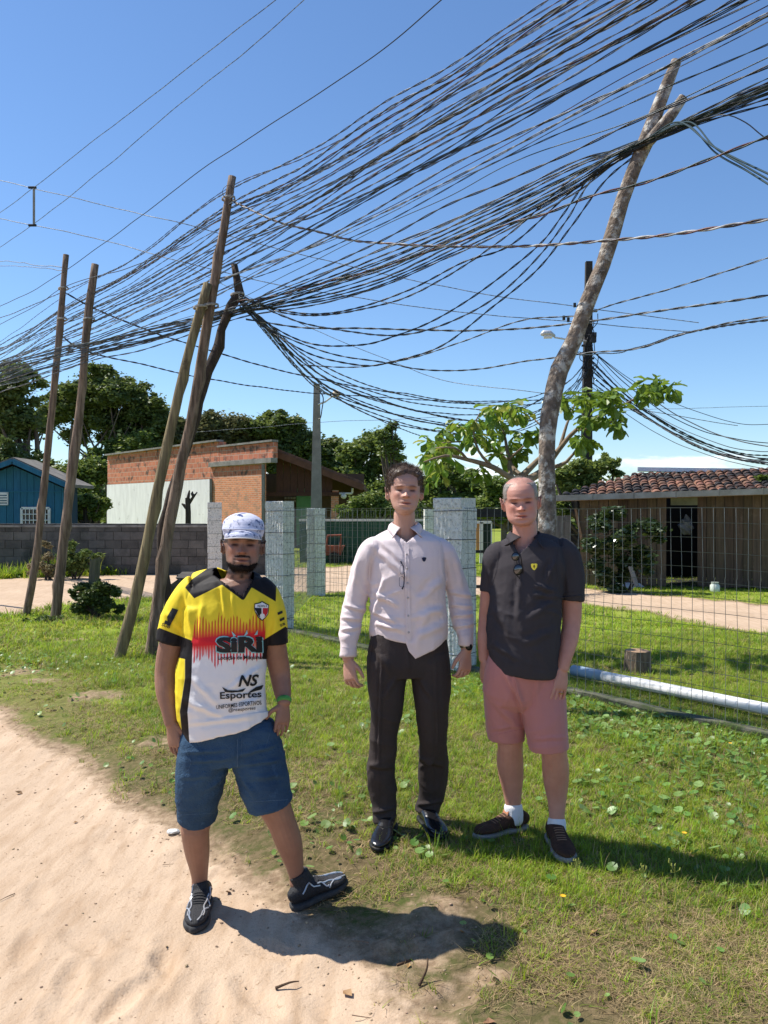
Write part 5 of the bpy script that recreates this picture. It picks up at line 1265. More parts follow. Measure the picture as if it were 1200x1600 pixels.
def small_plants():
    yf = mat('yellow_petal', (0.80, 0.42, 0.02), rough=.5); st = mat('plant_stalk', (0.16, 0.22, 0.05), rough=.6); sd_ = mat('seed_head', (0.32, 0.33, 0.07), (0.22, 0.25, 0.05), 60, .7)
    for px, py, h, lab in ((878, 1418, .05, 'small yellow daisy in front of the brown shoes of the man in the dark polo'), (1068, 1322, .06, 'tiny orange yellow flower near the dark shadow at the right'), (1140, 1180, .07, 'yellow flower among the round leaves by the fence')):
        b = G(px, py); b.z = float(gh(b.x, b.y)[0]); t = empty('yellow_flower', b, lab, 'flower'); top = b + Vector((.004, 0, h)); mb = MB(); mb.tube([b, top], .0012, 5); mb.obj('stem', st, t)
        mb = MB()
        for k in range(9):
            a = 6.283 * k / 9; d = Vector((math.cos(a), math.sin(a), .25)); s_ = Vector((-math.sin(a), math.cos(a), 0)) * .0035; mb.add([top, top + d * .008 - s_, top + d * .014, top + d * .008 + s_], [(0, 1, 2, 3)])
        mb.obj('petals', yf, t)
    for px, py, h, lab, sd in ((1060, 1462, .26, 'tallest thin seed stalk with a pale green head, at the lower right', 1), (905, 1400, .14, 'thin grass stalk beside the right shoe of the man in the polo', 2), (1010, 1420, .16, 'short seed stalk left of the tallest one', 3)):
        rr = random.Random(sd); b = G(px, py); b.z = float(gh(b.x, b.y)[0]); t = empty('seed_stalk', b, lab, 'plant'); pts = [b, b + Vector((-.006, 0, h * .5)), b + Vector((-.014, 0, h))]; mb = MB(); mb.tube([Vector(q[:3]) for q in catmull([tuple(q) for q in pts])], .0012, 5); mb.obj('stem', st, t)
        for k in range(7):
            c = pts[2] + Vector((rr.uniform(-.022, .022), rr.uniform(-.02, .02), rr.uniform(-.02, .02))) ; mb = MB(); mb.tube([pts[2] - Vector((0, 0, .02)), c], .0007, 4); mb.tube([c, c + Vector((rr.uniform(-.004, .004), 0, .008))], [.0035, .002], 6); mb.obj('seed', sd_, t)['kind'] = 'stuff'
    wp = mat('white_scrap', (0.72, 0.72, 0.68), (0.6, 0.6, 0.57), 30, .8); b = G(270, 1296, -.09); b.z = float(gh(b.x, b.y)[0]); bm = bmesh.new(); bmesh.ops.create_icosphere(bm, subdivisions=2, radius=.026)
    rr = random.Random(4)
    for v in bm.verts: v.co = Vector((v.co.x * 1.3, v.co.y, v.co.z * .55)) * rr.uniform(.75, 1.15)
    bmesh.ops.translate(bm, verts=bm.verts, vec=b + Vector((0, 0, .012))); me = bpy.data.meshes.new('paper_scrap'); bm.to_mesh(me); bm.free(); me.materials.append(wp)
    tag(link('paper_scrap', me), 'crumpled white scrap on the sand behind the leg of the man in the cap', 'paper scrap')
    wd = mat('dark_twig', (0.06, 0.035, 0.02), (0.12, 0.075, 0.045), 40, .9)
    for px, py, L, a, lab in ((655, 1535, .09, 1.2, 'dark upright twig at the edge of the shadow'), (620, 1500, .07, .2, 'short dark twig in the shadow of the man in the cap'), (430, 1520, .10, -.6, 'dark curled twig at the tip of the arm shadow'), (80, 1592, .12, .2, 'dark strip of bark at the lower left corner')):
        b = G(px, py, -.08); b.z = float(gh(b.x, b.y)[0]) + .006; t = MB(); d = Vector((math.cos(a), .3, math.sin(a) if a > 1 else .08)); t.tube([Vector(q[:3]) for q in catmull([tuple(b), tuple(b + d * L * .5 + Vector((.01, 0, .008))), tuple(b + d * L)])], list(np.linspace(.006, .002, 17)), 6)
        tag(t.obj('fallen_twig', wd), lab, 'twig')
small_plants()
# ------------------------------------------------------------------ cables
def cable_mat(name, col, rough=0.42, spec=0.5, col2=None):
    return mat(name, col, col2, 14, rough, spec=spec, contrast=(0.45, 0.55))
M_CB = [cable_mat('cable_black', (0.012, 0.013, 0.015)), cable_mat('cable_dark_green', (0.016, 0.035, 0.030)), cable_mat('cable_dark_blue', (0.012, 0.022, 0.045)),
        cable_mat('cable_grey_glint', (0.26, 0.28, 0.31), 0.45, 0.5, (0.03, 0.033, 0.04)), cable_mat('cable_pale', (0.42, 0.42, 0.42), 0.45, 0.5, (0.20, 0.19, 0.19)),  # the grey-and-black strand has sun glints painted into its colour
        cable_mat('cable_reddish', (0.12, 0.035, 0.028), 0.4, 0.5, (0.03, 0.016, 0.014))]
M_CB.append(cable_mat('cable_dull_teal', (0.03, 0.06, 0.075), .75, .2))
def strand(c3, r_off, r, phase, pitch, n=4):
    c3 = np.asarray(c3); T = np.gradient(c3, axis=0); T /= np.linalg.norm(T, axis=1)[:, None] + 1e-12
    up = np.array([0.05, 0.02, 1.0]); X = np.cross(T, up); X /= np.linalg.norm(X, axis=1)[:, None]; Yv = np.cross(X, T)
    s = np.concatenate([[0], np.cumsum(np.linalg.norm(np.diff(c3, axis=0), axis=1))])
    a = s / pitch * 2 * math.pi + phase
    c = c3 + (X * np.cos(a)[:, None] + Yv * np.sin(a)[:, None]) * r_off
    k = np.arange(n) * 2 * math.pi / n
    V = (c[:, None, :] + r * (X[:, None, :] * np.cos(k)[None, :, None] + Yv[:, None, :] * np.sin(k)[None, :, None])).reshape(-1, 3)
    m = len(c3); i = np.repeat(np.arange(m - 1), n); j = np.tile(np.arange(n), m - 1); j2 = (j + 1) % n
    Fq = np.stack([i * n + j, i * n + j2, (i + 1) * n + j2, (i + 1) * n + j], 1)
    return V, Fq
def cable(ctrl3, label, mats=(0, 0), r=0.0048, pitch=0.34, twist=True, group=None, ext=(2.5, 2.5), step=0.042, name='overhead_cable', n=4):
    C = [np.array(tuple(c), float) for c in ctrl3]
    if ext[0]: d = C[0] - C[1]; C.insert(0, C[0] + d / np.linalg.norm(d) * ext[0])
    if ext[1]: d = C[-1] - C[-2]; C.append(C[-1] + d / np.linalg.norm(d) * ext[1])
    c = catmull([tuple(q) for q in C], step=step)
    # a little slackness so that no two run exactly alike
    sd = random.random() * 50; w = np.stack([fbm(c * 0.5 + sd, 2, 3), fbm(c * 0.5 + sd + 9, 2, 4), fbm(c * 0.9 + sd, 2, 5)], 1) * np.array([.02, .02, .03]); c = c + w
    if twist:
        ph = random.uniform(0, 6.28); v1, f1 = strand(c, r * 1.02, r, ph, pitch, n); v2, f2 = strand(c, r * 1.02, r * .95, ph + math.pi, pitch, n)
        v = np.vstack([v1, v2]); f = np.vstack([f1, f2 + len(v1)]); mi = np.concatenate([np.zeros(len(f1)), np.ones(len(f2))])
        me = mesh(name, v, f, [M_CB[mats[0]], M_CB[mats[1]]], True, mi)
    else:
        v, f = strand(c, 0, r, 0, 1, n); me = mesh(name, v, f, [M_CB[mats[0]]], True)
    o = link(name, me); tag(o, label, 'cable', group); return o
def line_Y(px, A, B):
    k = (px - 600) / F; dx, dy = B[0] - A[0], B[1] - A[1]; t = (k * A[1] - A[0]) / (dx - k * dy); return A[1] + dy * t
def interp(tab, x):
    xs = [q[0] for q in tab]; return float(np.interp(x, xs, [q[1] for q in tab]))
GA = 'twisted pair cables fanning out over the road'
GB = 'twisted cables resting in the fork of the curved trunk'
def cables():
    random.seed(99)
    ST = [-60, 0, 100, 200, 290, 360, 480, 600, 700, 800, 1000, 1200, 1320]
    top = [(-60, 515), (0, 497), (100, 455), (200, 410), (290, 345), (360, 296), (480, 236), (600, 166), (700, 103), (800, 38), (1000, -92), (1200, -225), (1320, -305)]
    bot = [(-60, 622), (0, 605), (100, 574), (200, 536), (290, 506), (360, 482), (480, 432), (600, 372), (700, 322), (800, 274), (1000, 186), (1200, 98), (1320, 45)]
    US = [0, .035, .075, .10, .125, .165, .18, .20, .235, .26, .275, .31, .345, .36, .385, .40, .44, .465, .48, .50, .545, .56, .59, .63, .645, .67, .715, .76, .80, .835, .875, .93, 1.0]
    N = 33
    for i in range(N):
        u = US[i]; ul = min(1, max(0, u * 0.9 + .08 + random.uniform(-.17, .17))); ur = u + random.uniform(-.055, .055) * (0 < i < N - 1); uf = min(1.0, max(0.0, 0.38 + u * .62 + random.uniform(-.08, .08)))
        lat = random.uniform(0.0, .35); pts = []; jit = random.uniform(-13, 13) if 0 < i < N - 1 else 0; wl = random.uniform(110, 260); ph = random.uniform(0, 6.28)
        if i == 0: ul = uf = 0.0
        for px in ST:
            w = smooth(600, 250, np.array([px]))[0]; w2 = smooth(150, 0, np.array([px]))[0]
            w4 = smooth(650, 1150, np.array([px]))[0]; uu = (u * (1 - w4) + ur * w4) * (1 - w) + ul * w; uu = uu * (1 - w2) + uf * w2
            py = interp(top, px) * (1 - uu) + interp(bot, px) * uu + random.uniform(-5, 5) * (.3 + .7 * float(smooth(150, 500, np.array([px]))[0])) + jit * math.sin(px / wl + ph)
            A = (-1.7 + lat * .778, 8.75 + lat * .629); Y = line_Y(px, A, (A[0] + .62, A[1] - .78))
            pts.append(P(px, py, Y))
        mm = random.choice([(0, 0), (0, 3), (0, 3), (1, 0), (2, 0), (0, 3), (3, 3), (1, 3)])
        if i in (1, 4): mm = (5, 0)
        if i in (9, 17, 27): mm = (5, 3)
        thin = i > 26 and i % 2
        lab = 'dark twisted cable in the dense fan over the road, sagging from the tall pole'
        if i == 0: lab = 'topmost cable of the dense fan, tied to the top of the tallest pole'
        if i == N - 1: lab = 'lowest cable of the dense fan over the road'
        if i in (1, 4, 9, 17, 27): lab = {1: 'uppermost', 4: 'second', 9: 'third', 17: 'fourth', 27: 'lowest'}[i] + ' reddish brown strand in the dense cable fan over the road'
        cable(pts, lab, mm, 0.0036 if thin else random.choice((.0032, .0042, .0048, .0062)), random.uniform(.35, .85), not thin, GA)
    # second sheaf, through the fork
    A = (-1.62, 9.2); B = (2.07, 6.42)
    tabB = [(-60, 612), (0, 588), (100, 560), (150, 547), (260, 520), (375, 486), (500, 452), (600, 418), (700, 374), (800, 326), (900, 276), (955, 246), (1012, 219), (1060, 199), (1110, 178), (1200, 143), (1320, 100)]
    spr = [(-60, 30), (0, 26), (100, 22), (150, 16), (260, 16), (375, 11), (500, 22), (600, 30), (700, 28), (800, 27), (900, 24), (955, 13), (1012, 8), (1060, 11), (1110, 15), (1200, 28), (1320, 38)]
    for i in range(15):
        u = -1 + 2 * i / 14; u2 = random.uniform(-1, 1); u3 = u * .6 + random.uniform(-.4, .4); pts = []
        for px, py in tabB:
            w = smooth(1010, 940, np.array([px]))[0]; k = u3 * (1 - w) + u * w; w3 = smooth(420, 330, np.array([px]))[0]; k = k * (1 - w3) + u2 * w3
            pts.append(P(px, py + k * interp(spr, px) + random.uniform(-2, 2), line_Y(px, A, B) + .06 * u2))
        cable(pts, 'dark cable of the tangled sheaf that rests in the fork of the curved trunk', random.choice([(0, 1), (1, 2), (0, 0), (0, 3), (1, 1), (1, 3)]), random.uniform(.0038, .0052), random.uniform(.35, .8), True, GB)
    # cables leaving the fork downwards and swinging back to the crooked branch pole
    dr = [[(1012, 222), (930, 268), (880, 335), (840, 385), (760, 450), (690, 495), (620, 525), (560, 540), (480, 536), (400, 495), (374, 470)],
          [(1012, 226), (930, 275), (885, 345), (835, 410), (770, 470), (700, 505), (630, 522), (560, 520), (470, 505), (374, 465)],
          [(1010, 230), (945, 280), (890, 355), (840, 420), (770, 480), (690, 540), (610, 565), (560, 570), (480, 552), (410, 510), (374, 472)],
          [(1008, 220), (900, 275), (800, 360), (700, 430), (620, 470), (520, 490), (440, 488), (374, 462)],
          [(1008, 224), (905, 290), (800, 380), (720, 410), (640, 450), (560, 480), (470, 490), (374, 466)]]
    for k, pts in enumerate(dr):
        cable([P(x, y, line_Y(x, A, B) + .12 * math.sin((x - 374) / 640 * math.pi)) for x, y in pts], ['first','second','third','fourth','fifth'][[1, 3, 4, 2, 0][k]] + ' from the top of the cables swinging from the fork to the crooked pole', (0, 3) if k % 2 else (0, 0), .005, .3, True, 'cables swinging down from the fork', (0, 0))
    for kk, pts in enumerate(([(1012, 215, 6.4), (1060, 188, 6.1), (1110, 225, 5.7), (1160, 252, 5.4), (1240, 290, 5.0)], [(1012, 217, 6.4), (1070, 195, 6.1), (1120, 240, 5.7), (1170, 270, 5.4), (1240, 312, 5.0)], [(1030, 208, 6.35), (1080, 192, 6.1), (1120, 232, 5.8), (1170, 262, 5.5), (1240, 300, 5.2)])):
        cable([P(*q) for q in pts], ['uppermost','middle','lowest'][kk] + ' of three loose cables drooping right from the sheaf at the fork', (6, 0), .0065, .3, False, 'loose cables drooping right of the fork', (0, 2))
    cable([P(*q) for q in ((1080, 190, 6.2), (1130, 178, 5.9), (1165, 190, 5.8), (1200, 218, 5.7), (1260, 250, 5.6))], 'single thin cable curling down at the right edge above the loose cables', (0, 0), .004, .3, False, None, (0, 2))
    # single named runs
    def run(pts, lab, mm=(0, 3), r=.005, pitch=.34, tw=True, ext=(2, 2), grp=None): cable([P(*q) for q in pts], lab, mm, r, pitch, tw, grp, ext)
    run([(366, 315, 8.75), (430, 345, 8.3), (500, 364, 7.8), (560, 378, 7.4), (640, 386, 6.9), (700, 388, 6.6), (800, 387, 6.1), (900, 382, 5.6), (1050, 366, 5.0), (1200, 342, 4.5), (1300, 325, 4.2)], 'pale red and grey twisted cable crossing from the tallest pole to the right edge', (4, 5), .0062, .30, ext=(0, 2))
    run([(372, 470, 9.2), (430, 462, 8.8), (520, 440, 8.3), (600, 415, 7.8), (700, 382, 7.2), (780, 357, 6.8), (850, 338, 6.4), (920, 310, 6.1), (1010, 286, 5.8), (1095, 256, 5.5), (1200, 214, 5.2), (1300, 180, 5)], 'greenish brown bundle passing below the fork in front of the curved trunk', (5, 1), .0064, .45, ext=(0, 2))
    run([(385, 500, 9.3), (470, 512, 9.2), (560, 514, 9), (650, 517, 8.8), (760, 515, 8.4), (850, 509, 8), (960, 496, 7.4), (1080, 480, 6.8), (1200, 460, 6.2), (1300, 445, 5.8)], 'twisted cable crossing behind the curved trunk just above the street lamp', (0, 3), .0056, .36, ext=(0, 2))
    run([(470, 570, 10.5), (560, 574, 10.3), (640, 560, 10), (720, 533, 9.5), (820, 500, 9), (905, 492, 8.6), (960, 473, 8.2), (1080, 440, 7.4), (1200, 404, 6.8), (1300, 372, 6.3)], 'thin twisted cable rising to the right edge above the street lamp cable', (0, 3), .0046, .36, ext=(0, 2))
    run([(374, 480, 9.3), (430, 520, 9.6), (520, 553, 10), (600, 566, 10), (660, 577, 10), (740, 577, 9.8), (820, 567, 9.4), (920, 552, 8.8), (1000, 546, 8.3), (1060, 526, 8), (1130, 508, 7.6), (1200, 497, 7.2), (1300, 480, 6.9)], 'wavy twisted cable crossing just below the street lamp', (0, 3), .0052, .34, ext=(0, 2))
    run([(905, 555, 19), (960, 552, 14), (1010, 540, 11), (1080, 518, 9), (1200, 500, 7.5), (1300, 484, 7)], 'cable from the black utility pole to the right edge', (0, 0), .006, .34, ext=(0, 2))
    run([(-60, 500, 16), (0, 478, 14.5), (50, 455, 13.3), (95, 428, 12.3), (150, 388, 11.6), (220, 340, 10.5), (300, 278, 9.5), (400, 212, 8.5), (500, 145, 7.7), (600, 75, 7.1), (690, 0, 6.6), (800, -95, 6)], 'long lone cable rising from the leftmost pole to the top edge', (0, 0), .0062, .3, False)
    run([(-60, 530, 16), (0, 505, 14.5), (60, 475, 13), (99, 450, 12.3), (200, 418, 10.8), (300, 380, 9.6)], 'lone cable running left from the leftmost pole', (0, 0), .006, .3, False, (2, 0))
    run([(-60, 420, 20), (0, 408, 18), (50, 414, 15), (97, 418, 12.4)], 'short wire reaching the leftmost pole from the left, upper', (3, 3), .007, .3, False, (2, 0))
    run([(-60, 428, 20), (0, 416, 18), (50, 418, 15), (97, 421, 12.4)], 'short wire reaching the leftmost pole from the left, lower', (3, 3), .006, .3, False, (2, 0))
    # sagging sheaf from crooked pole to the black utility pole
    random.seed(12)
    bas = [(374, 468, 9.3), (420, 512, 9.9), (470, 562, 10.8), (520, 598, 11.8), (580, 622, 13), (650, 640, 14.3), (730, 652, 15.8), (800, 648, 17), (850, 630, 18), (890, 600, 19), (916, 570, 19.8)]
    for i in range(10):
        u = random.uniform(-1, 1); e = random.uniform(-14, 26); pts = []
        for k, (x, y, Y) in enumerate(bas):
            t = k / (len(bas) - 1); pts.append(P(x + random.uniform(-3, 3), y + 36 * u * math.sin(t * math.pi) ** .7 + e * t * t + random.uniform(-3, 3), Y))
        cable(pts, 'black cable sagging from the crooked pole to the black utility pole', (0, 0) if i % 3 else (0, 3), .0060, .5, True, 'cables sagging to the black utility pole', (0, 0), .08)
    for pts, lab in (([(374, 474, 9.3), (444, 552, 11), (490, 602, 12.5), (530, 625, 14), (575, 647, 16), (622, 669, 18), (672, 687, 20)], 'single cable dropping steeply from the crooked pole past the small street lamp'),
                     ([(97, 455, 12.3), (150, 482, 12.2), (240, 520, 12), (330, 548, 12.4), (400, 568, 13), (480, 588, 14), (600, 612, 15.5), (720, 630, 17), (830, 632, 19), (905, 612, 20)], 'long low cable from the leftmost pole passing under the sheaf to the utility pole'),
                     ([(90, 520, 12.3), (130, 547, 12.6), (220, 570, 13.5), (300, 588, 14.5), (400, 603, 16), (500, 615, 18), (620, 622, 18.5), (760, 628, 19), (905, 622, 20)], 'lowest long cable from the leftmost pole across to the utility pole')):
        run(pts, lab, (0, 0), .0065, .4, True, (0, 0))
    # fan from utility pole to lower right
    ends = [(722, 20), (716, 18), (712, 22), (700, 16), (726, 15), (690, 20), (728, 24), (665, 18), (720, 19), (735, 16), (722, 17), (706, 14)]
    sts = [575, 560, 555, 540, 580, 540, 590, 540, 565, 600, 570, 548]
    for i, (ye, Ye) in enumerate(ends):
        y0 = sts[i]; dyy = ye - y0; pts = [(918, y0, 20)] + [(918 + 300 * t, y0 + dyy * (1 - (1 - t) ** (1.75 + .25 * (i % 3))) , 20 + (Ye - 20) * t) for t in (.2, .4, .6, .8, 1.0)] + [(1300, ye + 8, Ye)]
        run([(a, b + random.uniform(-3, 3), c) for a, b, c in pts], 'black cable sagging from the black utility pole to the right edge', (0, 0), .0105 if i < 7 else .007, .5, i % 2 == 0, (0, 3), 'cables sagging right of the black utility pole')
    # thin far lines
    th = [([(-40, 275, 24), (0, 282, 23), (50, 294, 22), (180, 325, 21), (280, 348, 20), (420, 385, 20), (600, 428, 20), (760, 460, 20), (896, 478, 19.9)], 'thin power line from the upper left to the black utility pole, upper of two'),
          ([(-40, 336, 24), (0, 342, 23), (50, 351, 22), (180, 380, 21), (280, 408, 20), (420, 442, 20), (600, 472, 20), (760, 492, 20), (882, 502, 19.9)], 'thin power line from the upper left to the black utility pole, lower of two'),
          ([(-30, 350, 24), (0, 332, 23), (53, 293, 21.5), (130, 232, 20), (250, 140, 18), (350, 62, 16), (430, 0, 15), (520, -70, 14)], 'thin power line rising to the top edge from the spacer rod, upper'),
          ([(-30, 405, 24), (0, 386, 23), (53, 350, 21.5), (130, 290, 20), (280, 165, 18), (380, 85, 16), (475, 0, 15), (560, -75, 14)], 'thin power line rising to the top edge from the spacer rod, lower'),
          ([(380, 460, 30), (480, 510, 29), (600, 560, 28), (700, 596, 27), (830, 612, 25), (1000, 640, 25)], 'faint far line crossing behind the sagging sheaf'),
          ([(400, 668, 40), (500, 660, 40), (620, 655, 40), (800, 645, 40), (1000, 640, 40), (1300, 632, 40)], 'faint horizontal line just above the distant trees')]
    for k, (pts, lab) in enumerate(th): run(pts, lab, (3, 3), .0095 if k < 4 else .010, .3, False, (3, 3))
    # spacer rod between the two power lines
    p = P(53, 293, 21.5); q = P(53, 352, 21.5); t = empty('spacer_rod', q, 'short grey rod hanging between two thin power lines at upper left', 'spacer rod')
    mb = MB(); mb.beam(q, p, .045, .045); mb.obj('rod', M_CONC, t)
    for e in (p, q): mb = MB(); mb.tube([e + Vector((-.14, 0, 0)), e + Vector((.06, 0, 0))], .035, 6); mb.obj('clamp', M_STRAP, t)
cables()
# ------------------------------------------------------------------ people: modelling tools
def to_px(v):
    """pixel of the 1200 x 1600 frame for points v (N,3)"""
    v = np.asarray(v, float); dy = v[:, 1]; dz = v[:, 2] - CAM_H
    fwd = math.cos(PITCH) * dy - math.sin(PITCH) * dz; up = math.sin(PITCH) * dy + math.cos(PITCH) * dz
    return np.stack([600 + F * v[:, 0] / fwd, 800 - F * up / fwd], 1)
def loft(st, side=(1, 0, 0), n=20, per=5, power=2.0, round_ends=(True, True)):
    """st: (point, ra, rb). ra along the side vector, rb across it. closed volume"""
    C = catmull([tuple(p) + (a, b) for p, a, b in st], per=per); side = Vector(side); V = []; m = len(C)
    for i in range(m):
        t = Vector(C[min(m - 1, i + 1)][:3]) - Vector(C[max(0, i - 1)][:3]); t.normalize()
        x = (side - t * side.dot(t)).normalized(); y = t.cross(x); c = Vector(C[i][:3]); ra, rb = C[i][3], C[i][4]
        ring = []
        for k in range(n):
            an = 2 * math.pi * k / n; ca, sa = math.cos(an), math.sin(an)
            f = (abs(ca) ** power + abs(sa) ** power) ** (-1 / power); ring.append(c + x * (ra * ca * f) + y * (rb * sa * f))
        V.append((ring, c, t, min(ra, rb)))
    rings = []
    def cap(R, sgn):
        ring, c, t, r = R; out = []
        for a in (.35, .7, .92): out.append([c + (p - c) * math.sqrt(1 - a * a) + t * (sgn * a * r * .8) for p in ring])
        return out, c + t * (sgn * r * .8)
    lo = None; hi = None
    if round_ends[0]: o, lo = cap(V[0], -1); rings += list(reversed(o))
    else: lo = V[0][1]
    rings += [r[0] for r in V]
    if round_ends[1]: o, hi = cap(V[-1], 1); rings += o
    else: hi = V[-1][1]
    v = [lo] + [p for r in rings for p in r] + [hi]; f = []; m = len(rings)
    for k in range(n): f.append((0, 1 + (k + 1) % n, 1 + k))
    for i in range(m - 1):
        for k in range(n): a = 1 + i * n; b = a + n; k2 = (k + 1) % n; f.append((a + k, a + k2, b + k2, b + k))
    L = 1 + (m - 1) * n
    for k in range(n): f.append((L + k, L + (k + 1) % n, len(v) - 1))
    return v, f
def ellipsoid(c, r, rot=None, n=12):
    v = []; f = []; c = Vector(c)
    for i in range(1, n):
        th = math.pi * i / n
        for k in range(2 * n):
            ph = math.pi * k / n; q = Vector((r[0] * math.sin(th) * math.cos(ph), r[1] * math.sin(th) * math.sin(ph), r[2] * math.cos(th)))
            if rot: q = rot @ q
            v.append(c + q)
    t = Vector((0, 0, r[2])); b = Vector((0, 0, -r[2]))
    if rot: t = rot @ t; b = rot @ b
    v += [c + t, c + b]; T = len(v) - 2; B = T + 1; N = 2 * n
    for i in range(n - 2):
        for k in range(N): k2 = (k + 1) % N; f.append((i * N + k, (i + 1) * N + k, (i + 1) * N + k2, i * N + k2))
    for k in range(N): k2 = (k + 1) % N; f.append((T, k, k2)); f.append((B, (n - 2) * N + k2, (n - 2) * N + k))
    return v, f
def fuse(parts, voxel, name, mats, smooth_it=2, factor=0.5):
    """one continuous surface from overlapping closed volumes"""
    mb = MB()
    for v, f in parts: mb.add(v, f)
    me = mb.mesh(name + '_src', None); o = bpy.data.objects.new('tmp_fuse', me); COL.objects.link(o)
    bm = bmesh.new(); bm.from_mesh(me); bmesh.ops.recalc_face_normals(bm, faces=bm.faces); bm.to_mesh(me); bm.free()
    md = o.modifiers.new('r', 'REMESH'); md.mode = 'VOXEL'; md.voxel_size = voxel; md.use_smooth_shade = True
    if smooth_it: ms = o.modifiers.new('s', 'SMOOTH'); ms.factor = factor; ms.iterations = smooth_it
    dg = bpy.context.evaluated_depsgraph_get(); dg.update(); out = bpy.data.meshes.new_from_object(o.evaluated_get(dg)); out.name = name
    bpy.data.objects.remove(o); bpy.data.meshes.remove(me)
    out.materials.clear()
    for m in (mats if isinstance(mats, (list, tuple)) else [mats]): out.materials.append(m)
    out.polygons.foreach_set('use_smooth', np.ones(len(out.polygons), bool))
    out.polygons.foreach_set('material_index', np.zeros(len(out.polygons), np.int32))
    return out
def get_co(me): a = np.empty(len(me.vertices) * 3); me.vertices.foreach_get('co', a); return a.reshape(-1, 3)
def set_co(me, v): me.vertices.foreach_set('co', np.asarray(v, float).ravel()); me.update()
def get_no(me): a = np.empty(len(me.vertices) * 3); me.vertices.foreach_get('normal', a); return a.reshape(-1, 3)
def seg_dist(v, a, b):
    a = np.array(a, float); b = np.array(b, float); d = b - a; t = np.clip(((v - a) @ d) / (d @ d), 0, 1); return np.linalg.norm(v - a - t[:, None] * d, axis=1)
def wrinkle(me, amp, freq=(9, 9, 14), seed=0, mask=None, warp=0.35, fine=0.25):
    v = get_co(me); n = get_no(me); f = np.array(freq)
    w = fbm(v * 3.1 + seed, 2, seed + 1)[:, None] * warp * np.array([1, 1, 1.0]); q = (v + w * .3) * f + seed * 7.7
    r = 1 - np.abs(vnoise(q, seed)) * 1.6; r2 = 1 - np.abs(vnoise(q * 2.1 + 5, seed + 3)) * 1.6
    d = amp * (np.clip(r, 0, 1) ** 1.6 - .35 + .38 * np.clip(r2, 0, 1) ** 2) + amp * fine * fbm(v * 40, 2, seed + 9)
    if mask is not None: d = d * mask(v)
    set_co(me, v + n * d[:, None])
def folds(me, items):
    """explicit creases: (px a, py a, px b, py b, width px, depth m) drawn on the side turned to the viewer"""
    v = get_co(me); n = get_no(me); p = to_px(v); d = np.zeros(len(v)); front = np.clip(-n[:, 1] * 1.5, 0, 1)
    for x0, y0, x1, y1, w, h in items:
        h *= 1.5
        a = np.array([x0, y0], float); e = np.array([x1 - x0, y1 - y0], float); L = np.linalg.norm(e); e /= L
        r = p - a; u = (r @ e); s = r @ np.array([-e[1], e[0]]); s = s + 0.12 * w * np.sin(u * 0.25)
        env = np.exp(-((u - L / 2) / (L * .5)) ** 4); d += h * env * (np.exp(-(s / w) ** 2) - .6 * np.exp(-((s - 1.6 * w) / w) ** 2))
    set_co(me, v + n * (d * front)[:, None])
def attr(me, name, vals): a = me.attributes.new(name, 'FLOAT', 'POINT'); a.data.foreach_set('value', np.asarray(vals, np.float32))
def attr_col(me, name, c):
    a = me.attributes.new(name, 'FLOAT_COLOR', 'POINT'); a.data.foreach_set('color', np.concatenate([c, np.ones((len(c), 1))], 1).astype(np.float32).ravel())
def sd_poly(p, poly): return poly_sd(p[:, 0], p[:, 1], np.array(poly, float))
def cut_faces(me, keep_mask_vertex):
    bm = bmesh.new(); bm.from_mesh(me); bm.verts.ensure_lookup_table()
    dele = [f for f in bm.faces if all(not keep_mask_vertex[v.index] for v in f.verts)]
    bmesh.ops.delete(bm, geom=dele, context='FACES'); bm.to_mesh(me); bm.free()
def bvh_of(me): v = get_co(me); return BVHTree.FromPolygons([tuple(q) for q in v], [tuple(p.vertices) for p in me.polygons])
def ray_px(bvh, px, py):
    o = Vector((0, 0, CAM_H)); d = (P(px, py, 1.0) - o).normalized(); h = bvh.ray_cast(o, d)
    return h
def decal(name, bvh, pts2, faces, material, parent, off=0.0018):
    """flat print laid on the cloth: points given in picture coordinates, dropped on the surface"""
    V = []
    last = None
    for px, py in pts2:
        h = ray_px(bvh, px, py)
        if h[0] is None: V.append(last if last is not None else P(px, py, 3.5)); continue
        nn = h[1] if h[1].y < 0 else -h[1]; q = h[0] + nn * off + Vector((0, -off * .6, 0)); V.append(q); last = q
    me = mesh(name, np.array([tuple(q) for q in V]), faces, material, True); return link(name, me, parent)
def poly_decal(name, bvh, poly, material, parent, off=.0018, step=2.0):
    """filled outline as a fine triangulated patch"""
    bm = bmesh.new(); vs = [bm.verts.new((x, y, 0)) for x, y in poly]; bm.faces.new(vs); bmesh.ops.triangulate(bm, faces=bm.faces)
    return _finish_flat(name, bm, bvh, material, parent, off, step)
def _finish_flat(name, bm, bvh, material, parent, off, step):
    for _ in range(5):
        long = [e for e in bm.edges if (e.verts[0].co - e.verts[1].co).length > step]
        if not long: break
        bmesh.ops.subdivide_edges(bm, edges=long, cuts=1); bmesh.ops.triangulate(bm, faces=bm.faces)
    bm.verts.ensure_lookup_table(); bm.verts.index_update(); pts = [(v.co.x, v.co.y) for v in bm.verts]; fs = [tuple(v.index for v in f.verts) for f in bm.faces]; bm.free()
    return decal(name, bvh, pts, fs, material, parent, off)
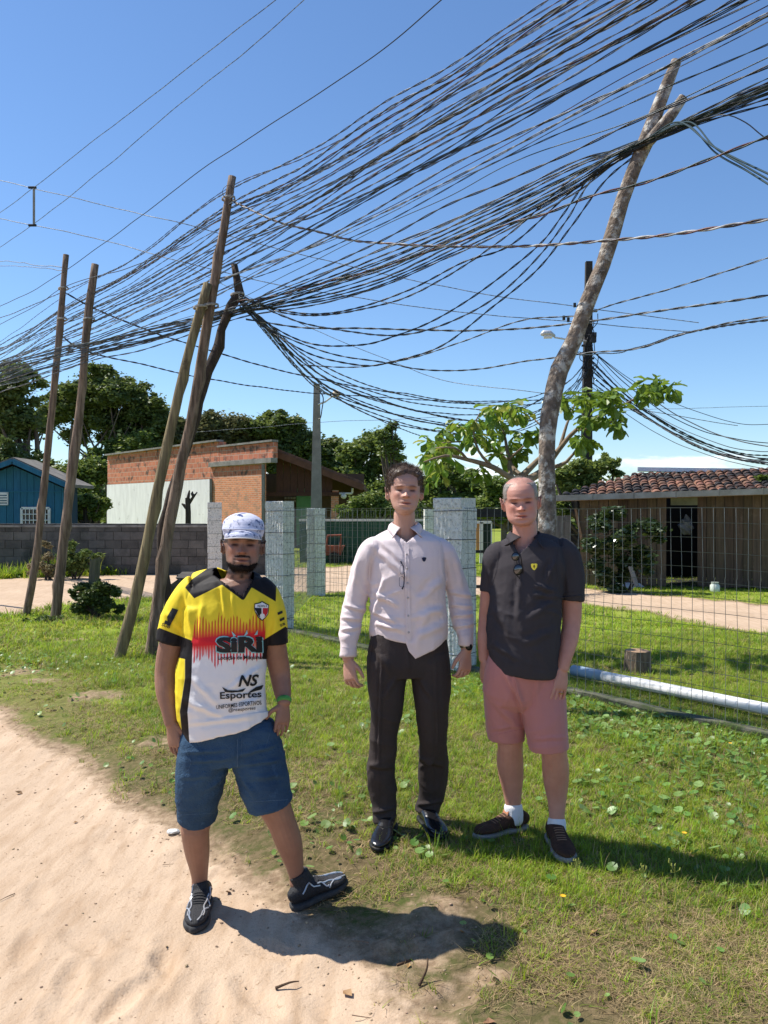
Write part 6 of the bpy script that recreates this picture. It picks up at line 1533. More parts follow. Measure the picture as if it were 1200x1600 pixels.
def text_decal(name, txt, bvh, cx, cy, width, height, material, parent, off=.0022, rot=0.0, shear=0.0, bold=0.0, step=2.5, arc=0.0):
    cu = bpy.data.curves.new('t', 'FONT'); cu.body = txt; cu.align_x = 'CENTER'; cu.align_y = 'CENTER'; cu.size = 1; cu.offset = bold; cu.shear = shear; cu.resolution_u = 3
    o = bpy.data.objects.new('t', cu); COL.objects.link(o); dg = bpy.context.evaluated_depsgraph_get(); dg.update(); me = bpy.data.meshes.new_from_object(o.evaluated_get(dg)); bpy.data.objects.remove(o)
    v = get_co(me); mn, mx = v.min(0), v.max(0); c = (mn + mx) / 2; sx = width / (mx[0] - mn[0]); sy = height / (mx[1] - mn[1])
    bm = bmesh.new(); bm.from_mesh(me); bpy.data.meshes.remove(me); cr, sr = math.cos(rot), math.sin(rot)
    for q in bm.verts:
        x = (q.co.x - c[0]) * sx; y = -(q.co.y - c[1]) * sy + arc * (x / (width / 2)) ** 2
        q.co = Vector((cx + x * cr - y * sr, cy + x * sr + y * cr, 0))
    bmesh.ops.triangulate(bm, faces=bm.faces)
    return _finish_flat(name, bm, bvh, material, parent, off, step)

# ---- head
HT = np.array([  # t, half width, front, back
    (0.00, .020, .060, .012), (0.03, .034, .076, -.004), (0.08, .046, .086, -.022), (0.14, .055, .087, -.040), (0.22, .062, .086, -.056), (0.30, .067, .085, -.070),
    (0.38, .071, .083, -.082), (0.46, .0735, .080, -.091), (0.54, .075, .083, -.098), (0.60, .0755, .087, -.101), (0.68, .076, .087, -.103), (0.76, .075, .081, -.101),
    (0.84, .070, .068, -.092), (0.91, .059, .049, -.076), (0.96, .044, .028, -.056), (0.99, .025, .006, -.036), (1.0, .004, -.012, -.018)])
def head_grid(H=.225, w=1.0, jaw=1.0, fat=0.0, nose=1.0, brow=1.0, n=72, m=60):
    """vertices (m*n,3) in head space: x to the viewer's right, y away from the viewer, z up from the chin"""
    T = np.concatenate([np.linspace(0, .9, m - 12, endpoint=False), .9 + .1 * np.sin(np.linspace(0, math.pi / 2, 12))]); A = np.linspace(0, 2 * math.pi, n, endpoint=False)
    V = np.zeros((m, n, 3))
    for i, t in enumerate(T):
        hw, fr, bk = [np.interp(t, HT[:, 0], HT[:, k]) for k in (1, 2, 3)]; hw *= w * (1 + (jaw - 1) * smooth(.45, .1, np.array([t]))[0])
        kf = float(smooth(.42, .12, np.array([t]))[0]); fr = fr + fat * .2 * kf; hw += fat * .5 * kf
        cy = (fr + bk) / 2; hy = (fr - bk) / 2; s = np.sin(A); c = np.cos(A)
        pw = 2.0 + .25 * smooth(.9, .3, np.array([t]))[0]; f = (np.abs(s) ** pw + np.abs(c) ** pw) ** (-1 / pw)
        x = hw * s * f; y = cy + hy * c * f       # y positive = front here
        V[i, :, 0] = x; V[i, :, 1] = y; V[i, :, 2] = t * H
    x = V[..., 0]; y = V[..., 1]; z = V[..., 2]; t = z / H; frm = smooth(0.0, .05, y)
    g = lambda cx, ct, sx, st: np.exp(-((x - cx) / sx) ** 2 - ((t - ct) / st) ** 2)
    gs = lambda cx, ct, sx, st: g(cx, ct, sx, st) + g(-cx, ct, sx, st)
    d = 0
    bridge = smooth(.60, .37, t) * smooth(.315, .355, t); d = d + nose * (.007 + .017 * smooth(.56, .37, t)) * bridge * np.exp(-(x / (.0075 + .006 * smooth(.5, .36, t))) ** 2) * (t < .62)
    d = d + nose * .010 * gs(.0125, .358, .008, .022)                    # nostril wings
    d = d - .0150 * gs(.030, .505, .0165, .038)                          # sockets
    d = d + .0055 * gs(.031, .480, .0105, .022)                          # eyeball swell
    d = d + brow * .0075 * gs(.028, .575, .022, .022) + .003 * g(0, .58, .012, .03)
    d = d + .0045 * gs(.043, .42, .018, .06)                             # cheekbones
    d = d - .0035 * gs(.048, .27, .015, .07)
    d = d + .0075 * g(0, .250, .022, .020) + .0085 * g(0, .182, .020, .020) - .0085 * g(0, .215, .028, .010)   # lips, mouth line
    d = d - .0035 * g(0, .135, .020, .020) + .0065 * g(0, .055, .020, .05)                                      # chin
    d = d - .0025 * gs(.030, .26, .006, .07) * (t > .2)                                                         # nasolabial crease
    d = d - .003 * gs(.066, .62, .02, .08)
    V[..., 1] = y + d * frm
    V[..., 1] *= -1
    return V
def grid_faces(m, n):
    i, j = np.meshgrid(np.arange(m - 1), np.arange(n)); i = i.T.ravel(); j = j.T.ravel(); j2 = (j + 1) % n
    f = [tuple(q) for q in np.stack([i * n + j, (i + 1) * n + j, (i + 1) * n + j2, i * n + j2], 1)]
    f.append(tuple(range(n))); f.append(tuple((m - 1) * n + k for k in reversed(range(n)))); return f
class Head:
    def __init__(s, origin, yaw=0, pitch=0, roll=0, **k):
        s.H = k.get('H', .225); s.k = k; s.o = np.array(tuple(origin)); s.R = np.array((Matrix.Rotation(yaw, 3, 'Z') @ Matrix.Rotation(roll, 3, 'Y') @ Matrix.Rotation(pitch, 3, 'X')))
        s.V = head_grid(**k); s.m, s.n = s.V.shape[:2]
    def w(s, v): return np.asarray(v) @ s.R.T + s.o
    def local(s, v): return (np.asarray(v) - s.o) @ s.R
    def volumes(s):
        out = [([Vector(q) for q in s.w(s.V.reshape(-1, 3))], grid_faces(s.m, s.n))]
        W = .0755 * s.k.get('w', 1.0)
        for sg in (-1, 1):
            R3 = Matrix(s.R.tolist()) @ Matrix.Rotation(sg * -.38, 3, 'Z') @ Matrix.Rotation(-.15, 3, 'X')
            # ear: rim, lobe, plate
            c = s.w([[sg * (W + .005), .012, s.H * .44]])[0]
            out.append(ellipsoid(c, (.0050, .017, .031), R3, 8))
            rim = []
            for a in np.linspace(-.9, 3.9, 12):
                q = s.w([[sg * (W + .0125 + .005 * max(0, math.sin(a))), .013 + .016 * math.cos(a), s.H * .45 + .030 * math.sin(a)]])[0]; rim.append((Vector(q), .0042, .0042))
            out.append(loft(rim, (0, 0, 1), 8, 2)); out.append(ellipsoid(s.w([[sg * (W + .004), .006, s.H * .335]])[0], (.004, .007, .009), R3, 6))
        return out
    def shell(s, thick, noise_amp=0.0, nf=60, seed=0):
        """closed shell lying on the head: thick(t, x, y, ang) metres outwards, negative hides it"""
        V = s.V.copy(); x, y, z = V[..., 0], V[..., 1], V[..., 2]; t = z / s.H
        N = np.stack([x / .075 ** 2, (y - .008) / .095 ** 2, (t - .55) * s.H / .115 ** 2], -1); N /= np.linalg.norm(N, axis=-1)[..., None]
        th = thick(t, x, y)
        if noise_amp: th = th + np.where(th > 0, noise_amp * fbm(V.reshape(-1, 3) * nf, 3, seed).reshape(th.shape), 0)
        V = V + N * th[..., None]; return s.w(V.reshape(-1, 3)), s.w(s.V.reshape(-1, 3)), (N.reshape(-1, 3) @ s.R.T), th.ravel()
def strands(name, roots, dirs, length, width, material, parent, seed=0):
    r = np.random.default_rng(seed); n = len(roots); L = (length * r.uniform(.6, 1.25, n))[:, None]; d = dirs / np.linalg.norm(dirs, axis=1)[:, None]
    side = np.cross(d, r.normal(size=(n, 3))); side /= np.linalg.norm(side, axis=1)[:, None]; bend = r.normal(size=(n, 3)) * .35
    p0 = roots - side * width; p1 = roots + side * width; d2 = d + bend * .6; p2 = roots + d * L * .55 + side * width * .6; p3 = roots + d * L * .55 - side * width * .6; p4 = roots + d2 * L
    v = np.stack([p0, p1, p2, p3, p4], 1).reshape(-1, 3); k = np.arange(n) * 5
    f = [tuple(q) for q in np.stack([k, k + 1, k + 2, k + 3], 1)] + [tuple(q) for q in np.stack([k + 3, k + 2, k + 4], 1)]
    o = link(name, mesh(name, v, f, material, True), parent); o['kind'] = 'stuff'; return o

# ---- hands
def hand_vols(wrist, down, across, normal, curl=.35, scale=1.0, thumb_side=1, thumb_out=.55, spread=.06, wr=.024):
    """wrist point, direction to the fingers, direction from little finger to index, back-of-hand normal"""
    D = Vector(down).normalized(); X = Vector(across); X = (X - D * X.dot(D)).normalized(); N = D.cross(X)
    if N.dot(Vector(normal)) < 0: N = -N
    W = Vector(wrist); s = scale; out = []
    k = [(W - D * .02 * s, wr, wr * .8), (W + D * .01 * s, wr * 1.0, .018 * s), (W + D * .035 * s, .034 * s, .0155 * s), (W + D * .07 * s, .0405 * s, .0140 * s), (W + D * .093 * s, .0385 * s, .0115 * s)]
    out.append(loft(k, X, 16, 4, 2.4))
    lens = [(.62, .033), (.96, .0115), (1.0, -.0105), (.9, -.032)]
    lens = [(.031, .76, 1.0), (.0105, .86, 1.0), (-.0105, .82, 1.0), (-.0315, .66, .88)]
    for i, (off, ln, fat) in enumerate(lens):
        d = (D + X * (off / .03 * spread)).normalized(); p = W + D * (.088 - abs(off) * .12) * s + X * off * s; L = .090 * ln * s; c = curl * (1 + .12 * i); ang = c * .45; st = [(p - d * .02 * s, .0095 * s * fat, .0095 * s * fat), (p, .0092 * s * fat, .0095 * s * fat)]
        for frac, r in ((.46, .0086), (.30, .0080), (.24, .0068)):
            dd = (d * math.cos(ang) - N * math.sin(ang)).normalized(); p = p + dd * L * frac; st.append((p, r * s * fat, r * s * fat)); ang += c
        out.append(loft(st, X, 10, 4))
    b = W + D * .022 * s + X * .024 * s - N * .004 * s; t1 = (D * .75 + X * thumb_out - N * .28).normalized(); t2 = (D * .95 + X * thumb_out * .35 - N * .35).normalized()
    st = [(b - t1 * .012 * s, .014 * s, .013 * s), (b + t1 * .018 * s, .0135 * s, .0125 * s), (b + t1 * .043 * s, .0105 * s, .0100 * s), (b + t1 * .043 * s + t2 * .022 * s, .0095 * s, .0090 * s), (b + t1 * .043 * s + t2 * .042 * s, .0078 * s, .0070 * s)]
    out.append(loft(st, X, 10, 4)); return out

# ---- shoes: sole outline lofted from heel to toe
def shoe_vols(heel, toe, width, high, top=None, sole=.022, ankle=None, ankle_r=.042):
    """heel, toe: ground points. returns upper volumes, sole volumes"""
    heel = Vector(heel); toe = Vector(toe); d = (toe - heel); L = d.length; d = d / L; up = Vector((0, 0, 1)); sd = d.cross(up).normalized()
    prof = [(0.0, .58, .78), (.08, .74, .95), (.25, .80, 1.0), (.42, .80, .86), (.55, .90, .64), (.70, 1.0, .50), (.85, .92, .42), (.95, .68, .34), (1.0, .36, .24)]
    st = []
    for u, w, h in prof:
        hh = high * h; st.append((heel + d * (L * u) + up * (sole + hh / 2 - .004), width / 2 * w, hh / 2))
    up_v = [loft(st, sd, 18, 4, 2.5)]
    if ankle is not None:
        a = Vector(ankle); base = heel + d * L * .24 + up * (sole + high * .5); up_v.append(loft([(base, ankle_r * .95, ankle_r * 1.25), (base.lerp(a, .6), ankle_r * .98, ankle_r * 1.15), (a, ankle_r, ankle_r * 1.1)], sd, 16, 4, 2.2, (True, False)))
    st = [(heel + d * (L * u) + up * (sole * .5), width / 2 * w * 1.06 + .002, sole * .55) for u, w in ((-.015, .50), (.06, .74), (.25, .84), (.42, .80), (.55, .88), (.70, 1.0), (.85, .93), (.96, .66), (1.015, .30))]
    return up_v, [loft(st, sd, 18, 4, 4.0)]

def skin_mat(name, c, c2):
    m = mat(name, c, c2, 18, 0.50, 0.18, 220, spec=0.42, attr='tint', contrast=(.3, .7)); b = m.node_tree.nodes['Principled BSDF']
    b.inputs['Subsurface Weight'].default_value = .10; b.inputs['Subsurface Radius'].default_value = (.012, .005, .003); b.inputs['Subsurface Scale'].default_value = .6
    return m
def face_tint(me, hd, lip=(.95, .62, .60), brow=(.30, .24, .22), brow_w=1.0, hair=None, beard=None, beard_c=(.10, .085, .08), cheeks=(1.10, .88, .84), extra=None, eye_open=1.0):
    v = get_co(me); q = hd.local(v); x, y, z = q[:, 0], q[:, 1], q[:, 2]; t = z / hd.H; fr = (y < -.03) & (t > -.05) & (t < 1.1) & (np.abs(x) < .1)
    c = np.ones((len(v), 3)); ax = np.abs(x)
    c *= (1 + .06 * fbm(v * 35, 3, 4))[:, None]
    def lay(mask, col): nonlocal c; mask = np.clip(mask, 0, 1)[:, None]; c = c * (1 - mask) + np.array(col) * c * mask
    F_ = fr.astype(float)
    lay(F_ * np.exp(-((ax - .042) / .02) ** 2 - ((t - .38) / .09) ** 2) * .8, cheeks)
    lay(F_ * np.exp(-(x / .014) ** 2 - ((t - .37) / .05) ** 2) * .8, (1.12, .86, .82))
    lay(F_ * smooth(1.15, .8, ((x / .024) ** 2 + ((t - .213) / .030) ** 2)), lip)
    lay(F_ * np.exp(-(x / .024) ** 4 - ((t - .214) / .0105) ** 2), (.30, .20, .18))
    bt = .568 + .012 * np.cos((ax - .03) * 70); lay(F_ * np.exp(-((ax - .032) / .019) ** 4 - ((t - bt) / (.021 * brow_w)) ** 2), brow)
    lay(F_ * np.exp(-((ax - .031) / .017) ** 4 - ((t - .495) / .036) ** 2) * .45, (.66, .54, .52))     # lids
    lay(F_ * np.exp(-((ax - .031) / .0140) ** 4 - ((t - .489) / (.026 * eye_open)) ** 2) * .93, (.13, .10, .10))   # lash line and narrowed eye, enlarged to paint in the shadow around them
    lay(F_ * np.exp(-((ax - .0125) / .004) ** 2 - ((t - .343) / .014) ** 2) * .9, (.30, .22, .22))
    for a in (.70, .745, .79): lay(F_ * np.exp(-((t - a - .004 * np.sin(x * 90 + a * 40)) / .005) ** 2) * smooth(.05, .03, ax) * .18, (.7, .6, .6))
    if hair is not None: m, col = hair(t, x, y, v); lay(m * ((t > .2) & (t < 1.2) & (np.abs(x) < .11) & (y < .14) & (y > -.14)), col)
    if beard is not None: lay(beard(t, x, y, v) * ((t > -.12) & (t < .5) & (np.abs(x) < .10) & (y < .05) & (y > -.14)), beard_c)
    if extra is not None: c = extra(c, v, t)
    attr_col(me, 'tint', c)
# ------------------------------------------------------------------ the three men
def px_st(rows, Yd, depth=None):
    """rows: (px, py, half width px[, half depth m[, Y]]) -> loft stations"""
    out = []
    for r in rows:
        Y = r[4] if len(r) > 4 else Yd; a = r[2] / F * Y; b = r[3] if len(r) > 3 and r[3] else a * .9
        out.append((P(r[0], r[1], Y), a, b))
    return out
def shrink(st, d): return [(p, max(.01, a - d), max(.01, b - d)) for p, a, b in st]

def collar(center, rn, rd, zt, drop, tip_l, tip_r, material, parent, name='collar', gap=.5, flare=.022, thick=.0032):
    """turn-down collar: band round the neck with two flaps whose tips are world points"""
    cx, cy = center; n = 40; top = []; bot = []; mid = []
    for i in range(n + 1):
        u = i / n; a = math.pi * 1.5 - gap / 2 - u * (2 * math.pi - gap)      # from the viewer-left of the throat round the back
        a = -math.pi / 2 - gap / 2 - u * (2 * math.pi - gap); ca, sa = math.cos(a), math.sin(a)
        fr = abs(2 * u - 1) ** 3            # 1 at the throat ends
        z = zt - .030 * fr; p = Vector((cx + rn * ca, cy + rd * sa, z)); q = Vector((cx + (rn + flare) * ca, cy + (rd + flare) * sa, z - drop))
        w = max(0, (abs(2 * u - 1) - .62) / .38) ** 1.6; tip = tip_l if u < .5 else tip_r; q = q.lerp(Vector(tip), w)
        top.append(p); mid.append(p.lerp(q, .4) + Vector((ca, sa, .25)) * .006); bot.append(q)
    v = top + mid + bot; f = []
    for i in range(n):
        for r in (0, 1): a = r * (n + 1) + i; f.append((a, a + 1, a + n + 2, a + n + 1))
    me = mesh(name, np.array([tuple(q) for q in v]), f, material, True); o = link(name, me, parent)
    md = o.modifiers.new('thickness', 'SOLIDIFY'); md.thickness = thick; md.offset = 0; return o

def finish_hair(hd, thick, mat_h, parent, n, length, seed, comb=(0, -.35, .2), width=.0006, noise=.003, nf=70, name='hair'):
    w, base, N, th = hd.shell(thick, noise, nf, seed)
    me = mesh(name, w, grid_faces(hd.m, hd.n), mat_h, True); o = link(name, me, parent)
    idx = np.where(th > .0006)[0]; r = np.random.default_rng(seed)
    if n and len(idx):
        k = r.choice(idx, n); j = r.normal(size=(n, 3)) * .0028; dirs = N[k] + r.normal(size=(n, 3)) * .45 + np.array(comb) @ hd.R.T
        strands(name + '_strands', w[k] + j - N[k] * .001, dirs, length, width, mat_h, parent, seed)
    return o

def stitch(bvh, pts, w, m, parent, name='seam'):
    q = []
    for x, y in pts:
        h = ray_px(bvh, x, y)
        if h[0] is not None: q.append(h[0] + Vector((0, -.0004, 0)))
    if len(q) > 2: mb = MB(); mb.tube(q, w, 5); mb.obj(name, m, parent)
def lerp_pts(a, b, n=14, bend=0): return [(a[0] + (b[0] - a[0]) * k / n + bend * math.sin(math.pi * k / n), a[1] + (b[1] - a[1]) * k / n) for k in range(n + 1)]
# =============================== man in the football shirt
def man_cap():
    Yt = 3.47
    t = empty('person', P(380, 1400, Yt).xy.to_3d() + Vector((0, 0, -.06)), 'man in a patterned cap, yellow red and white football shirt and denim shorts', 'person')
    skin = skin_mat('skin_tanned', (0.300, 0.155, 0.103), (0.255, 0.128, 0.085))
    hd = Head(P(378, 893, Yt - .005) , yaw=R(9), pitch=R(-3), roll=R(2), H=.226, w=1.0, jaw=1.03, fat=.008, nose=1.05)
    torso = px_st([(352, 925, 62, .100), (356, 945, 70, .115), (355, 975, 69, .125), (352, 1010, 66, .13), (346, 1050, 69, .135), (345, 1095, 69, .135), (352, 1130, 67, .125), (354, 1146, 66, .12)], Yt)
    neck = [(P(375, 893, Yt + .01), .052, .058), (P(371, 910, Yt + .02), .057, .060), (P(362, 930, Yt + .03), .088, .070), (P(356, 946, Yt + .03), .13, .075)]
    armL = px_st([(294, 948, 24, 0, Yt + .02), (278, 980, 22, 0, Yt + .03), (266, 1015, 19.5, 0, Yt + .04), (260, 1050, 18, 0, Yt + .04), (261, 1080, 17.5, 0, Yt + .02), (265, 1108, 13.5, 0, Yt), (268, 1130, 11, 0, Yt - .01)], Yt)
    armR = px_st([(412, 950, 22, 0, Yt + .02), (424, 985, 21, 0, Yt + .04), (431, 1018, 18, 0, Yt + .06), (437, 1050, 16.5, 0, Yt + .08), (441, 1078, 14, 0, Yt + .05), (444, 1098, 10.5, 0, Yt + .01)], Yt)
    hipL = px_st([(325, 1160, 40, .11), (314, 1200, 32, 0), (309, 1240, 29, 0, 3.50), (306, 1285, 24, 0, 3.53), (305, 1300, 22, 0, 3.53), (308, 1330, 19.5, 0, 3.57), (311, 1358, 14.5, 0, 3.60), (312, 1375, 12.5, 0, 3.61), (312, 1392, 13, 0, 3.61)], 3.48)
    hipR = px_st([(390, 1150, 40, .11), (404, 1195, 33, 0), (418, 1235, 30, 0, 3.46), (430, 1262, 25.5, 0, 3.46), (440, 1285, 22.5, 0, 3.47), (451, 1315, 21, 0, 3.49), (459, 1345, 15.5, 0, 3.51), (463, 1367, 12, 0, 3.52), (465, 1380, 12.5, 0, 3.52)], 3.48)
    body = [loft(shrink(torso, .028), (1, 0, 0), 28)] + [loft(neck, (1, 0, 0), 20)] + [loft(armL), loft(armR), loft(hipL), loft(hipR)]
    body += [loft(px_st([(352, 1130, 54, .10), (355, 1165, 54, .09)], 3.48), (1, 0, 0), 24, 5, 2.0, (True, False))]
    body += hand_vols(P(268, 1128, Yt - .01), (P(277, 1185, Yt - .02) - P(268, 1128, Yt - .01)), (.75, -.55, 0), (-.5, -.85, 0), curl=.26, scale=1.03, thumb_out=.5, spread=.10, wr=.028)
    body += hand_vols(P(444, 1098, Yt + .01), (P(438, 1160, Yt - .03) - P(444, 1098, Yt + .01)), (-.8, -.5, .3), (.3, -.9, 0), curl=.22, scale=.86, thumb_out=1.15, spread=.03, wr=.024)
    body += hd.volumes()
    me = fuse(body, .0031, 'body', skin, 1, .5)
    def beard(tt, x, y, v):
        ax = np.abs(x); low = smooth(.17, .09, tt - .35 * np.clip((ax - .03) * 8, 0, 1) * .6) * smooth(-.09, -.02, tt)
        line = .62 * np.exp(-((ax - .031 - .02 * (.25 - tt)) / .0065) ** 2) * smooth(.29, .24, tt); mous = np.exp(-((tt - .272 - .018 * np.cos(x * 45)) / .021) ** 2) * smooth(.037, .026, ax)
        side = smooth(.050, .066, ax) * smooth(.02, .10, tt) * smooth(.55, .45, tt) * .75 * (y < .01) * .6; soul = np.exp(-(x / .010) ** 2) * smooth(.17, .13, tt)
        m = np.maximum.reduce([low, line * (tt < .29), mous, side, soul]); return np.clip(m * (1 + .25 * fbm(v * 160, 2, 3)), 0, .96)
    def hair(tt, x, y, v): m = (tt > .52) * ((y > -.045) | (tt > .80)) * 1.0; return m, (.16, .13, .12)
    face_tint(me, hd, lip=(1.0, .72, .70), brow=(.16, .13, .12), brow_w=1.25, beard=beard, hair=hair, eye_open=.9)
    link('body', me, t)
    mh = mat('beard_hair', (0.010, 0.007, 0.006), (0.020, 0.016, 0.014), 90, .8, spec=.08)
    def bth(tt, x, y):
        b = beard(tt.ravel(), x.ravel(), y.ravel(), np.stack([x.ravel(), y.ravel(), tt.ravel()], 1)).reshape(tt.shape); return np.where((b > .55) & (y < -.035) & (tt > .0), .0008 + .0012 * b, -.006)
    finish_hair(hd, bth, mh, t, 2600, .0055, 3, comb=(0, -.1, -.6), width=.0004, noise=.0008, name='beard')
    # ---- shirt
    sh = [loft(torso, (1, 0, 0), 32, 6, 2.25, (True, False))]
    sh += [loft(px_st([(340, 912, 26, .070, Yt + .03), (312, 920, 27, .075, Yt + .03), (293, 936, 25, .078, Yt + .03), (280, 962, 26, .080, Yt + .03), (272, 990, 25, .076, Yt + .03), (269, 1003, 24.5, .074, Yt + .03)], Yt), (1, 0, .6), 22, 6, 2.0, (True, False))]
    sh += [loft(px_st([(385, 914, 24, .070, Yt + .03), (408, 926, 24, .075, Yt + .03), (420, 948, 24, .078, Yt + .03), (427, 975, 22.5, .076, Yt + .03), (431, 1000, 19.5, .070, Yt + .03), (431.5, 1006, 19, .068, Yt + .03)], Yt), (1, 0, -.5), 22, 6, 2.0, (True, False))]
    sh += [loft([(P(330, 918, Yt + .03), .062, .058), (P(360, 912, Yt + .03), .055, .06), (P(402, 922, Yt + .03), .058, .055)], (0, 0, 1), 18)]
    sh += [loft(px_st([(352, 1120, 67, .128), (353, 1146, 68, .128), (354, 1156, 68, .128)], Yt), (1, 0, 0), 32, 4, 2.2, (False, False))]
    ms = shirt_material()
    me = fuse(sh, .0055, 'football_shirt', ms, 3, .5)
    v = get_co(me); p = to_px(v)
    # slanting hem: pull the lower edge so that it climbs to the right
    low = smooth(1105, 1150, p[:, 1]) * (p[:, 0] > 270); lift = np.interp(p[:, 0], [280, 296, 340, 373, 400, 424], [-2, 10, 18, 20, 26, 32]) / F * Yt
    v[:, 2] += low * lift; set_co(me, v)
    wrinkle(me, .0045, (6, 6, 8), 3, lambda v: smooth(1.25, 1.1, v[:, 2]) * .8 + .3)
    folds(me, [(346, 915, 352, 965, 3, .006), (362, 925, 366, 975, 3, .004), (404, 940, 396, 985, 3, .005), (290, 925, 300, 985, 4, .007), (316, 940, 312, 1000, 4, .005), (300, 1060, 340, 1100, 5, .006), (290, 1095, 350, 1120, 5, .006), (410, 1040, 360, 1075, 4, .005), (415, 1085, 370, 1110, 5, .006), (300, 1130, 390, 1120, 4, .005), (262, 960, 290, 990, 4, .005), (436, 950, 424, 1000, 4, .004)])
    v = get_co(me); p = to_px(v); nrm = get_no(me)
    V_ = [(331, 880), (398, 880), (398, 903), (379.5, 934), (333, 899)]
    vo = sd_poly(p, V_); neckback = (np.hypot(v[:, 0] - P(371, 900, Yt + .03).x, v[:, 1] - Yt - .02) < .050) & (v[:, 2] > P(0, 915, Yt).z)
    keep = ~(((vo > 0) & (v[:, 1] < Yt + .02)) | neckback)
    front = v[:, 1] < Yt + .06
    blk = np.maximum.reduce([sd_poly(p, [(300, 905), (336, 880), (350, 912), (303.5, 935), (289, 918)]), sd_poly(p, [(390, 890), (432, 905), (431, 940), (392, 917)]),
        sd_poly(p, [(235, 990), (249, 981), (300, 1001), (290, 1030), (240, 1020)]), sd_poly(p, [(410, 1001), (446, 979), (460, 990), (455, 1030), (410, 1030)]),
        sd_poly(p, [(301, 1003), (299, 1065), (293, 1112), (297, 1175), (287, 1175), (281, 1112), (289, 1060), (289, 1012)]),
        np.where((p[:, 1] > 893) & front, 3.4 - np.abs(vo), -6)])
    yel = np.maximum(sd_poly(p, [(289, 1012), (289, 1060), (281, 1112), (286, 1160), (270, 1160), (265, 1020)]), -9)
    attr(me, 'blk', np.clip(blk, -6, 6)); attr(me, 'yel', np.clip(yel, -6, 6)); attr(me, 'sleeve', np.clip(np.maximum(sd_poly(p, [(230, 900), (306, 905), (306, 960), (300, 1000), (290, 1030), (230, 1030)]), sd_poly(p, [(421, 900), (470, 900), (470, 1030), (413, 1020), (415, 985)])), -6, 6))
    cut_faces(me, keep)
    so = link('football_shirt', me, t); md = so.modifiers.new('thickness', 'SOLIDIFY'); md.thickness = .002; md.offset = -1
    bv = bvh_of(me)
    ink = mat('black_print', (0.012, 0.012, 0.014), rough=.6); wht = mat('white_print', (0.75, 0.75, 0.75), rough=.6); red = mat('red_print', (0.55, 0.02, 0.03), rough=.6); blu = mat('teal_print', (0.25, 0.52, 0.55), rough=.6)
    text_decal('print_outline', 'SiRi', bv, 374, 1007, 75, 28, blu, t, .0020, R(-1), 0, .062)
    text_decal('print_name', 'SiRi', bv, 374, 1007, 71, 24, ink, t, .0034, R(-1), 0, .050)
    # slab serifs
    for a, b in ((356, 997), (356, 1018), (379, 996), (377, 1018), (404, 996), (404, 1018)):
        poly_decal('print_serif', bv, [(a - 5, b - 1.3), (a + 5, b - 1.6), (a + 5, b + 1.2), (a - 5, b + 1.5)], ink, t, .0036)
    text_decal('print_line', 'Locação de Máquinas', bv, 376, 1028, 70, 8, ink, t, .0030, R(-1), 0, .02)
    for q in ([(386, 984), (381, 994), (387, 990)], [(362, 986), (369, 993), (365, 995)], [(402, 984), (397, 992), (402, 991)]): poly_decal('print_claw', bv, q, blu, t, .003)
    text_decal('print_letters', 'NS', bv, 388, 1063, 33, 18, ink, t, .0026, R(-3), .35, .03)
    poly_decal('print_swoosh', bv, [(347, 1073), (356, 1078), (372, 1078.5), (384, 1075), (379, 1080.5), (362, 1082), (352, 1081)], ink, t, .0026)
    poly_decal('print_swoosh', bv, [(411, 1070), (400, 1073), (390, 1080), (388, 1083), (398, 1079.5), (408, 1077)], ink, t, .0026)
    text_decal('print_name', 'Esportes', bv, 376, 1087, 64, 14, ink, t, .0026, R(-2), 0, .02)
    text_decal('print_line', 'UNIFORMES ESPORTIVOS', bv, 373, 1101, 70, 6.5, ink, t, .0026, R(-6), 0, .01)
    text_decal('print_line', '@nsesportes', bv, 378, 1108, 42, 7, ink, t, .0026, R(-5), .15, .005)
    # crest
    sx, sy = 409, 956
    def cr(pts): return [(sx + a, sy + b) for a, b in pts]
    poly_decal('crest', bv, cr([(-12, -13), (-5, -14), (0, -17), (5, -14), (11, -11), (10, 3), (5, 10), (0, 14), (-7, 8), (-11, -2)]), ink, t, .0024)
    poly_decal('crest_field', bv, cr([(-10.5, -11.5), (-5, -12.5), (0, -15), (4.5, -12.5), (9.5, -10), (8.5, 2.5), (4.5, 8.5), (0, 12), (-6, 7), (-9.5, -2)]), wht, t, .0030)
    poly_decal('crest_half', bv, cr([(-10, -6), (-1, -6), (-1, 10), (-6, 6.5), (-9, -2)]), ink, t, .0036)
    poly_decal('crest_half', bv, cr([(1, -6), (9, -6), (8, 2), (4.5, 7.5), (1, 10)]), red, t, .0036)
    poly_decal('crest_ball', bv, cr([(4 * math.cos(a), 6 + 4 * math.sin(a)) for a in np.linspace(0, 5.6, 8)]), wht, t, .0042)
    text_decal('crest_letters', 'SIRI', bv, sx, sy - 9, 13, 3, ink, t, .0040)
    # sleeve marks
    poly_decal('sleeve_mark', bv, [(270, 950), (279, 953), (266, 978), (257, 974), (259, 969), (262.5, 970.5), (265, 965), (262, 963.5), (264.5, 959), (266.5, 959.5)], ink, t, .0026)
    text_decal('sleeve_letters', 'SUB', bv, 260, 977.5, 13, 5, ink, t, .0026, R(20), 0, .02)
    for a, b in ((437, 958), (440, 968)): poly_decal('sleeve_mark', bv, [(a - 3.5, b - 1), (a + 3.5, b - 4), (a + 4, b), (a - 3, b + 3)], ink, t, .0026)
    text_decal('sleeve_letters', 'SUB', bv, 441, 976, 8, 4, ink, t, .0026, R(-22), 0, .02)
    # ---- shorts
    den = denim_material()
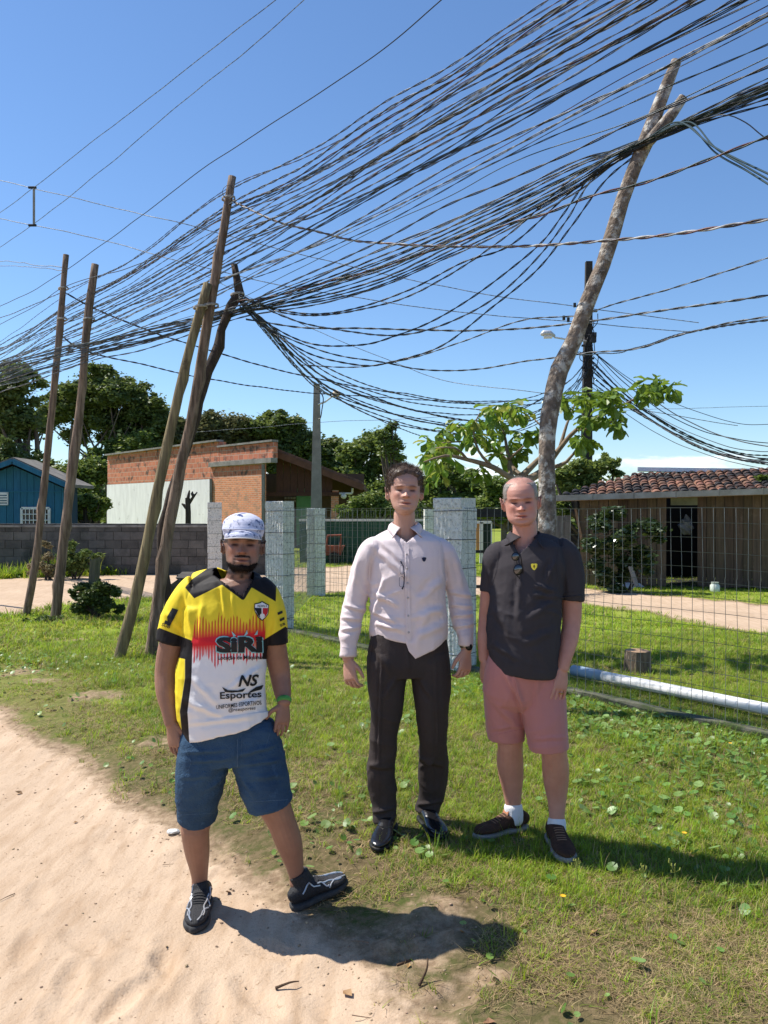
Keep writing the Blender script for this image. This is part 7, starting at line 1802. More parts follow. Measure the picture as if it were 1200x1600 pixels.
    so_ = [loft(px_st([(353, 1120, 60, .115), (354, 1140, 64, .122), (356, 1165, 68, .128), (359, 1188, 72, .115)], 3.48), (1, 0, 0), 30, 5, 2.2, (True, False)),
           loft(px_st([(325, 1160, 44, .12), (317, 1195, 40, .118), (311, 1235, 36, .11, 3.5), (309, 1262, 31, .10, 3.52), (309, 1276, 29.5, .098, 3.53)], 3.48), (1, 0, 0), 24, 5, 2.2, (True, False)),
           loft(px_st([(392, 1150, 42, .12), (405, 1190, 41, .118), (413, 1225, 39, .11, 3.47), (421, 1250, 35.5, .10, 3.46), (423, 1257, 35, .10, 3.46)], 3.48), (1, 0, 0), 24, 5, 2.2, (True, False))]
    me = fuse(so_, .0055, 'denim_shorts', den, 3, .5)
    wrinkle(me, .0040, (5, 6, 17), 8, None, .5, .3)
    folds(me, [(290, 1176, 350, 1172, 3, .006), (300, 1190, 358, 1186, 3, .005), (372, 1180, 430, 1165, 3.5, .006), (378, 1195, 438, 1188, 3, .005), (362, 1200, 330, 1230, 4, .006), (372, 1205, 398, 1245, 4, .006), (285, 1215, 330, 1212, 4, .004), (395, 1215, 445, 1212, 4, .004), (373, 1150, 371, 1195, 1.6, .004)])
    so2 = link('denim_shorts', me, t); bvd = bvh_of(me); sm = mat('denim_seam', (0.075, 0.13, 0.20), (0.05, 0.09, 0.15), 60, .9)
    def seam(pts, w=.0016):
        q = []
        for x, y in pts:
            h = ray_px(bvd, x, y)
            if h[0] is not None: q.append(h[0] + Vector((0, -.0006, 0)))
        if len(q) > 2: mb = MB(); mb.tube(q, w, 5); mb.obj('seam', sm, so2)
    seam([(371 + .2 * math.sin(y), y) for y in range(1155, 1200, 4)]); seam([(378 - .02 * (y - 1150) ** 1.2, y) for y in range(1155, 1186, 4)], .001)
    seam([(x, 1273 - .05 * (x - 281)) for x in range(283, 337, 4)], .0013); seam([(x, 1253 - .06 * (x - 388)) for x in range(390, 454, 4)], .0013)
    seam([(288 + 2.2 * k, 1166 + 5.0 * k) if k < 5 else (299 - 1.5 * (k - 5) , 1191 + 4 * (k - 5)) for k in range(9)], .0012); seam([(424 - 1.5 * k, 1138 + 5 * k) for k in range(8)], .0012)
    # ---- cap
    cw = cap_material()
    def cth(tt, x, y):
        base = np.where(tt > .64, .007 + .009 * smooth(.66, .80, tt) + .007 * smooth(.80, .90, tt), -.008)
        return np.where((y > .035) & (tt > .56), .007, base) + 0
    w, b_, N, th = hd.shell(cth); me = mesh('cap_crown', w, grid_faces(hd.m, hd.n), cw, True); cap = link('cap', me, t)
    seams = []
    bm_ = []
    nb = 30; top = []; 
    for i in range(nb + 1):
        a = -1.18 + 2.36 * i / nb; x = math.sin(a) * .079; y0 = -math.cos(a) * .098 + .004; k = math.cos(a / 1.18 * math.pi / 2)
        z = hd.H * (.750 - .050 * (1 - k)); zb = z - .024 * k - .004
        top.append(((x, y0 + .010, z + .004), (x * 1.03, y0 - .036 * k - .002, zb - .002 - .018 * (abs(x) / .079) ** 2)))
    vv = [hd.w([a])[0] for a, b in top] + [hd.w([(Vector(a).lerp(Vector(b), .55) + Vector((0, 0, .004)))[:]])[0] for a, b in top] + [hd.w([b])[0] for a, b in top]
    ff = [(r * (nb + 1) + i, r * (nb + 1) + i + 1, (r + 1) * (nb + 1) + i + 1, (r + 1) * (nb + 1) + i) for r in (0, 1) for i in range(nb)]
    ob = link('cap_brim', mesh('cap_brim', np.array(vv), ff, cw, True), t); md = ob.modifiers.new('thickness', 'SOLIDIFY'); md.thickness = .005; md.offset = 0
    set_edge = MB(); set_edge.tube([Vector(hd.w([b])[0]) for a, b in top], .0032, 6); set_edge.obj('brim_piping', mat('cap_piping', (0.62, 0.62, 0.66)), t, True)
    band = MB(); pts = []
    for i in range(25):
        a = -1.3 + 2.6 * i / 24; pts.append(Vector(hd.w([(math.sin(a) * .0885, -math.cos(a) * .104 + .002, hd.H * .775)])[0]))
    band.tube(pts, .0022, 5); band.obj('cap_seam', mat('cap_seam_thread', (0.50, 0.52, 0.62)), t)
    # ---- wristband, shoes, socks
    c = P(444, 1094, Yt + .012); mb = MB(); d = (P(443, 1100, Yt) - P(443, 1090, Yt + .02)).normalized(); mb.tube([c - d * .009, c - d * .005, c + d * .005, c + d * .009], [.0285, .0315, .0315, .0285], 20); mb.obj('wristband', mat('green_band', (0.05, 0.22, 0.05), (0.10, 0.35, 0.08), 60, .5), t, True)
    dark = mat('black_mesh_fabric', (0.012, 0.012, 0.014), (0.030, 0.030, 0.034), 160, .6, .5, 300); sil = mat('silver_trim', (0.45, 0.46, 0.48), rough=.32, metal=.5); solem = mat('dark_sole', (0.03, 0.03, 0.032), (0.05, 0.05, 0.05), 50, .8)
    h1 = G(318, 1402, -.10); h1.y = 3.66; h1.x = P(318, 0, 3.66).x; t1 = G(303, 1440, -.10)
    z1 = float(gh(h1.x, h1.y)[0]); h1.z = z1; t1.z = float(gh(t1.x, t1.y)[0])
    h2 = Vector((P(458, 0, 3.50).x, 3.50, 0)); t2 = Vector((P(538, 0, 3.60).x, 3.60, 0)); h2.z = float(gh(h2.x, h2.y)[0]) ; t2.z = float(gh(t2.x, t2.y)[0]) + .018
    for h_, t_, ank in ((h1, t1, P(313, 1380, 3.61)), (h2, t2, P(466, 1364, 3.52))):
        uv_, sv_ = shoe_vols(h_, t_, .102, .080, sole=.028, ankle=ank, ankle_r=.040); me = fuse(uv_, .004, 'shoe', [dark], 2); s_o = link('shoe', me, t)
        me2 = fuse(sv_, .004, 'sole', solem, 1); link('sole', me2, s_o); bv2 = bvh_of(me); d = (t_ - h_).normalized(); sd = d.cross(Vector((0, 0, 1))); L = (t_ - h_).length
        def on_shoe(u, s, z0=.2):
            o = h_ + d * (L * u) + sd * s + Vector((0, 0, z0)); r_ = bv2.ray_cast(o, Vector((0, 0, -1))); return (r_[0] + r_[1] * .0015) if r_[0] is not None else None
        for k in range(5):
            mb = MB(); pts = [on_shoe(.44 + k * .045, s) for s in np.linspace(-.024, .024, 7)]; pts = [q for q in pts if q is not None]
            if len(pts) > 2: mb.tube(pts, .0026, 5); mb.obj('lace', dark, s_o)
        for s in (-1, 1):
            for u0, u1, w0, w1 in ((.98, .62, .012, .046), (.88, .50, .030, .030), (.62, .40, .046, .030), (.45, .12, .040, .036)):
                pts = [on_shoe(u0 + (u1 - u0) * k / 8, s * (w0 + (w1 - w0) * k / 8 + .004 * math.sin(k))) for k in range(9)]; pts = [q for q in pts if q is not None]
                if len(pts) > 2: mb = MB(); mb.tube(pts, .0034, 5); mb.obj('silver_stripe', sil, s_o)
            pts = [on_shoe(u, s * .012) for u in np.linspace(.99, .80, 8)]; pts = [q for q in pts if q is not None]
    return t

def shirt_material():
    m = bpy.data.materials.new('football_shirt_print'); m.use_nodes = True; n = m.node_tree.nodes; l = m.node_tree.links; b = n['Principled BSDF']; b.inputs['Roughness'].default_value = .65; b.inputs['Specular IOR Level'].default_value = .2
    geo = n.new('ShaderNodeNewGeometry'); sep = n.new('ShaderNodeSeparateXYZ'); l.new(geo.outputs['Position'], sep.inputs[0]); X, Z = sep.outputs['X'], sep.outputs['Z']
    def M(op, a, b_=None, c=None):
        q = n.new('ShaderNodeMath'); q.operation = op
        for i, v in enumerate((a, b_, c)):
            if v is None: continue
            if isinstance(v, (int, float)): q.inputs[i].default_value = v
            else: l.new(v, q.inputs[i])
        return q.outputs[0]
    def noise1(src, sc, det=2):
        cx = n.new('ShaderNodeCombineXYZ'); l.new(M('MULTIPLY', src, sc), cx.inputs[0]); q = n.new('ShaderNodeTexNoise'); q.inputs['Scale'].default_value = 1; q.inputs['Detail'].default_value = det; l.new(cx.outputs[0], q.inputs['Vector']); return q.outputs['Fac']
    def step(v, w=.004):
        q = n.new('ShaderNodeMapRange'); q.inputs[1].default_value = -w; q.inputs[2].default_value = w; l.new(v, q.inputs[0]); return q.outputs[0]
    def mix(f, a, c):
        q = n.new('ShaderNodeMix'); q.data_type = 'RGBA'; l.new(f, q.inputs[0])
        for k, v in ((6, a), (7, c)):
            if isinstance(v, tuple): q.inputs[k].default_value = v + (1,)
            else: l.new(v, q.inputs[k])
        return q.outputs[2]
    wv = M('SINE', M('MULTIPLY', X, 2 * math.pi / .0125))          # fine vertical bars 12.5 mm apart
    L1 = M('ADD', M('MULTIPLY', noise1(X, 22), .16), M('MULTIPLY', noise1(X, 150, 0), .06))
    up = M('ADD', 1.042, L1); dn = M('SUBTRACT', 1.115, M('ADD', M('MULTIPLY', noise1(M('ADD', X, 7.3), 20), .20), M('MULTIPLY', noise1(M('ADD', X, 3.3), 150, 0), .06)))
    inband = M('MULTIPLY', step(M('SUBTRACT', up, Z)), step(M('SUBTRACT', Z, dn)))
    bars = step(M('SUBTRACT', wv, .10), .35)
    core_c = M('ADD', 1.062, M('MULTIPLY', M('SINE', M('MULTIPLY', X, 9)), .012)); core = step(M('SUBTRACT', .040, M('ABSOLUTE', M('SUBTRACT', Z, core_c))), .026)
    redm = M('MAXIMUM', M('MULTIPLY', inband, bars), core)
    # upper cloth yellow, lower white, meeting along the red bars
    z0 = n.new('ShaderNodeMapRange'); z0.inputs[1].default_value = 1.02; z0.inputs[2].default_value = 1.07; l.new(Z, z0.inputs[0])
    base = mix(z0.outputs[0], (0.74, 0.72, 0.72), (0.78, 0.60, 0.030))
    zo = n.new('ShaderNodeMapRange'); zo.inputs[1].default_value = 1.09; zo.inputs[2].default_value = 1.17; l.new(Z, zo.inputs[0])
    redc = mix(zo.outputs[0], (0.62, 0.020, 0.030), (0.55, 0.17, 0.020))
    col = mix(redm, base, redc)
    def A(nm): q = n.new('ShaderNodeAttribute'); q.attribute_name = nm; return q.outputs['Fac']
    col = mix(step(A('sleeve'), .4), col, (0.78, 0.60, 0.030)); col = mix(step(A('yel'), .4), col, (0.78, 0.62, 0.030)); col = mix(step(A('blk'), .4), col, (0.010, 0.008, 0.009))
    l.new(col, b.inputs['Base Color'])
    nb = n.new('ShaderNodeTexNoise'); nb.inputs['Scale'].default_value = 14; nb.inputs['Detail'].default_value = 3; l.new(geo.outputs['Position'], nb.inputs['Vector']); bp = n.new('ShaderNodeBump'); bp.inputs['Strength'].default_value = .35; bp.inputs['Distance'].default_value = .01; l.new(nb.outputs['Fac'], bp.inputs['Height']); l.new(bp.outputs[0], b.inputs['Normal'])
    return m
def denim_material():
    m = mat('denim', (0.026, 0.056, 0.105), (0.042, 0.085, 0.145), 7, .9, .6, 160, spec=.15, dirt=((0.06, 0.12, 0.21), 22, .58, .78)); return m
def cap_material():
    m = mat('printed_cap_cloth', (0.62, 0.62, 0.74), (0.50, 0.52, 0.66), 10, .85, .2, 120, dirt=((0.045, 0.075, 0.18), 26, .525, .60)); return m

# =============================== man in the pink shirt
def man_pink():
    Yt = 4.02
    t = empty('person', Vector((P(638, 0, 4.02).x, 4.02, 0)), 'tall man in a pale pink long sleeved shirt and dark trousers, standing in the middle', 'person')
    skin = skin_mat('skin_ruddy', (0.52, 0.295, 0.220), (0.46, 0.250, 0.185))
    hd = Head(P(632, 804, Yt - .01), yaw=R(3), pitch=R(-4), roll=R(1), H=.226, w=1.02, jaw=1.0, nose=1.1)
    torso = px_st([(634, 852, 58, .085), (634, 872, 61, .105), (636, 900, 60, .115), (637, 930, 60, .115), (638, 965, 60, .115), (638, 992, 61, .118)], Yt)
    neck = [(P(632, 803, Yt + .015), .052, .056), (P(632, 822, Yt + .02), .055, .057), (P(633, 840, Yt + .025), .075, .062), (P(634, 856, Yt + .03), .13, .07)]
    armL = px_st([(584, 866, 15, 0, Yt + .02), (567, 892, 14, 0, Yt + .04), (554, 930, 14, 0, Yt + .05), (549, 965, 13, 0, Yt + .03), (545, 1005, 10.5, 0, Yt), (544, 1030, 9, 0, Yt - .02)], Yt)
    armR = px_st([(688, 866, 15, 0, Yt + .02), (704, 892, 14, 0, Yt + .04), (718, 930, 14, 0, Yt + .05), (724, 965, 12.5, 0, Yt + .03), (728, 1000, 9.5, 0, Yt), (729, 1015, 9, 0, Yt - .01)], Yt)
    legL = px_st([(608, 1010, 28, .09), (605, 1100, 20, .08), (600, 1180, 15, 0, 4.06), (602, 1250, 10, 0, 4.10), (606, 1285, 9, 0, 4.10)], 4.04)
    legR = px_st([(668, 1010, 28, .09), (674, 1100, 20, .08), (676, 1180, 15, 0, 4.12), (672, 1240, 10, 0, 4.18), (668, 1270, 9, 0, 4.20)], 4.04)
    body = [loft(shrink(torso, .035), (.97, -.22, 0), 28), loft(neck, (1, 0, 0), 20), loft(armL), loft(armR), loft(legL), loft(legR), loft(px_st([(638, 985, 48, .085), (638, 1030, 52, .09)], 4.04), (1, 0, 0), 20)]
    body += hand_vols(P(544, 1030, Yt - .02), P(550, 1080, Yt - .05) - P(544, 1030, Yt - .02), (.75, -.62, 0), (-.7, -.7, 0), curl=.55, scale=1.0, thumb_out=.55, spread=.11, wr=.025)
    body += hand_vols(P(729, 1015, Yt - .01), P(724, 1070, Yt - .04) - P(729, 1015, Yt - .01), (-.75, -.62, 0), (.7, -.7, 0), curl=.6, scale=1.0, thumb_out=.5, spread=.11, wr=.025)
    body += hd.volumes(); me = fuse(body, .0032, 'body', skin, 1, .5)
    def hair(tt, x, y, v): ax = np.abs(x); m = ((tt > .86) | ((y > -.055) & (tt > .60)) | ((y > -.03) & (tt > .47) & (ax > .05)) | (y > .03)) * 1.0; return m, (.28, .22, .19)
    face_tint(me, hd, lip=(.92, .58, .56), brow=(.42, .32, .28), hair=hair); link('body', me, t)
    mh = mat('brown_hair', (0.055, 0.032, 0.020), (0.105, 0.062, 0.040), 70, .5, spec=.5)
    def hth(tt, x, y):
        ax = np.abs(x); hl = .835 + .03 * np.cos(x * 55) - .02 * (x < 0)       # wavy hairline, a quiff above
        top = (tt > hl - .02 * (y > -.06)) | ((y > -.052) & (tt > .63)) | ((y > -.030) & (tt > .50)) | ((y > .03) & (tt > .12))
        k = .004 + .013 * smooth(.70, .95, tt) + .006 * smooth(-.03, -.08, y) * (tt > .8); return np.where(top, k, -.006)
    finish_hair(hd, hth, mh, t, 5200, .017, 4, comb=(.15, -.25, .25), width=.0009, noise=.008, nf=42)
    # ---- shirt
    pk = mat('pale_pink_cloth', (0.74, 0.635, 0.635), (0.68, 0.58, 0.59), 3, .8, .25, 300, sheen=.15)
    sh = [loft(torso + px_st([(638, 1004, 60, .118)], Yt), (.97, -.22, 0), 32, 6, 2.2, (True, False)),
          loft([(P(596, 852, Yt + .02), .050, .058)] + px_st([(581, 862, 20, .070, Yt + .02), (568, 890, 19, .066, Yt + .04), (558, 930, 18, .060, Yt + .05), (549, 968, 17.5, .056, Yt + .03), (545, 1000, 14.5, .048, Yt), (544, 1010, 13, .042, Yt - .01), (544, 1026, 13, .042, Yt - .02)], Yt), (1, 0, .2), 22, 6, 2, (True, False)),
          loft([(P(676, 852, Yt + .02), .050, .058)] + px_st([(691, 864, 20, .070, Yt + .02), (703, 890, 19, .066, Yt + .04), (717, 930, 18, .060, Yt + .05), (722, 965, 16.5, .054, Yt + .03), (727, 990, 13.5, .046, Yt), (728, 996, 12, .041, Yt - .01), (728, 1007, 12, .041, Yt - .01)], Yt), (1, 0, -.2), 22, 6, 2, (True, False)),
          loft([(P(584, 858, Yt + .03), .048, .058), (P(606, 845, Yt + .03), .05, .062), (P(634, 834, Yt + .03), .045, .065), (P(662, 845, Yt + .03), .05, .062), (P(688, 860, Yt + .03), .048, .058)], (0, 0, 1), 18)]
    me = fuse(sh, .0052, 'shirt', pk, 3, .5)
    v = get_co(me); p = to_px(v)
    # shirt tail: one front flap hangs lower, ending in a point
    low = smooth(975, 1000, p[:, 1]) * ((p[:, 0] > 574) & (p[:, 0] < 702)) * (v[:, 1] < Yt + .02); drop = np.interp(p[:, 0], [575, 600, 636, 639, 649, 665, 690, 700], [-12, -10, -6, 8, 19, 11, -2, -10]) / F * Yt
    v[:, 2] -= low * drop; set_co(me, v)
    wrinkle(me, .0055, (6, 6, 9), 21, lambda v: .45 + .8 * smooth(1.35, 1.15, v[:, 2]), .5, .12)
    folds(me, [(580, 850, 640, 905, 5, .006), (590, 842, 632, 880, 4, .005), (600, 905, 585, 960, 4, .009), (582, 925, 620, 945, 4, .008), (584, 955, 618, 972, 4, .009), (590, 975, 630, 985, 4, .007), (690, 905, 655, 940, 6, .008), (692, 950, 650, 965, 6, .007), (695, 975, 650, 995, 6, .008), (634, 850, 637, 1000, 1.4, .004), (665, 960, 650, 1015, 6, .005),
               (536, 945, 572, 955, 3, .006), (532, 965, 566, 968, 3, .006), (532, 985, 562, 980, 3, .006), (703, 925, 738, 932, 3, .006), (705, 945, 738, 948, 3, .007), (708, 962, 740, 960, 3, .007), (711, 980, 740, 975, 3, .006), (580, 870, 576, 905, 3, -.006), (694, 875, 698, 905, 3, -.006), (560, 870, 552, 920, 4, .005), (712, 870, 722, 915, 4, .004)])
    v = get_co(me); p = to_px(v); vo = sd_poly(p, [(606, 806), (662, 806), (659, 830), (635, 849), (611, 830)])
    neckback = (np.hypot(v[:, 0] - P(632, 830, Yt + .03).x, v[:, 1] - Yt - .03) < .060) & (v[:, 2] > P(0, 838, Yt).z)
    cut_faces(me, ~(((vo > 0) & (v[:, 1] < Yt + .03)) | neckback)); so = link('shirt', me, t); md = so.modifiers.new('thickness', 'SOLIDIFY'); md.thickness = .002; md.offset = -1
    bv = bvh_of(me)
    c0 = P(633, 822, Yt + .03)
    collar((c0.x, c0.y - .002), .064, .064, P(0, 815, Yt).z, .036, P(613, 841, Yt - .085), P(660, 840, Yt - .085), pk, so, gap=.75)
    # placket, buttons, cuffs
    def strip(name, pts, wdt, m_, par, off=.002):
        pl = []
        for (x0, y0), (x1, y1) in zip(pts[:-1], pts[1:]):
            pass
        V2 = []; F2 = []
        for i, (x, y) in enumerate(pts): V2 += [(x - wdt / 2, y), (x + wdt / 2, y)]
        for i in range(len(pts) - 1): F2.append((2 * i, 2 * i + 1, 2 * i + 3, 2 * i + 2))
        return decal(name, bv, V2, F2, m_, par, off)
    strip('placket', [(635 + .025 * (y - 848), y) for y in range(850, 1002, 6)], 7.5, pk, so, .0022)
    mbn = mat('pearl_button', (0.45, 0.40, 0.40), rough=.3)
    for y in (866, 888, 911, 934, 962, 988):
        h = ray_px(bv, 635 + .025 * (y - 848), y)
        if h[0] is not None: v_, f_ = ellipsoid(h[0] + Vector((0, -.003, 0)), (.0055, .002, .0055), None, 6); link('button', mesh('button', np.array([tuple(q) for q in v_]), f_, mbn, True), so)
    nav = mat('navy_print', (0.010, 0.014, 0.045), rough=.6)
    ex, ey = 662.5, 874; em = [(-3.6, -2.2), (-1.8, -.4), (-1.4, -3.2), (0, -1), (1.2, -3.4), (1.8, -.6), (3.6, -2.4), (2.4, 2), (.8, 3.6), (-1, 3.4), (-2.4, 1.8)]
    poly_decal('emblem', bv, [(ex + a, ey + b) for a, b in em], nav, so, .002, 1.5)
    stitch(bv, lerp_pts((583, 842), (578, 905), 16, 3), .0011, pk, so); stitch(bv, lerp_pts((688, 845), (693, 905), 16, -3), .0011, pk, so); stitch(bv, lerp_pts((534, 1011), (554, 1012), 8), .0012, pk, so); stitch(bv, lerp_pts((717, 993), (739, 991), 8), .0012, pk, so)
    # glasses hanging from the placket
    gl = empty('eyeglasses', P(631, 900, Yt - .14), 'thin dark rimmed eyeglasses hanging from the buttoned front of the pink shirt', 'eyeglasses')
    mgl = mat('spectacle_frame', (0.02, 0.025, 0.05), rough=.35, metal=.3); mln = mat('spectacle_lens', (0.42, 0.44, 0.50), rough=.08, spec=.7); ysurf = (ray_px(bv, 630, 900)[0].y if ray_px(bv, 630, 900)[0] is not None else 3.9) - .010
    def loop(cx, cy, rx, ry): return [P(cx + rx * math.copysign(abs(math.cos(a)) ** .6, math.cos(a)), cy + ry * math.copysign(abs(math.sin(a)) ** .6, math.sin(a)), ysurf - .004) for a in np.linspace(0, 6.283, 22)]
    mb = MB(); mb.tube(loop(627.5, 909, 3.6, 8), .0011, 5, caps=False); mb.obj('rim', mgl, gl); mb = MB(); mb.tube(loop(628.0, 890, 3.0, 7), .0009, 5, caps=False); mb.obj('rim', mgl, gl)
    mb = MB(); mb.tube([P(626.5, 878, ysurf - .004), P(630.5, 885, ysurf - .006), P(632, 900, ysurf - .008), P(631, 912, ysurf - .006), P(629, 921, ysurf - .003)], .0022, 6); mb.obj('temple_arm', mgl, gl)
    mb = MB(); mb.tube([P(626, 877, ysurf - .002), P(628, 881, ysurf - .006)], .0035, 6); mb.obj('temple_tip', mgl, gl)
    mb = MB(); mb.tube([P(628, 920, ysurf - .002), P(631, 916, ysurf - .006)], .0032, 6); mb.obj('hinge', mgl, gl)
    # trousers
    tr = mat('dark_brown_trousers', (0.055, 0.044, 0.042), (0.043, 0.035, 0.034), 4, .85, .3, 260, spec=.15)
    pr = [loft(px_st([(638, 985, 56, .108), (638, 1000, 60, .115), (638, 1030, 64, .122), (639, 1054, 66, .11)], 4.03), (1, 0, 0), 30, 5, 2.2, (True, False)),
          loft(px_st([(606, 1030, 33, .115), (604, 1060, 31, .108), (604, 1101, 26, .095), (599, 1157, 21, .078, 4.05), (596, 1198, 22, .075, 4.08), (598, 1238, 21, .072, 4.10), (601, 1265, 18.5, .068, 4.10), (603, 1284, 17.5, .070, 4.09)], 4.03), (1, 0, 0), 24, 5, 2.2, (True, False)),
          loft(px_st([(670, 1030, 33, .115), (674, 1060, 31, .108), (675, 1101, 27, .095), (676, 1157, 21, .078, 4.07), (677, 1192, 22.5, .076, 4.14), (675, 1235, 20.5, .072, 4.18), (670, 1255, 18, .068, 4.19), (667, 1268, 18, .070, 4.19)], 4.03), (1, 0, 0), 24, 5, 2.2, (True, False))]
    me = fuse(pr, .0055, 'trousers', tr, 3, .5); wrinkle(me, .0058, (6, 6, 8), 31, lambda v: .6 + .8 * smooth(.75, .2, v[:, 2]), .5, .1)
    folds(me, [(585, 1010, 610, 1050, 5, .006), (596, 1040, 592, 1180, 2.2, .006), (680, 1040, 684, 1180, 2.2, .004), (655, 1185, 690, 1195, 4, .010), (655, 1200, 680, 1185, 3, .006), (575, 1195, 612, 1200, 4, .008), (580, 1270, 618, 1262, 3, .008), (650, 1258, 688, 1252, 3, .008), (640, 1050, 636, 1010, 3, .004), (618, 1060, 600, 1090, 4, .006), (655, 1060, 676, 1092, 4, .006)])
    to = link('trousers', me, t); bvt = bvh_of(me)
    stitch(bvt, lerp_pts((637, 1006), (639, 1050), 12), .0014, tr, to); stitch(bvt, lerp_pts((583, 1004), (577, 1044), 12), .0016, tr, to); stitch(bvt, lerp_pts((694, 1004), (701, 1044), 12), .0016, tr, to)
    stitch(bvt, lerp_pts((598, 1040), (592, 1265), 40), .0012, tr, to, 'crease'); stitch(bvt, lerp_pts((682, 1040), (678, 1250), 40), .0012, tr, to, 'crease')
    # watch
    c = P(728.5, 1009, Yt - .012); d = (P(728, 1014, Yt) - P(727.6, 1000, Yt)).normalized(); mb = MB(); mb.tube([c - d * .007, c - d * .006, c + d * .006, c + d * .007], [.030, .033, .033, .030], 20); wt = mb.obj('watch_strap', mat('watch_steel', (0.35, 0.31, 0.24), (0.2, 0.17, 0.12), 90, .3, metal=.7), t, True)
    mb = MB(); q = c + Vector((.010, -.033, 0)); mb.tube([q + Vector((0, .006, 0)), q + Vector((0, -.006, 0))], .017, 16); mb.obj('watch_case', mat('watch_dark', (0.03, 0.03, 0.03), rough=.2, metal=.5), wt, True)
    lea = mat('black_leather', (0.010, 0.010, 0.012), rough=.22, spec=.6, bump=.1, bscale=60); sol = mat('black_sole', (0.008, 0.008, 0.008), rough=.6)
    h1 = Vector((P(611, 0, 4.13).x, 4.13, 0)); t1 = Vector((P(590, 0, 3.845).x, 3.845, 0)); h2 = Vector((P(661, 0, 4.22).x, 4.22, 0)); t2 = Vector((P(691, 0, 3.95).x, 3.95, 0))
    for h_, t_, ank in ((h1, t1, P(605, 1283, 4.09)), (h2, t2, P(667, 1266, 4.19))):
        h_.z = float(gh(h_.x, h_.y)[0]) + .012; t_.z = float(gh(t_.x, t_.y)[0]) + .012
        uv_, sv_ = shoe_vols(h_, t_, .100, .070, sole=.020, ankle=ank, ankle_r=.038); me = fuse(uv_, .004, 'shoe', lea, 3); s_o = link('shoe', me, t); link('sole', fuse(sv_, .004, 'sole', sol, 1), s_o)
        bv2 = bvh_of(me); d = (t_ - h_).normalized(); sd = d.cross(Vector((0, 0, 1))); L = (t_ - h_).length; pts = []
        for s in np.linspace(-.036, .036, 9):
            r_ = bv2.ray_cast(h_ + d * L * (.60 - abs(s) * 2.5) + sd * s + Vector((0, 0, .2)), Vector((0, 0, -1)))
            if r_[0] is not None: pts.append(r_[0] + r_[1] * .0005)
        mb = MB(); mb.tube(pts, .0022, 5); mb.obj('strap_seam', lea, s_o)
    return t

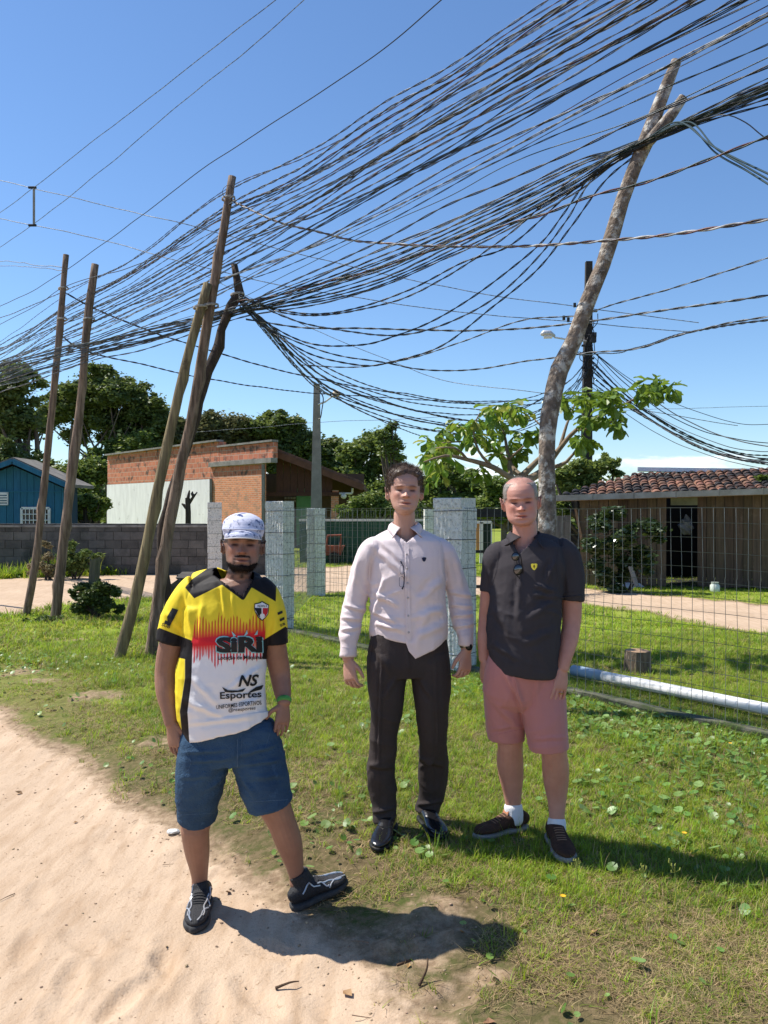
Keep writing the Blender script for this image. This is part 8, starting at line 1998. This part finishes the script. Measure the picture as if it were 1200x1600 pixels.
# =============================== man in the dark polo
def man_polo():
    Yt = 3.88
    t = empty('person', Vector((P(826, 0, 3.92).x, 3.92, 0)), 'balding man in a dark polo shirt and pinkish checked shorts, standing at the right', 'person')
    skin = skin_mat('skin_sunburnt', (0.54, 0.275, 0.210), (0.48, 0.225, 0.170))
    hd = Head(P(816.5, 820, Yt - .01), yaw=R(-9), pitch=R(5), roll=R(-4), H=.222, w=1.02, jaw=1.06, fat=.012, nose=1.05)
    torso = px_st([(824, 862, 54, .095), (824, 880, 58, .115), (823, 905, 57, .128), (821, 940, 56, .140), (818, 980, 57, .148), (817, 1015, 56, .145), (818, 1036, 54, .138)], Yt)
    neck = [(P(820, 818, Yt + .015), .056, .060), (P(820, 836, Yt + .02), .060, .062), (P(820, 852, Yt + .025), .085, .068), (P(822, 868, Yt + .03), .13, .08)]
    armL = px_st([(776, 872, 19, 0, Yt + .04), (769, 905, 16.5, 0, Yt + .07), (764, 935, 14, 0, Yt + .09), (761, 965, 13, 0, Yt + .11), (758, 1000, 12, 0, Yt + .10), (757, 1030, 9, 0, Yt + .09)], Yt)
    armR = px_st([(880, 870, 21, 0, Yt + .02), (889, 905, 18.5, 0, Yt + .02), (893, 940, 16.5, 0, Yt + .02), (893, 972, 14.5, 0, Yt + .01), (889, 1000, 14, 0, Yt - .02), (883, 1027, 11, 0, Yt - .05), (879, 1044, 10, 0, Yt - .06)], Yt)
    legL = px_st([(792, 1060, 30, .10, 3.96), (795, 1110, 24, 0, 3.98), (797, 1150, 21, 0, 4.0), (797, 1168, 19.5, 0, 4.0), (797, 1190, 21, 0, 4.03), (799, 1214, 19, 0, 4.05), (801, 1240, 14.5, 0, 4.06), (802, 1260, 12, 0, 4.06), (803, 1285, 12, 0, 4.06)], 3.96)
    legR = px_st([(848, 1060, 32, .10, 3.92), (856, 1115, 27, 0, 3.9), (864, 1160, 22, 0, 3.88), (866, 1178, 20, 0, 3.88), (868, 1202, 21, 0, 3.91), (869, 1226, 19, 0, 3.93), (870, 1252, 14.5, 0, 3.93), (870, 1280, 12, 0, 3.92), (869, 1305, 12, 0, 3.91)], 3.92)
    body = [loft(shrink(torso, .035), (.91, -.41, 0), 28), loft(neck, (1, 0, 0), 20), loft(armL), loft(armR), loft(legL), loft(legR), loft(px_st([(818, 1030, 48, .11), (818, 1065, 52, .11)], 3.92), (1, 0, 0), 20)]
    body += hand_vols(P(757, 1030, Yt + .09), P(756, 1080, Yt + .08) - P(757, 1030, Yt + .09), (.3, -.95, 0), (-.95, -.3, 0), curl=.4, scale=.98, wr=.026)
    body += hand_vols(P(879, 1044, Yt - .06), P(872, 1096, Yt - .09) - P(879, 1044, Yt - .06), (-.88, -.45, 0), (.25, -.95, 0), curl=.18, scale=1.0, thumb_out=.42, spread=.10, wr=.027)
    body += hd.volumes(); me = fuse(body, .0032, 'body', skin, 1, .5)
    def hair(tt, x, y, v):
        ax = np.abs(x); m = np.maximum(smooth(-.055, -.035, y) * smooth(.50, .56, tt) * smooth(.86, .78, tt), smooth(.86, .92, tt) * .30 * (y > -.07)); m = np.maximum(m, (y > .02) * (tt > .2)); return np.clip(m * (.85 + .4 * fbm(v * 120, 2, 7)), 0, .9), (.42, .44, .46)
    face_tint(me, hd, lip=(.95, .60, .58), brow=(.60, .48, .42), hair=hair, eye_open=.8); link('body', me, t)
    mh = mat('grey_hair', (0.20, 0.165, 0.14), (0.30, 0.27, 0.24), 90, .5)
    def hth(tt, x, y): k = ((y > -.048) & (tt > .58) & (tt < .90)) | ((y > -.025) & (tt > .50) & (tt < .90)) | ((y > .03) & (tt > .15)); return np.where(k, .0022, -.006)
    finish_hair(hd, hth, mh, t, 1700, .0075, 5, comb=(0, .1, -.2), width=.0004, noise=.0008, name='side_hair')
    w, b_, N, th = hd.shell(lambda tt, x, y: np.where((tt > .86) & (y > -.075), .001, -.004)); r = np.random.default_rng(8); idx = np.where(th > 0)[0]; k = r.choice(idx, 520)
    strands('top_hair', w[k] + r.normal(size=(520, 3)) * .003, N[k] * .7 + np.array([.3, .3, .1]) + r.normal(size=(520, 3)) * .3, .010, .00035, mh, t, 9)
    # ---- polo
    pm = mat('dark_grey_pique', (0.056, 0.050, 0.055), (0.047, 0.042, 0.047), 3, .9, .4, 420, spec=.12)
    sh = [loft(torso + px_st([(818, 1044, 52, .134)], Yt), (.91, -.41, 0), 32, 6, 2.2, (True, False)),
          loft([(P(792, 868, Yt + .02), .062, .065)] + px_st([(777, 872, 22, .075, Yt + .04), (771, 895, 18, .070, Yt + .06), (767, 915, 16, .066, Yt + .08), (766, 924, 15.5, .064, Yt + .08)], Yt), (1, 0, .2), 20, 6, 2, (True, False)),
          loft([(P(858, 862, Yt + .02), .062, .068)] + px_st([(878, 866, 25, .08, Yt + .02), (888, 890, 23.5, .078, Yt + .02), (891, 915, 22, .074, Yt + .02), (892, 934, 20, .070, Yt + .02), (892, 937, 19.5, .068, Yt + .02)], Yt), (1, 0, -.15), 22, 6, 2, (True, False)),
          loft([(P(783, 868, Yt + .03), .055, .06), (P(802, 854, Yt + .03), .05, .064), (P(824, 846, Yt + .03), .045, .066), (P(850, 850, Yt + .03), .05, .064), (P(878, 864, Yt + .03), .058, .06)], (0, 0, 1), 18)]
    me = fuse(sh, .0052, 'polo_shirt', pm, 3, .5)
    v = get_co(me); p = to_px(v); low = smooth(1010, 1042, p[:, 1]) * (p[:, 0] < 876); drop = np.interp(p[:, 0], [758, 772, 790, 830, 866], [-26, -10, 4, 8, 10]) / F * Yt; v[:, 2] -= low * drop; set_co(me, v)
    wrinkle(me, .0052, (6, 6, 9), 41, lambda v: .4 + .7 * smooth(1.4, 1.1, v[:, 2]), .5, .08)
    folds(me, [(812, 905, 810, 965, 5, .006), (866, 875, 856, 905, 4, .009), (838, 915, 868, 925, 4, .008), (835, 930, 870, 932, 4, .006), (866, 935, 830, 965, 6, .007), (770, 950, 800, 990, 6, .006), (865, 985, 820, 1005, 6, .006), (768, 1005, 810, 1030, 5, .007), (764, 895, 770, 915, 3, .005), (880, 880, 890, 925, 4, .004)])
    v = get_co(me); p = to_px(v); vo = sd_poly(p, [(786, 822), (846, 822), (842, 838), (811, 868), (806, 860), (796, 838)])
    neckback = (np.hypot(v[:, 0] - P(820, 840, Yt + .03).x, v[:, 1] - Yt - .03) < .062) & (v[:, 2] > P(0, 850, Yt).z)
    cut_faces(me, ~(((vo > 0) & (v[:, 1] < Yt + .03)) | neckback)); so = link('polo_shirt', me, t); md = so.modifiers.new('thickness', 'SOLIDIFY'); md.thickness = .002; md.offset = -1
    bv = bvh_of(me); c0 = P(820, 838, Yt + .03)
    collar((c0.x, c0.y - .004), .068, .068, P(0, 829, Yt).z, .042, P(788, 853, Yt - .09), P(850, 858, Yt - .165), pm, so, gap=.9)
    for nm, a in (('sleeve_cuff', [(875, 934), (909, 930)]), ):
        pts = [];
        for k in range(15):
            u = k / 14; h = ray_px(bv, a[0][0] + (a[1][0] - a[0][0]) * u, a[0][1] + (a[1][1] - a[0][1]) * u)
            if h[0] is not None: pts.append(h[0] + h[1] * .001)
        if len(pts) > 2: mb = MB(); mb.tube(pts, .004, 6); mb.obj(nm, pm, so, True)
    stitch(bv, lerp_pts((803, 862), (806, 915), 14), .0011, pm, so); stitch(bv, lerp_pts((813, 870), (815, 917), 14), .0011, pm, so); stitch(bv, lerp_pts((806, 915), (815, 917), 5), .0012, pm, so)
    stitch(bv, lerp_pts((872, 858), (876, 925), 16, -4), .0014, pm, so); stitch(bv, lerp_pts((779, 862), (768, 915), 14, 3), .0013, pm, so); stitch(bv, lerp_pts((877, 927), (908, 923), 12), .0013, pm, so); stitch(bv, lerp_pts((778, 1034), (864, 1043), 20, 2), .0010, pm, so)
    # yellow shield
    yl = mat('yellow_badge', (0.72, 0.60, 0.05), rough=.5); bk = mat('badge_black', (0.01, 0.01, 0.01)); cx, cy = 834.5, 885.5
    poly_decal('badge', bv, [(cx + a, cy + b) for a, b in ((-5, -4), (-3, -5), (0, -4.6), (3, -5), (5, -4), (4.4, .8), (2.2, 4), (0, 5.6), (-2.2, 4), (-4.4, .8))], yl, so, .0022, 2)
    poly_decal('badge_figure', bv, [(cx + a, cy + b) for a, b in ((-.8, -3), (.9, -2.9), (.6, -1.2), (1.7, -.5), (.7, .4), (.9, 2.6), (-.2, 3), (-.3, 1), (-1.5, .8), (-.9, -.8))], bk, so, .0032, 2)
    # sunglasses hanging on the neckline
    y0 = (ray_px(bv, 812, 885)[0].y if ray_px(bv, 812, 885)[0] is not None else 3.75) - .012; sg = empty('sunglasses', P(810, 885, y0), 'black sunglasses hanging from the neckline of the dark polo', 'sunglasses')
    ml = mat('sunglass_lens', (0.008, 0.010, 0.018), rough=.05, spec=.9, coat=1.0); mf = mat('sunglass_frame', (0.01, 0.01, 0.012), rough=.25)
    for cxx, cyy, rx, ry, dy in ((805.5, 869.5, 5.8, 6.4, -.006), (809.5, 890, 6.8, 8.2, 0)):
        c = P(cxx, cyy, y0 + dy); v_, f_ = ellipsoid(c, (rx / F * y0, .007, ry / F * y0), Matrix.Rotation(.25, 3, 'Y'), 10); link('lens', mesh('lens', np.array([tuple(q) for q in v_]), f_, ml, True), sg)
        mb = MB(); mb.tube([c + Matrix.Rotation(.25, 3, 'Y') @ Vector((rx / F * y0 * 1.04 * math.cos(a), -.002, ry / F * y0 * 1.04 * math.sin(a))) for a in np.linspace(0, 6.283, 22)], .0016, 5, caps=False); mb.obj('rim', mf, sg)
    mb = MB(); mb.tube([P(807, 877, y0), P(808, 881, y0)], .0028, 6); mb.obj('bridge', mf, sg)
    mb = MB(); mb.tube([P(812, 864, y0), P(814, 872, y0 - .004), P(817, 890, y0), P(818, 902, y0 + .004)], .0028, 6); mb.obj('temple_arm', mf, sg)
    mb = MB(); mb.tube([P(806, 897, y0), P(813, 905, y0), P(819, 906, y0 + .003), P(819, 890, y0 + .004)], .0025, 6); mb.obj('temple_arm', mf, sg)
    # ---- shorts
    ck = check_material()
    pr = [loft(px_st([(818, 1025, 52, .13), (817, 1045, 58, .135), (817, 1075, 63, .135, 3.92)], 3.90), (1, 0, 0), 30, 5, 2.2),
          loft(px_st([(788, 1060, 32, .13, 3.95), (786, 1090, 30.5, .122, 3.96), (789, 1125, 30.5, .112, 3.98), (790, 1150, 28.5, .105, 3.99), (790, 1155, 28.3, .105, 3.99)], 3.96), (1, 0, 0), 24, 5, 2.2, (True, False)),
          loft(px_st([(844, 1060, 36, .13, 3.91), (846, 1090, 36.5, .122, 3.9), (852, 1125, 34, .112, 3.88), (856, 1158, 31, .105, 3.87), (857, 1168, 30.5, .105, 3.87)], 3.9), (1, 0, 0), 24, 5, 2.2, (True, False))]
    me = fuse(pr, .0055, 'checked_shorts', ck, 3, .5); wrinkle(me, .0036, (6, 6, 9), 51, None, .5, .08)
    folds(me, [(792, 1055, 818, 1100, 4, .008), (800, 1045, 820, 1120, 3, .006), (775, 1100, 812, 1140, 5, .006), (840, 1060, 838, 1100, 4, .004), (765, 1140, 815, 1134, 3, .003), (828, 1155, 884, 1152, 3, .003)])
    v = get_co(me); n_ = get_no(me); uv = me.uv_layers.new(name='UVMap'); p = to_px(v); arr = np.stack([p[:, 0], p[:, 1]], 1) / F * Yt
    li = np.empty(len(me.loops), np.int32); me.loops.foreach_get('vertex_index', li); uv.data.foreach_set('uv', arr[li].ravel())
    link('checked_shorts', me, t)
    bvs = bvh_of(me); ob_ = bpy.data.objects[-1] if False else None; cks = [o for o in bpy.data.objects if o.name.startswith('checked_shorts')][0]
    stitch(bvs, lerp_pts((764, 1150), (816, 1139), 14), .0010, ck, cks); stitch(bvs, lerp_pts((828, 1156), (883, 1156), 14, 3), .0010, ck, cks); stitch(bvs, lerp_pts((797, 1050), (806, 1085), 10, 3), .0013, ck, cks); stitch(bvs, lerp_pts((862, 1058), (878, 1092), 10), .0014, ck, cks)
    # ring, socks, shoes
    c = P(876, 1083, Yt - .085); mb = MB(); mb.tube([c + Vector((-.0095, -.002, 0)), c + Vector((0, -.0105, -.001)), c + Vector((.0095, -.002, 0))], .0022, 5); mb.obj('ring', mat('gold', (0.8, 0.5, 0.15), rough=.25, metal=1), t)
    ws = mat('white_sock_knit', (0.74, 0.74, 0.76), rough=.9, bump=.5, bscale=300); br = mat('brown_canvas', (0.075, 0.038, 0.024), (0.048, 0.026, 0.018), 30, .85, .5, 250, spec=.15); og = mat('tan_lining', (0.42, 0.17, 0.08), rough=.7); pale = mat('pale_sole', (0.30, 0.27, 0.25), (0.22, 0.20, 0.18), 40, .8)
    for st in (px_st([(802, 1262, 14.6, .046, 4.06), (803, 1280, 15.2, .048, 4.06), (804, 1290, 11, 0, 4.06)], 4.06), px_st([(870, 1284, 14.4, .044, 3.92), (869, 1300, 15.0, .046, 3.915), (869, 1309, 11, 0, 3.91)], 3.91)): link('sock', fuse([loft(st)], .004, 'sock', ws, 1), t)
    h1 = Vector((P(820, 0, 4.09).x, 4.09, 0)); t1 = Vector((P(744, 0, 3.96).x, 3.96, 0)); h2 = Vector((P(864, 0, 3.97).x, 3.97, 0)); t2 = Vector((P(889, 0, 3.675).x, 3.675, 0))
    for h_, t_, ank in ((h1, t1, P(805, 1290, 4.065)), (h2, t2, P(868, 1308, 3.915))):
        h_.z = float(gh(h_.x, h_.y)[0]) + .012; t_.z = float(gh(t_.x, t_.y)[0]) + .012
        uv_, sv_ = shoe_vols(h_, t_, .104, .078, sole=.024, ankle=ank, ankle_r=.042); me = fuse(uv_, .004, 'shoe', br, 2); s_o = link('shoe', me, t); link('sole', fuse(sv_, .004, 'sole', pale, 1), s_o)
        bv2 = bvh_of(me); d = (t_ - h_).normalized(); sd = d.cross(Vector((0, 0, 1))); L = (t_ - h_).length
        for k in range(6):
            pts = []
            for s in np.linspace(-.022, .022, 7):
                r_ = bv2.ray_cast(h_ + d * L * (.40 + k * .05) + sd * s + Vector((0, 0, .25)), Vector((0, 0, -1)))
                if r_[0] is not None: pts.append(r_[0] + r_[1] * .001)
            if len(pts) > 2: mb = MB(); mb.tube(pts, .0026, 5); mb.obj('lace', mat('lace_cord', (0.20, 0.12, 0.08)) if 'lace_cord' not in bpy.data.materials else bpy.data.materials['lace_cord'], s_o)
        if h_ is h1: mb = MB(); q = h_ + d * L * .36 + Vector((0, 0, .105)); mb.beam(q + d * .014 - Vector((0, 0, .025)), q + Vector((0, 0, .004)), .040, .006); mb.obj('tongue', og, s_o)
    return t
def check_material():
    m = bpy.data.materials.new('fine_check_cloth'); m.use_nodes = True; n = m.node_tree.nodes; l = m.node_tree.links; b = n['Principled BSDF']; b.inputs['Roughness'].default_value = .85; b.inputs['Sheen Weight'].default_value = .2
    tc = n.new('ShaderNodeTexCoord'); ws = []
    for d in ('X', 'Y'):
        w = n.new('ShaderNodeTexWave'); w.bands_direction = d; w.inputs['Scale'].default_value = 60; w.inputs['Distortion'].default_value = .3; l.new(tc.outputs['UV'], w.inputs['Vector']); ws.append(w.outputs['Fac'])
    ad = n.new('ShaderNodeMath'); ad.operation = 'ADD'; l.new(ws[0], ad.inputs[0]); l.new(ws[1], ad.inputs[1]); mr = n.new('ShaderNodeMapRange'); mr.inputs[1].default_value = .3; mr.inputs[2].default_value = 1.7; l.new(ad.outputs[0], mr.inputs[0])
    mx = n.new('ShaderNodeMix'); mx.data_type = 'RGBA'; l.new(mr.outputs[0], mx.inputs[0]); mx.inputs[6].default_value = (0.43, 0.155, 0.145, 1); mx.inputs[7].default_value = (0.50, 0.225, 0.205, 1); l.new(mx.outputs[2], b.inputs['Base Color']); return m
man_cap(); man_pink(); man_polo()
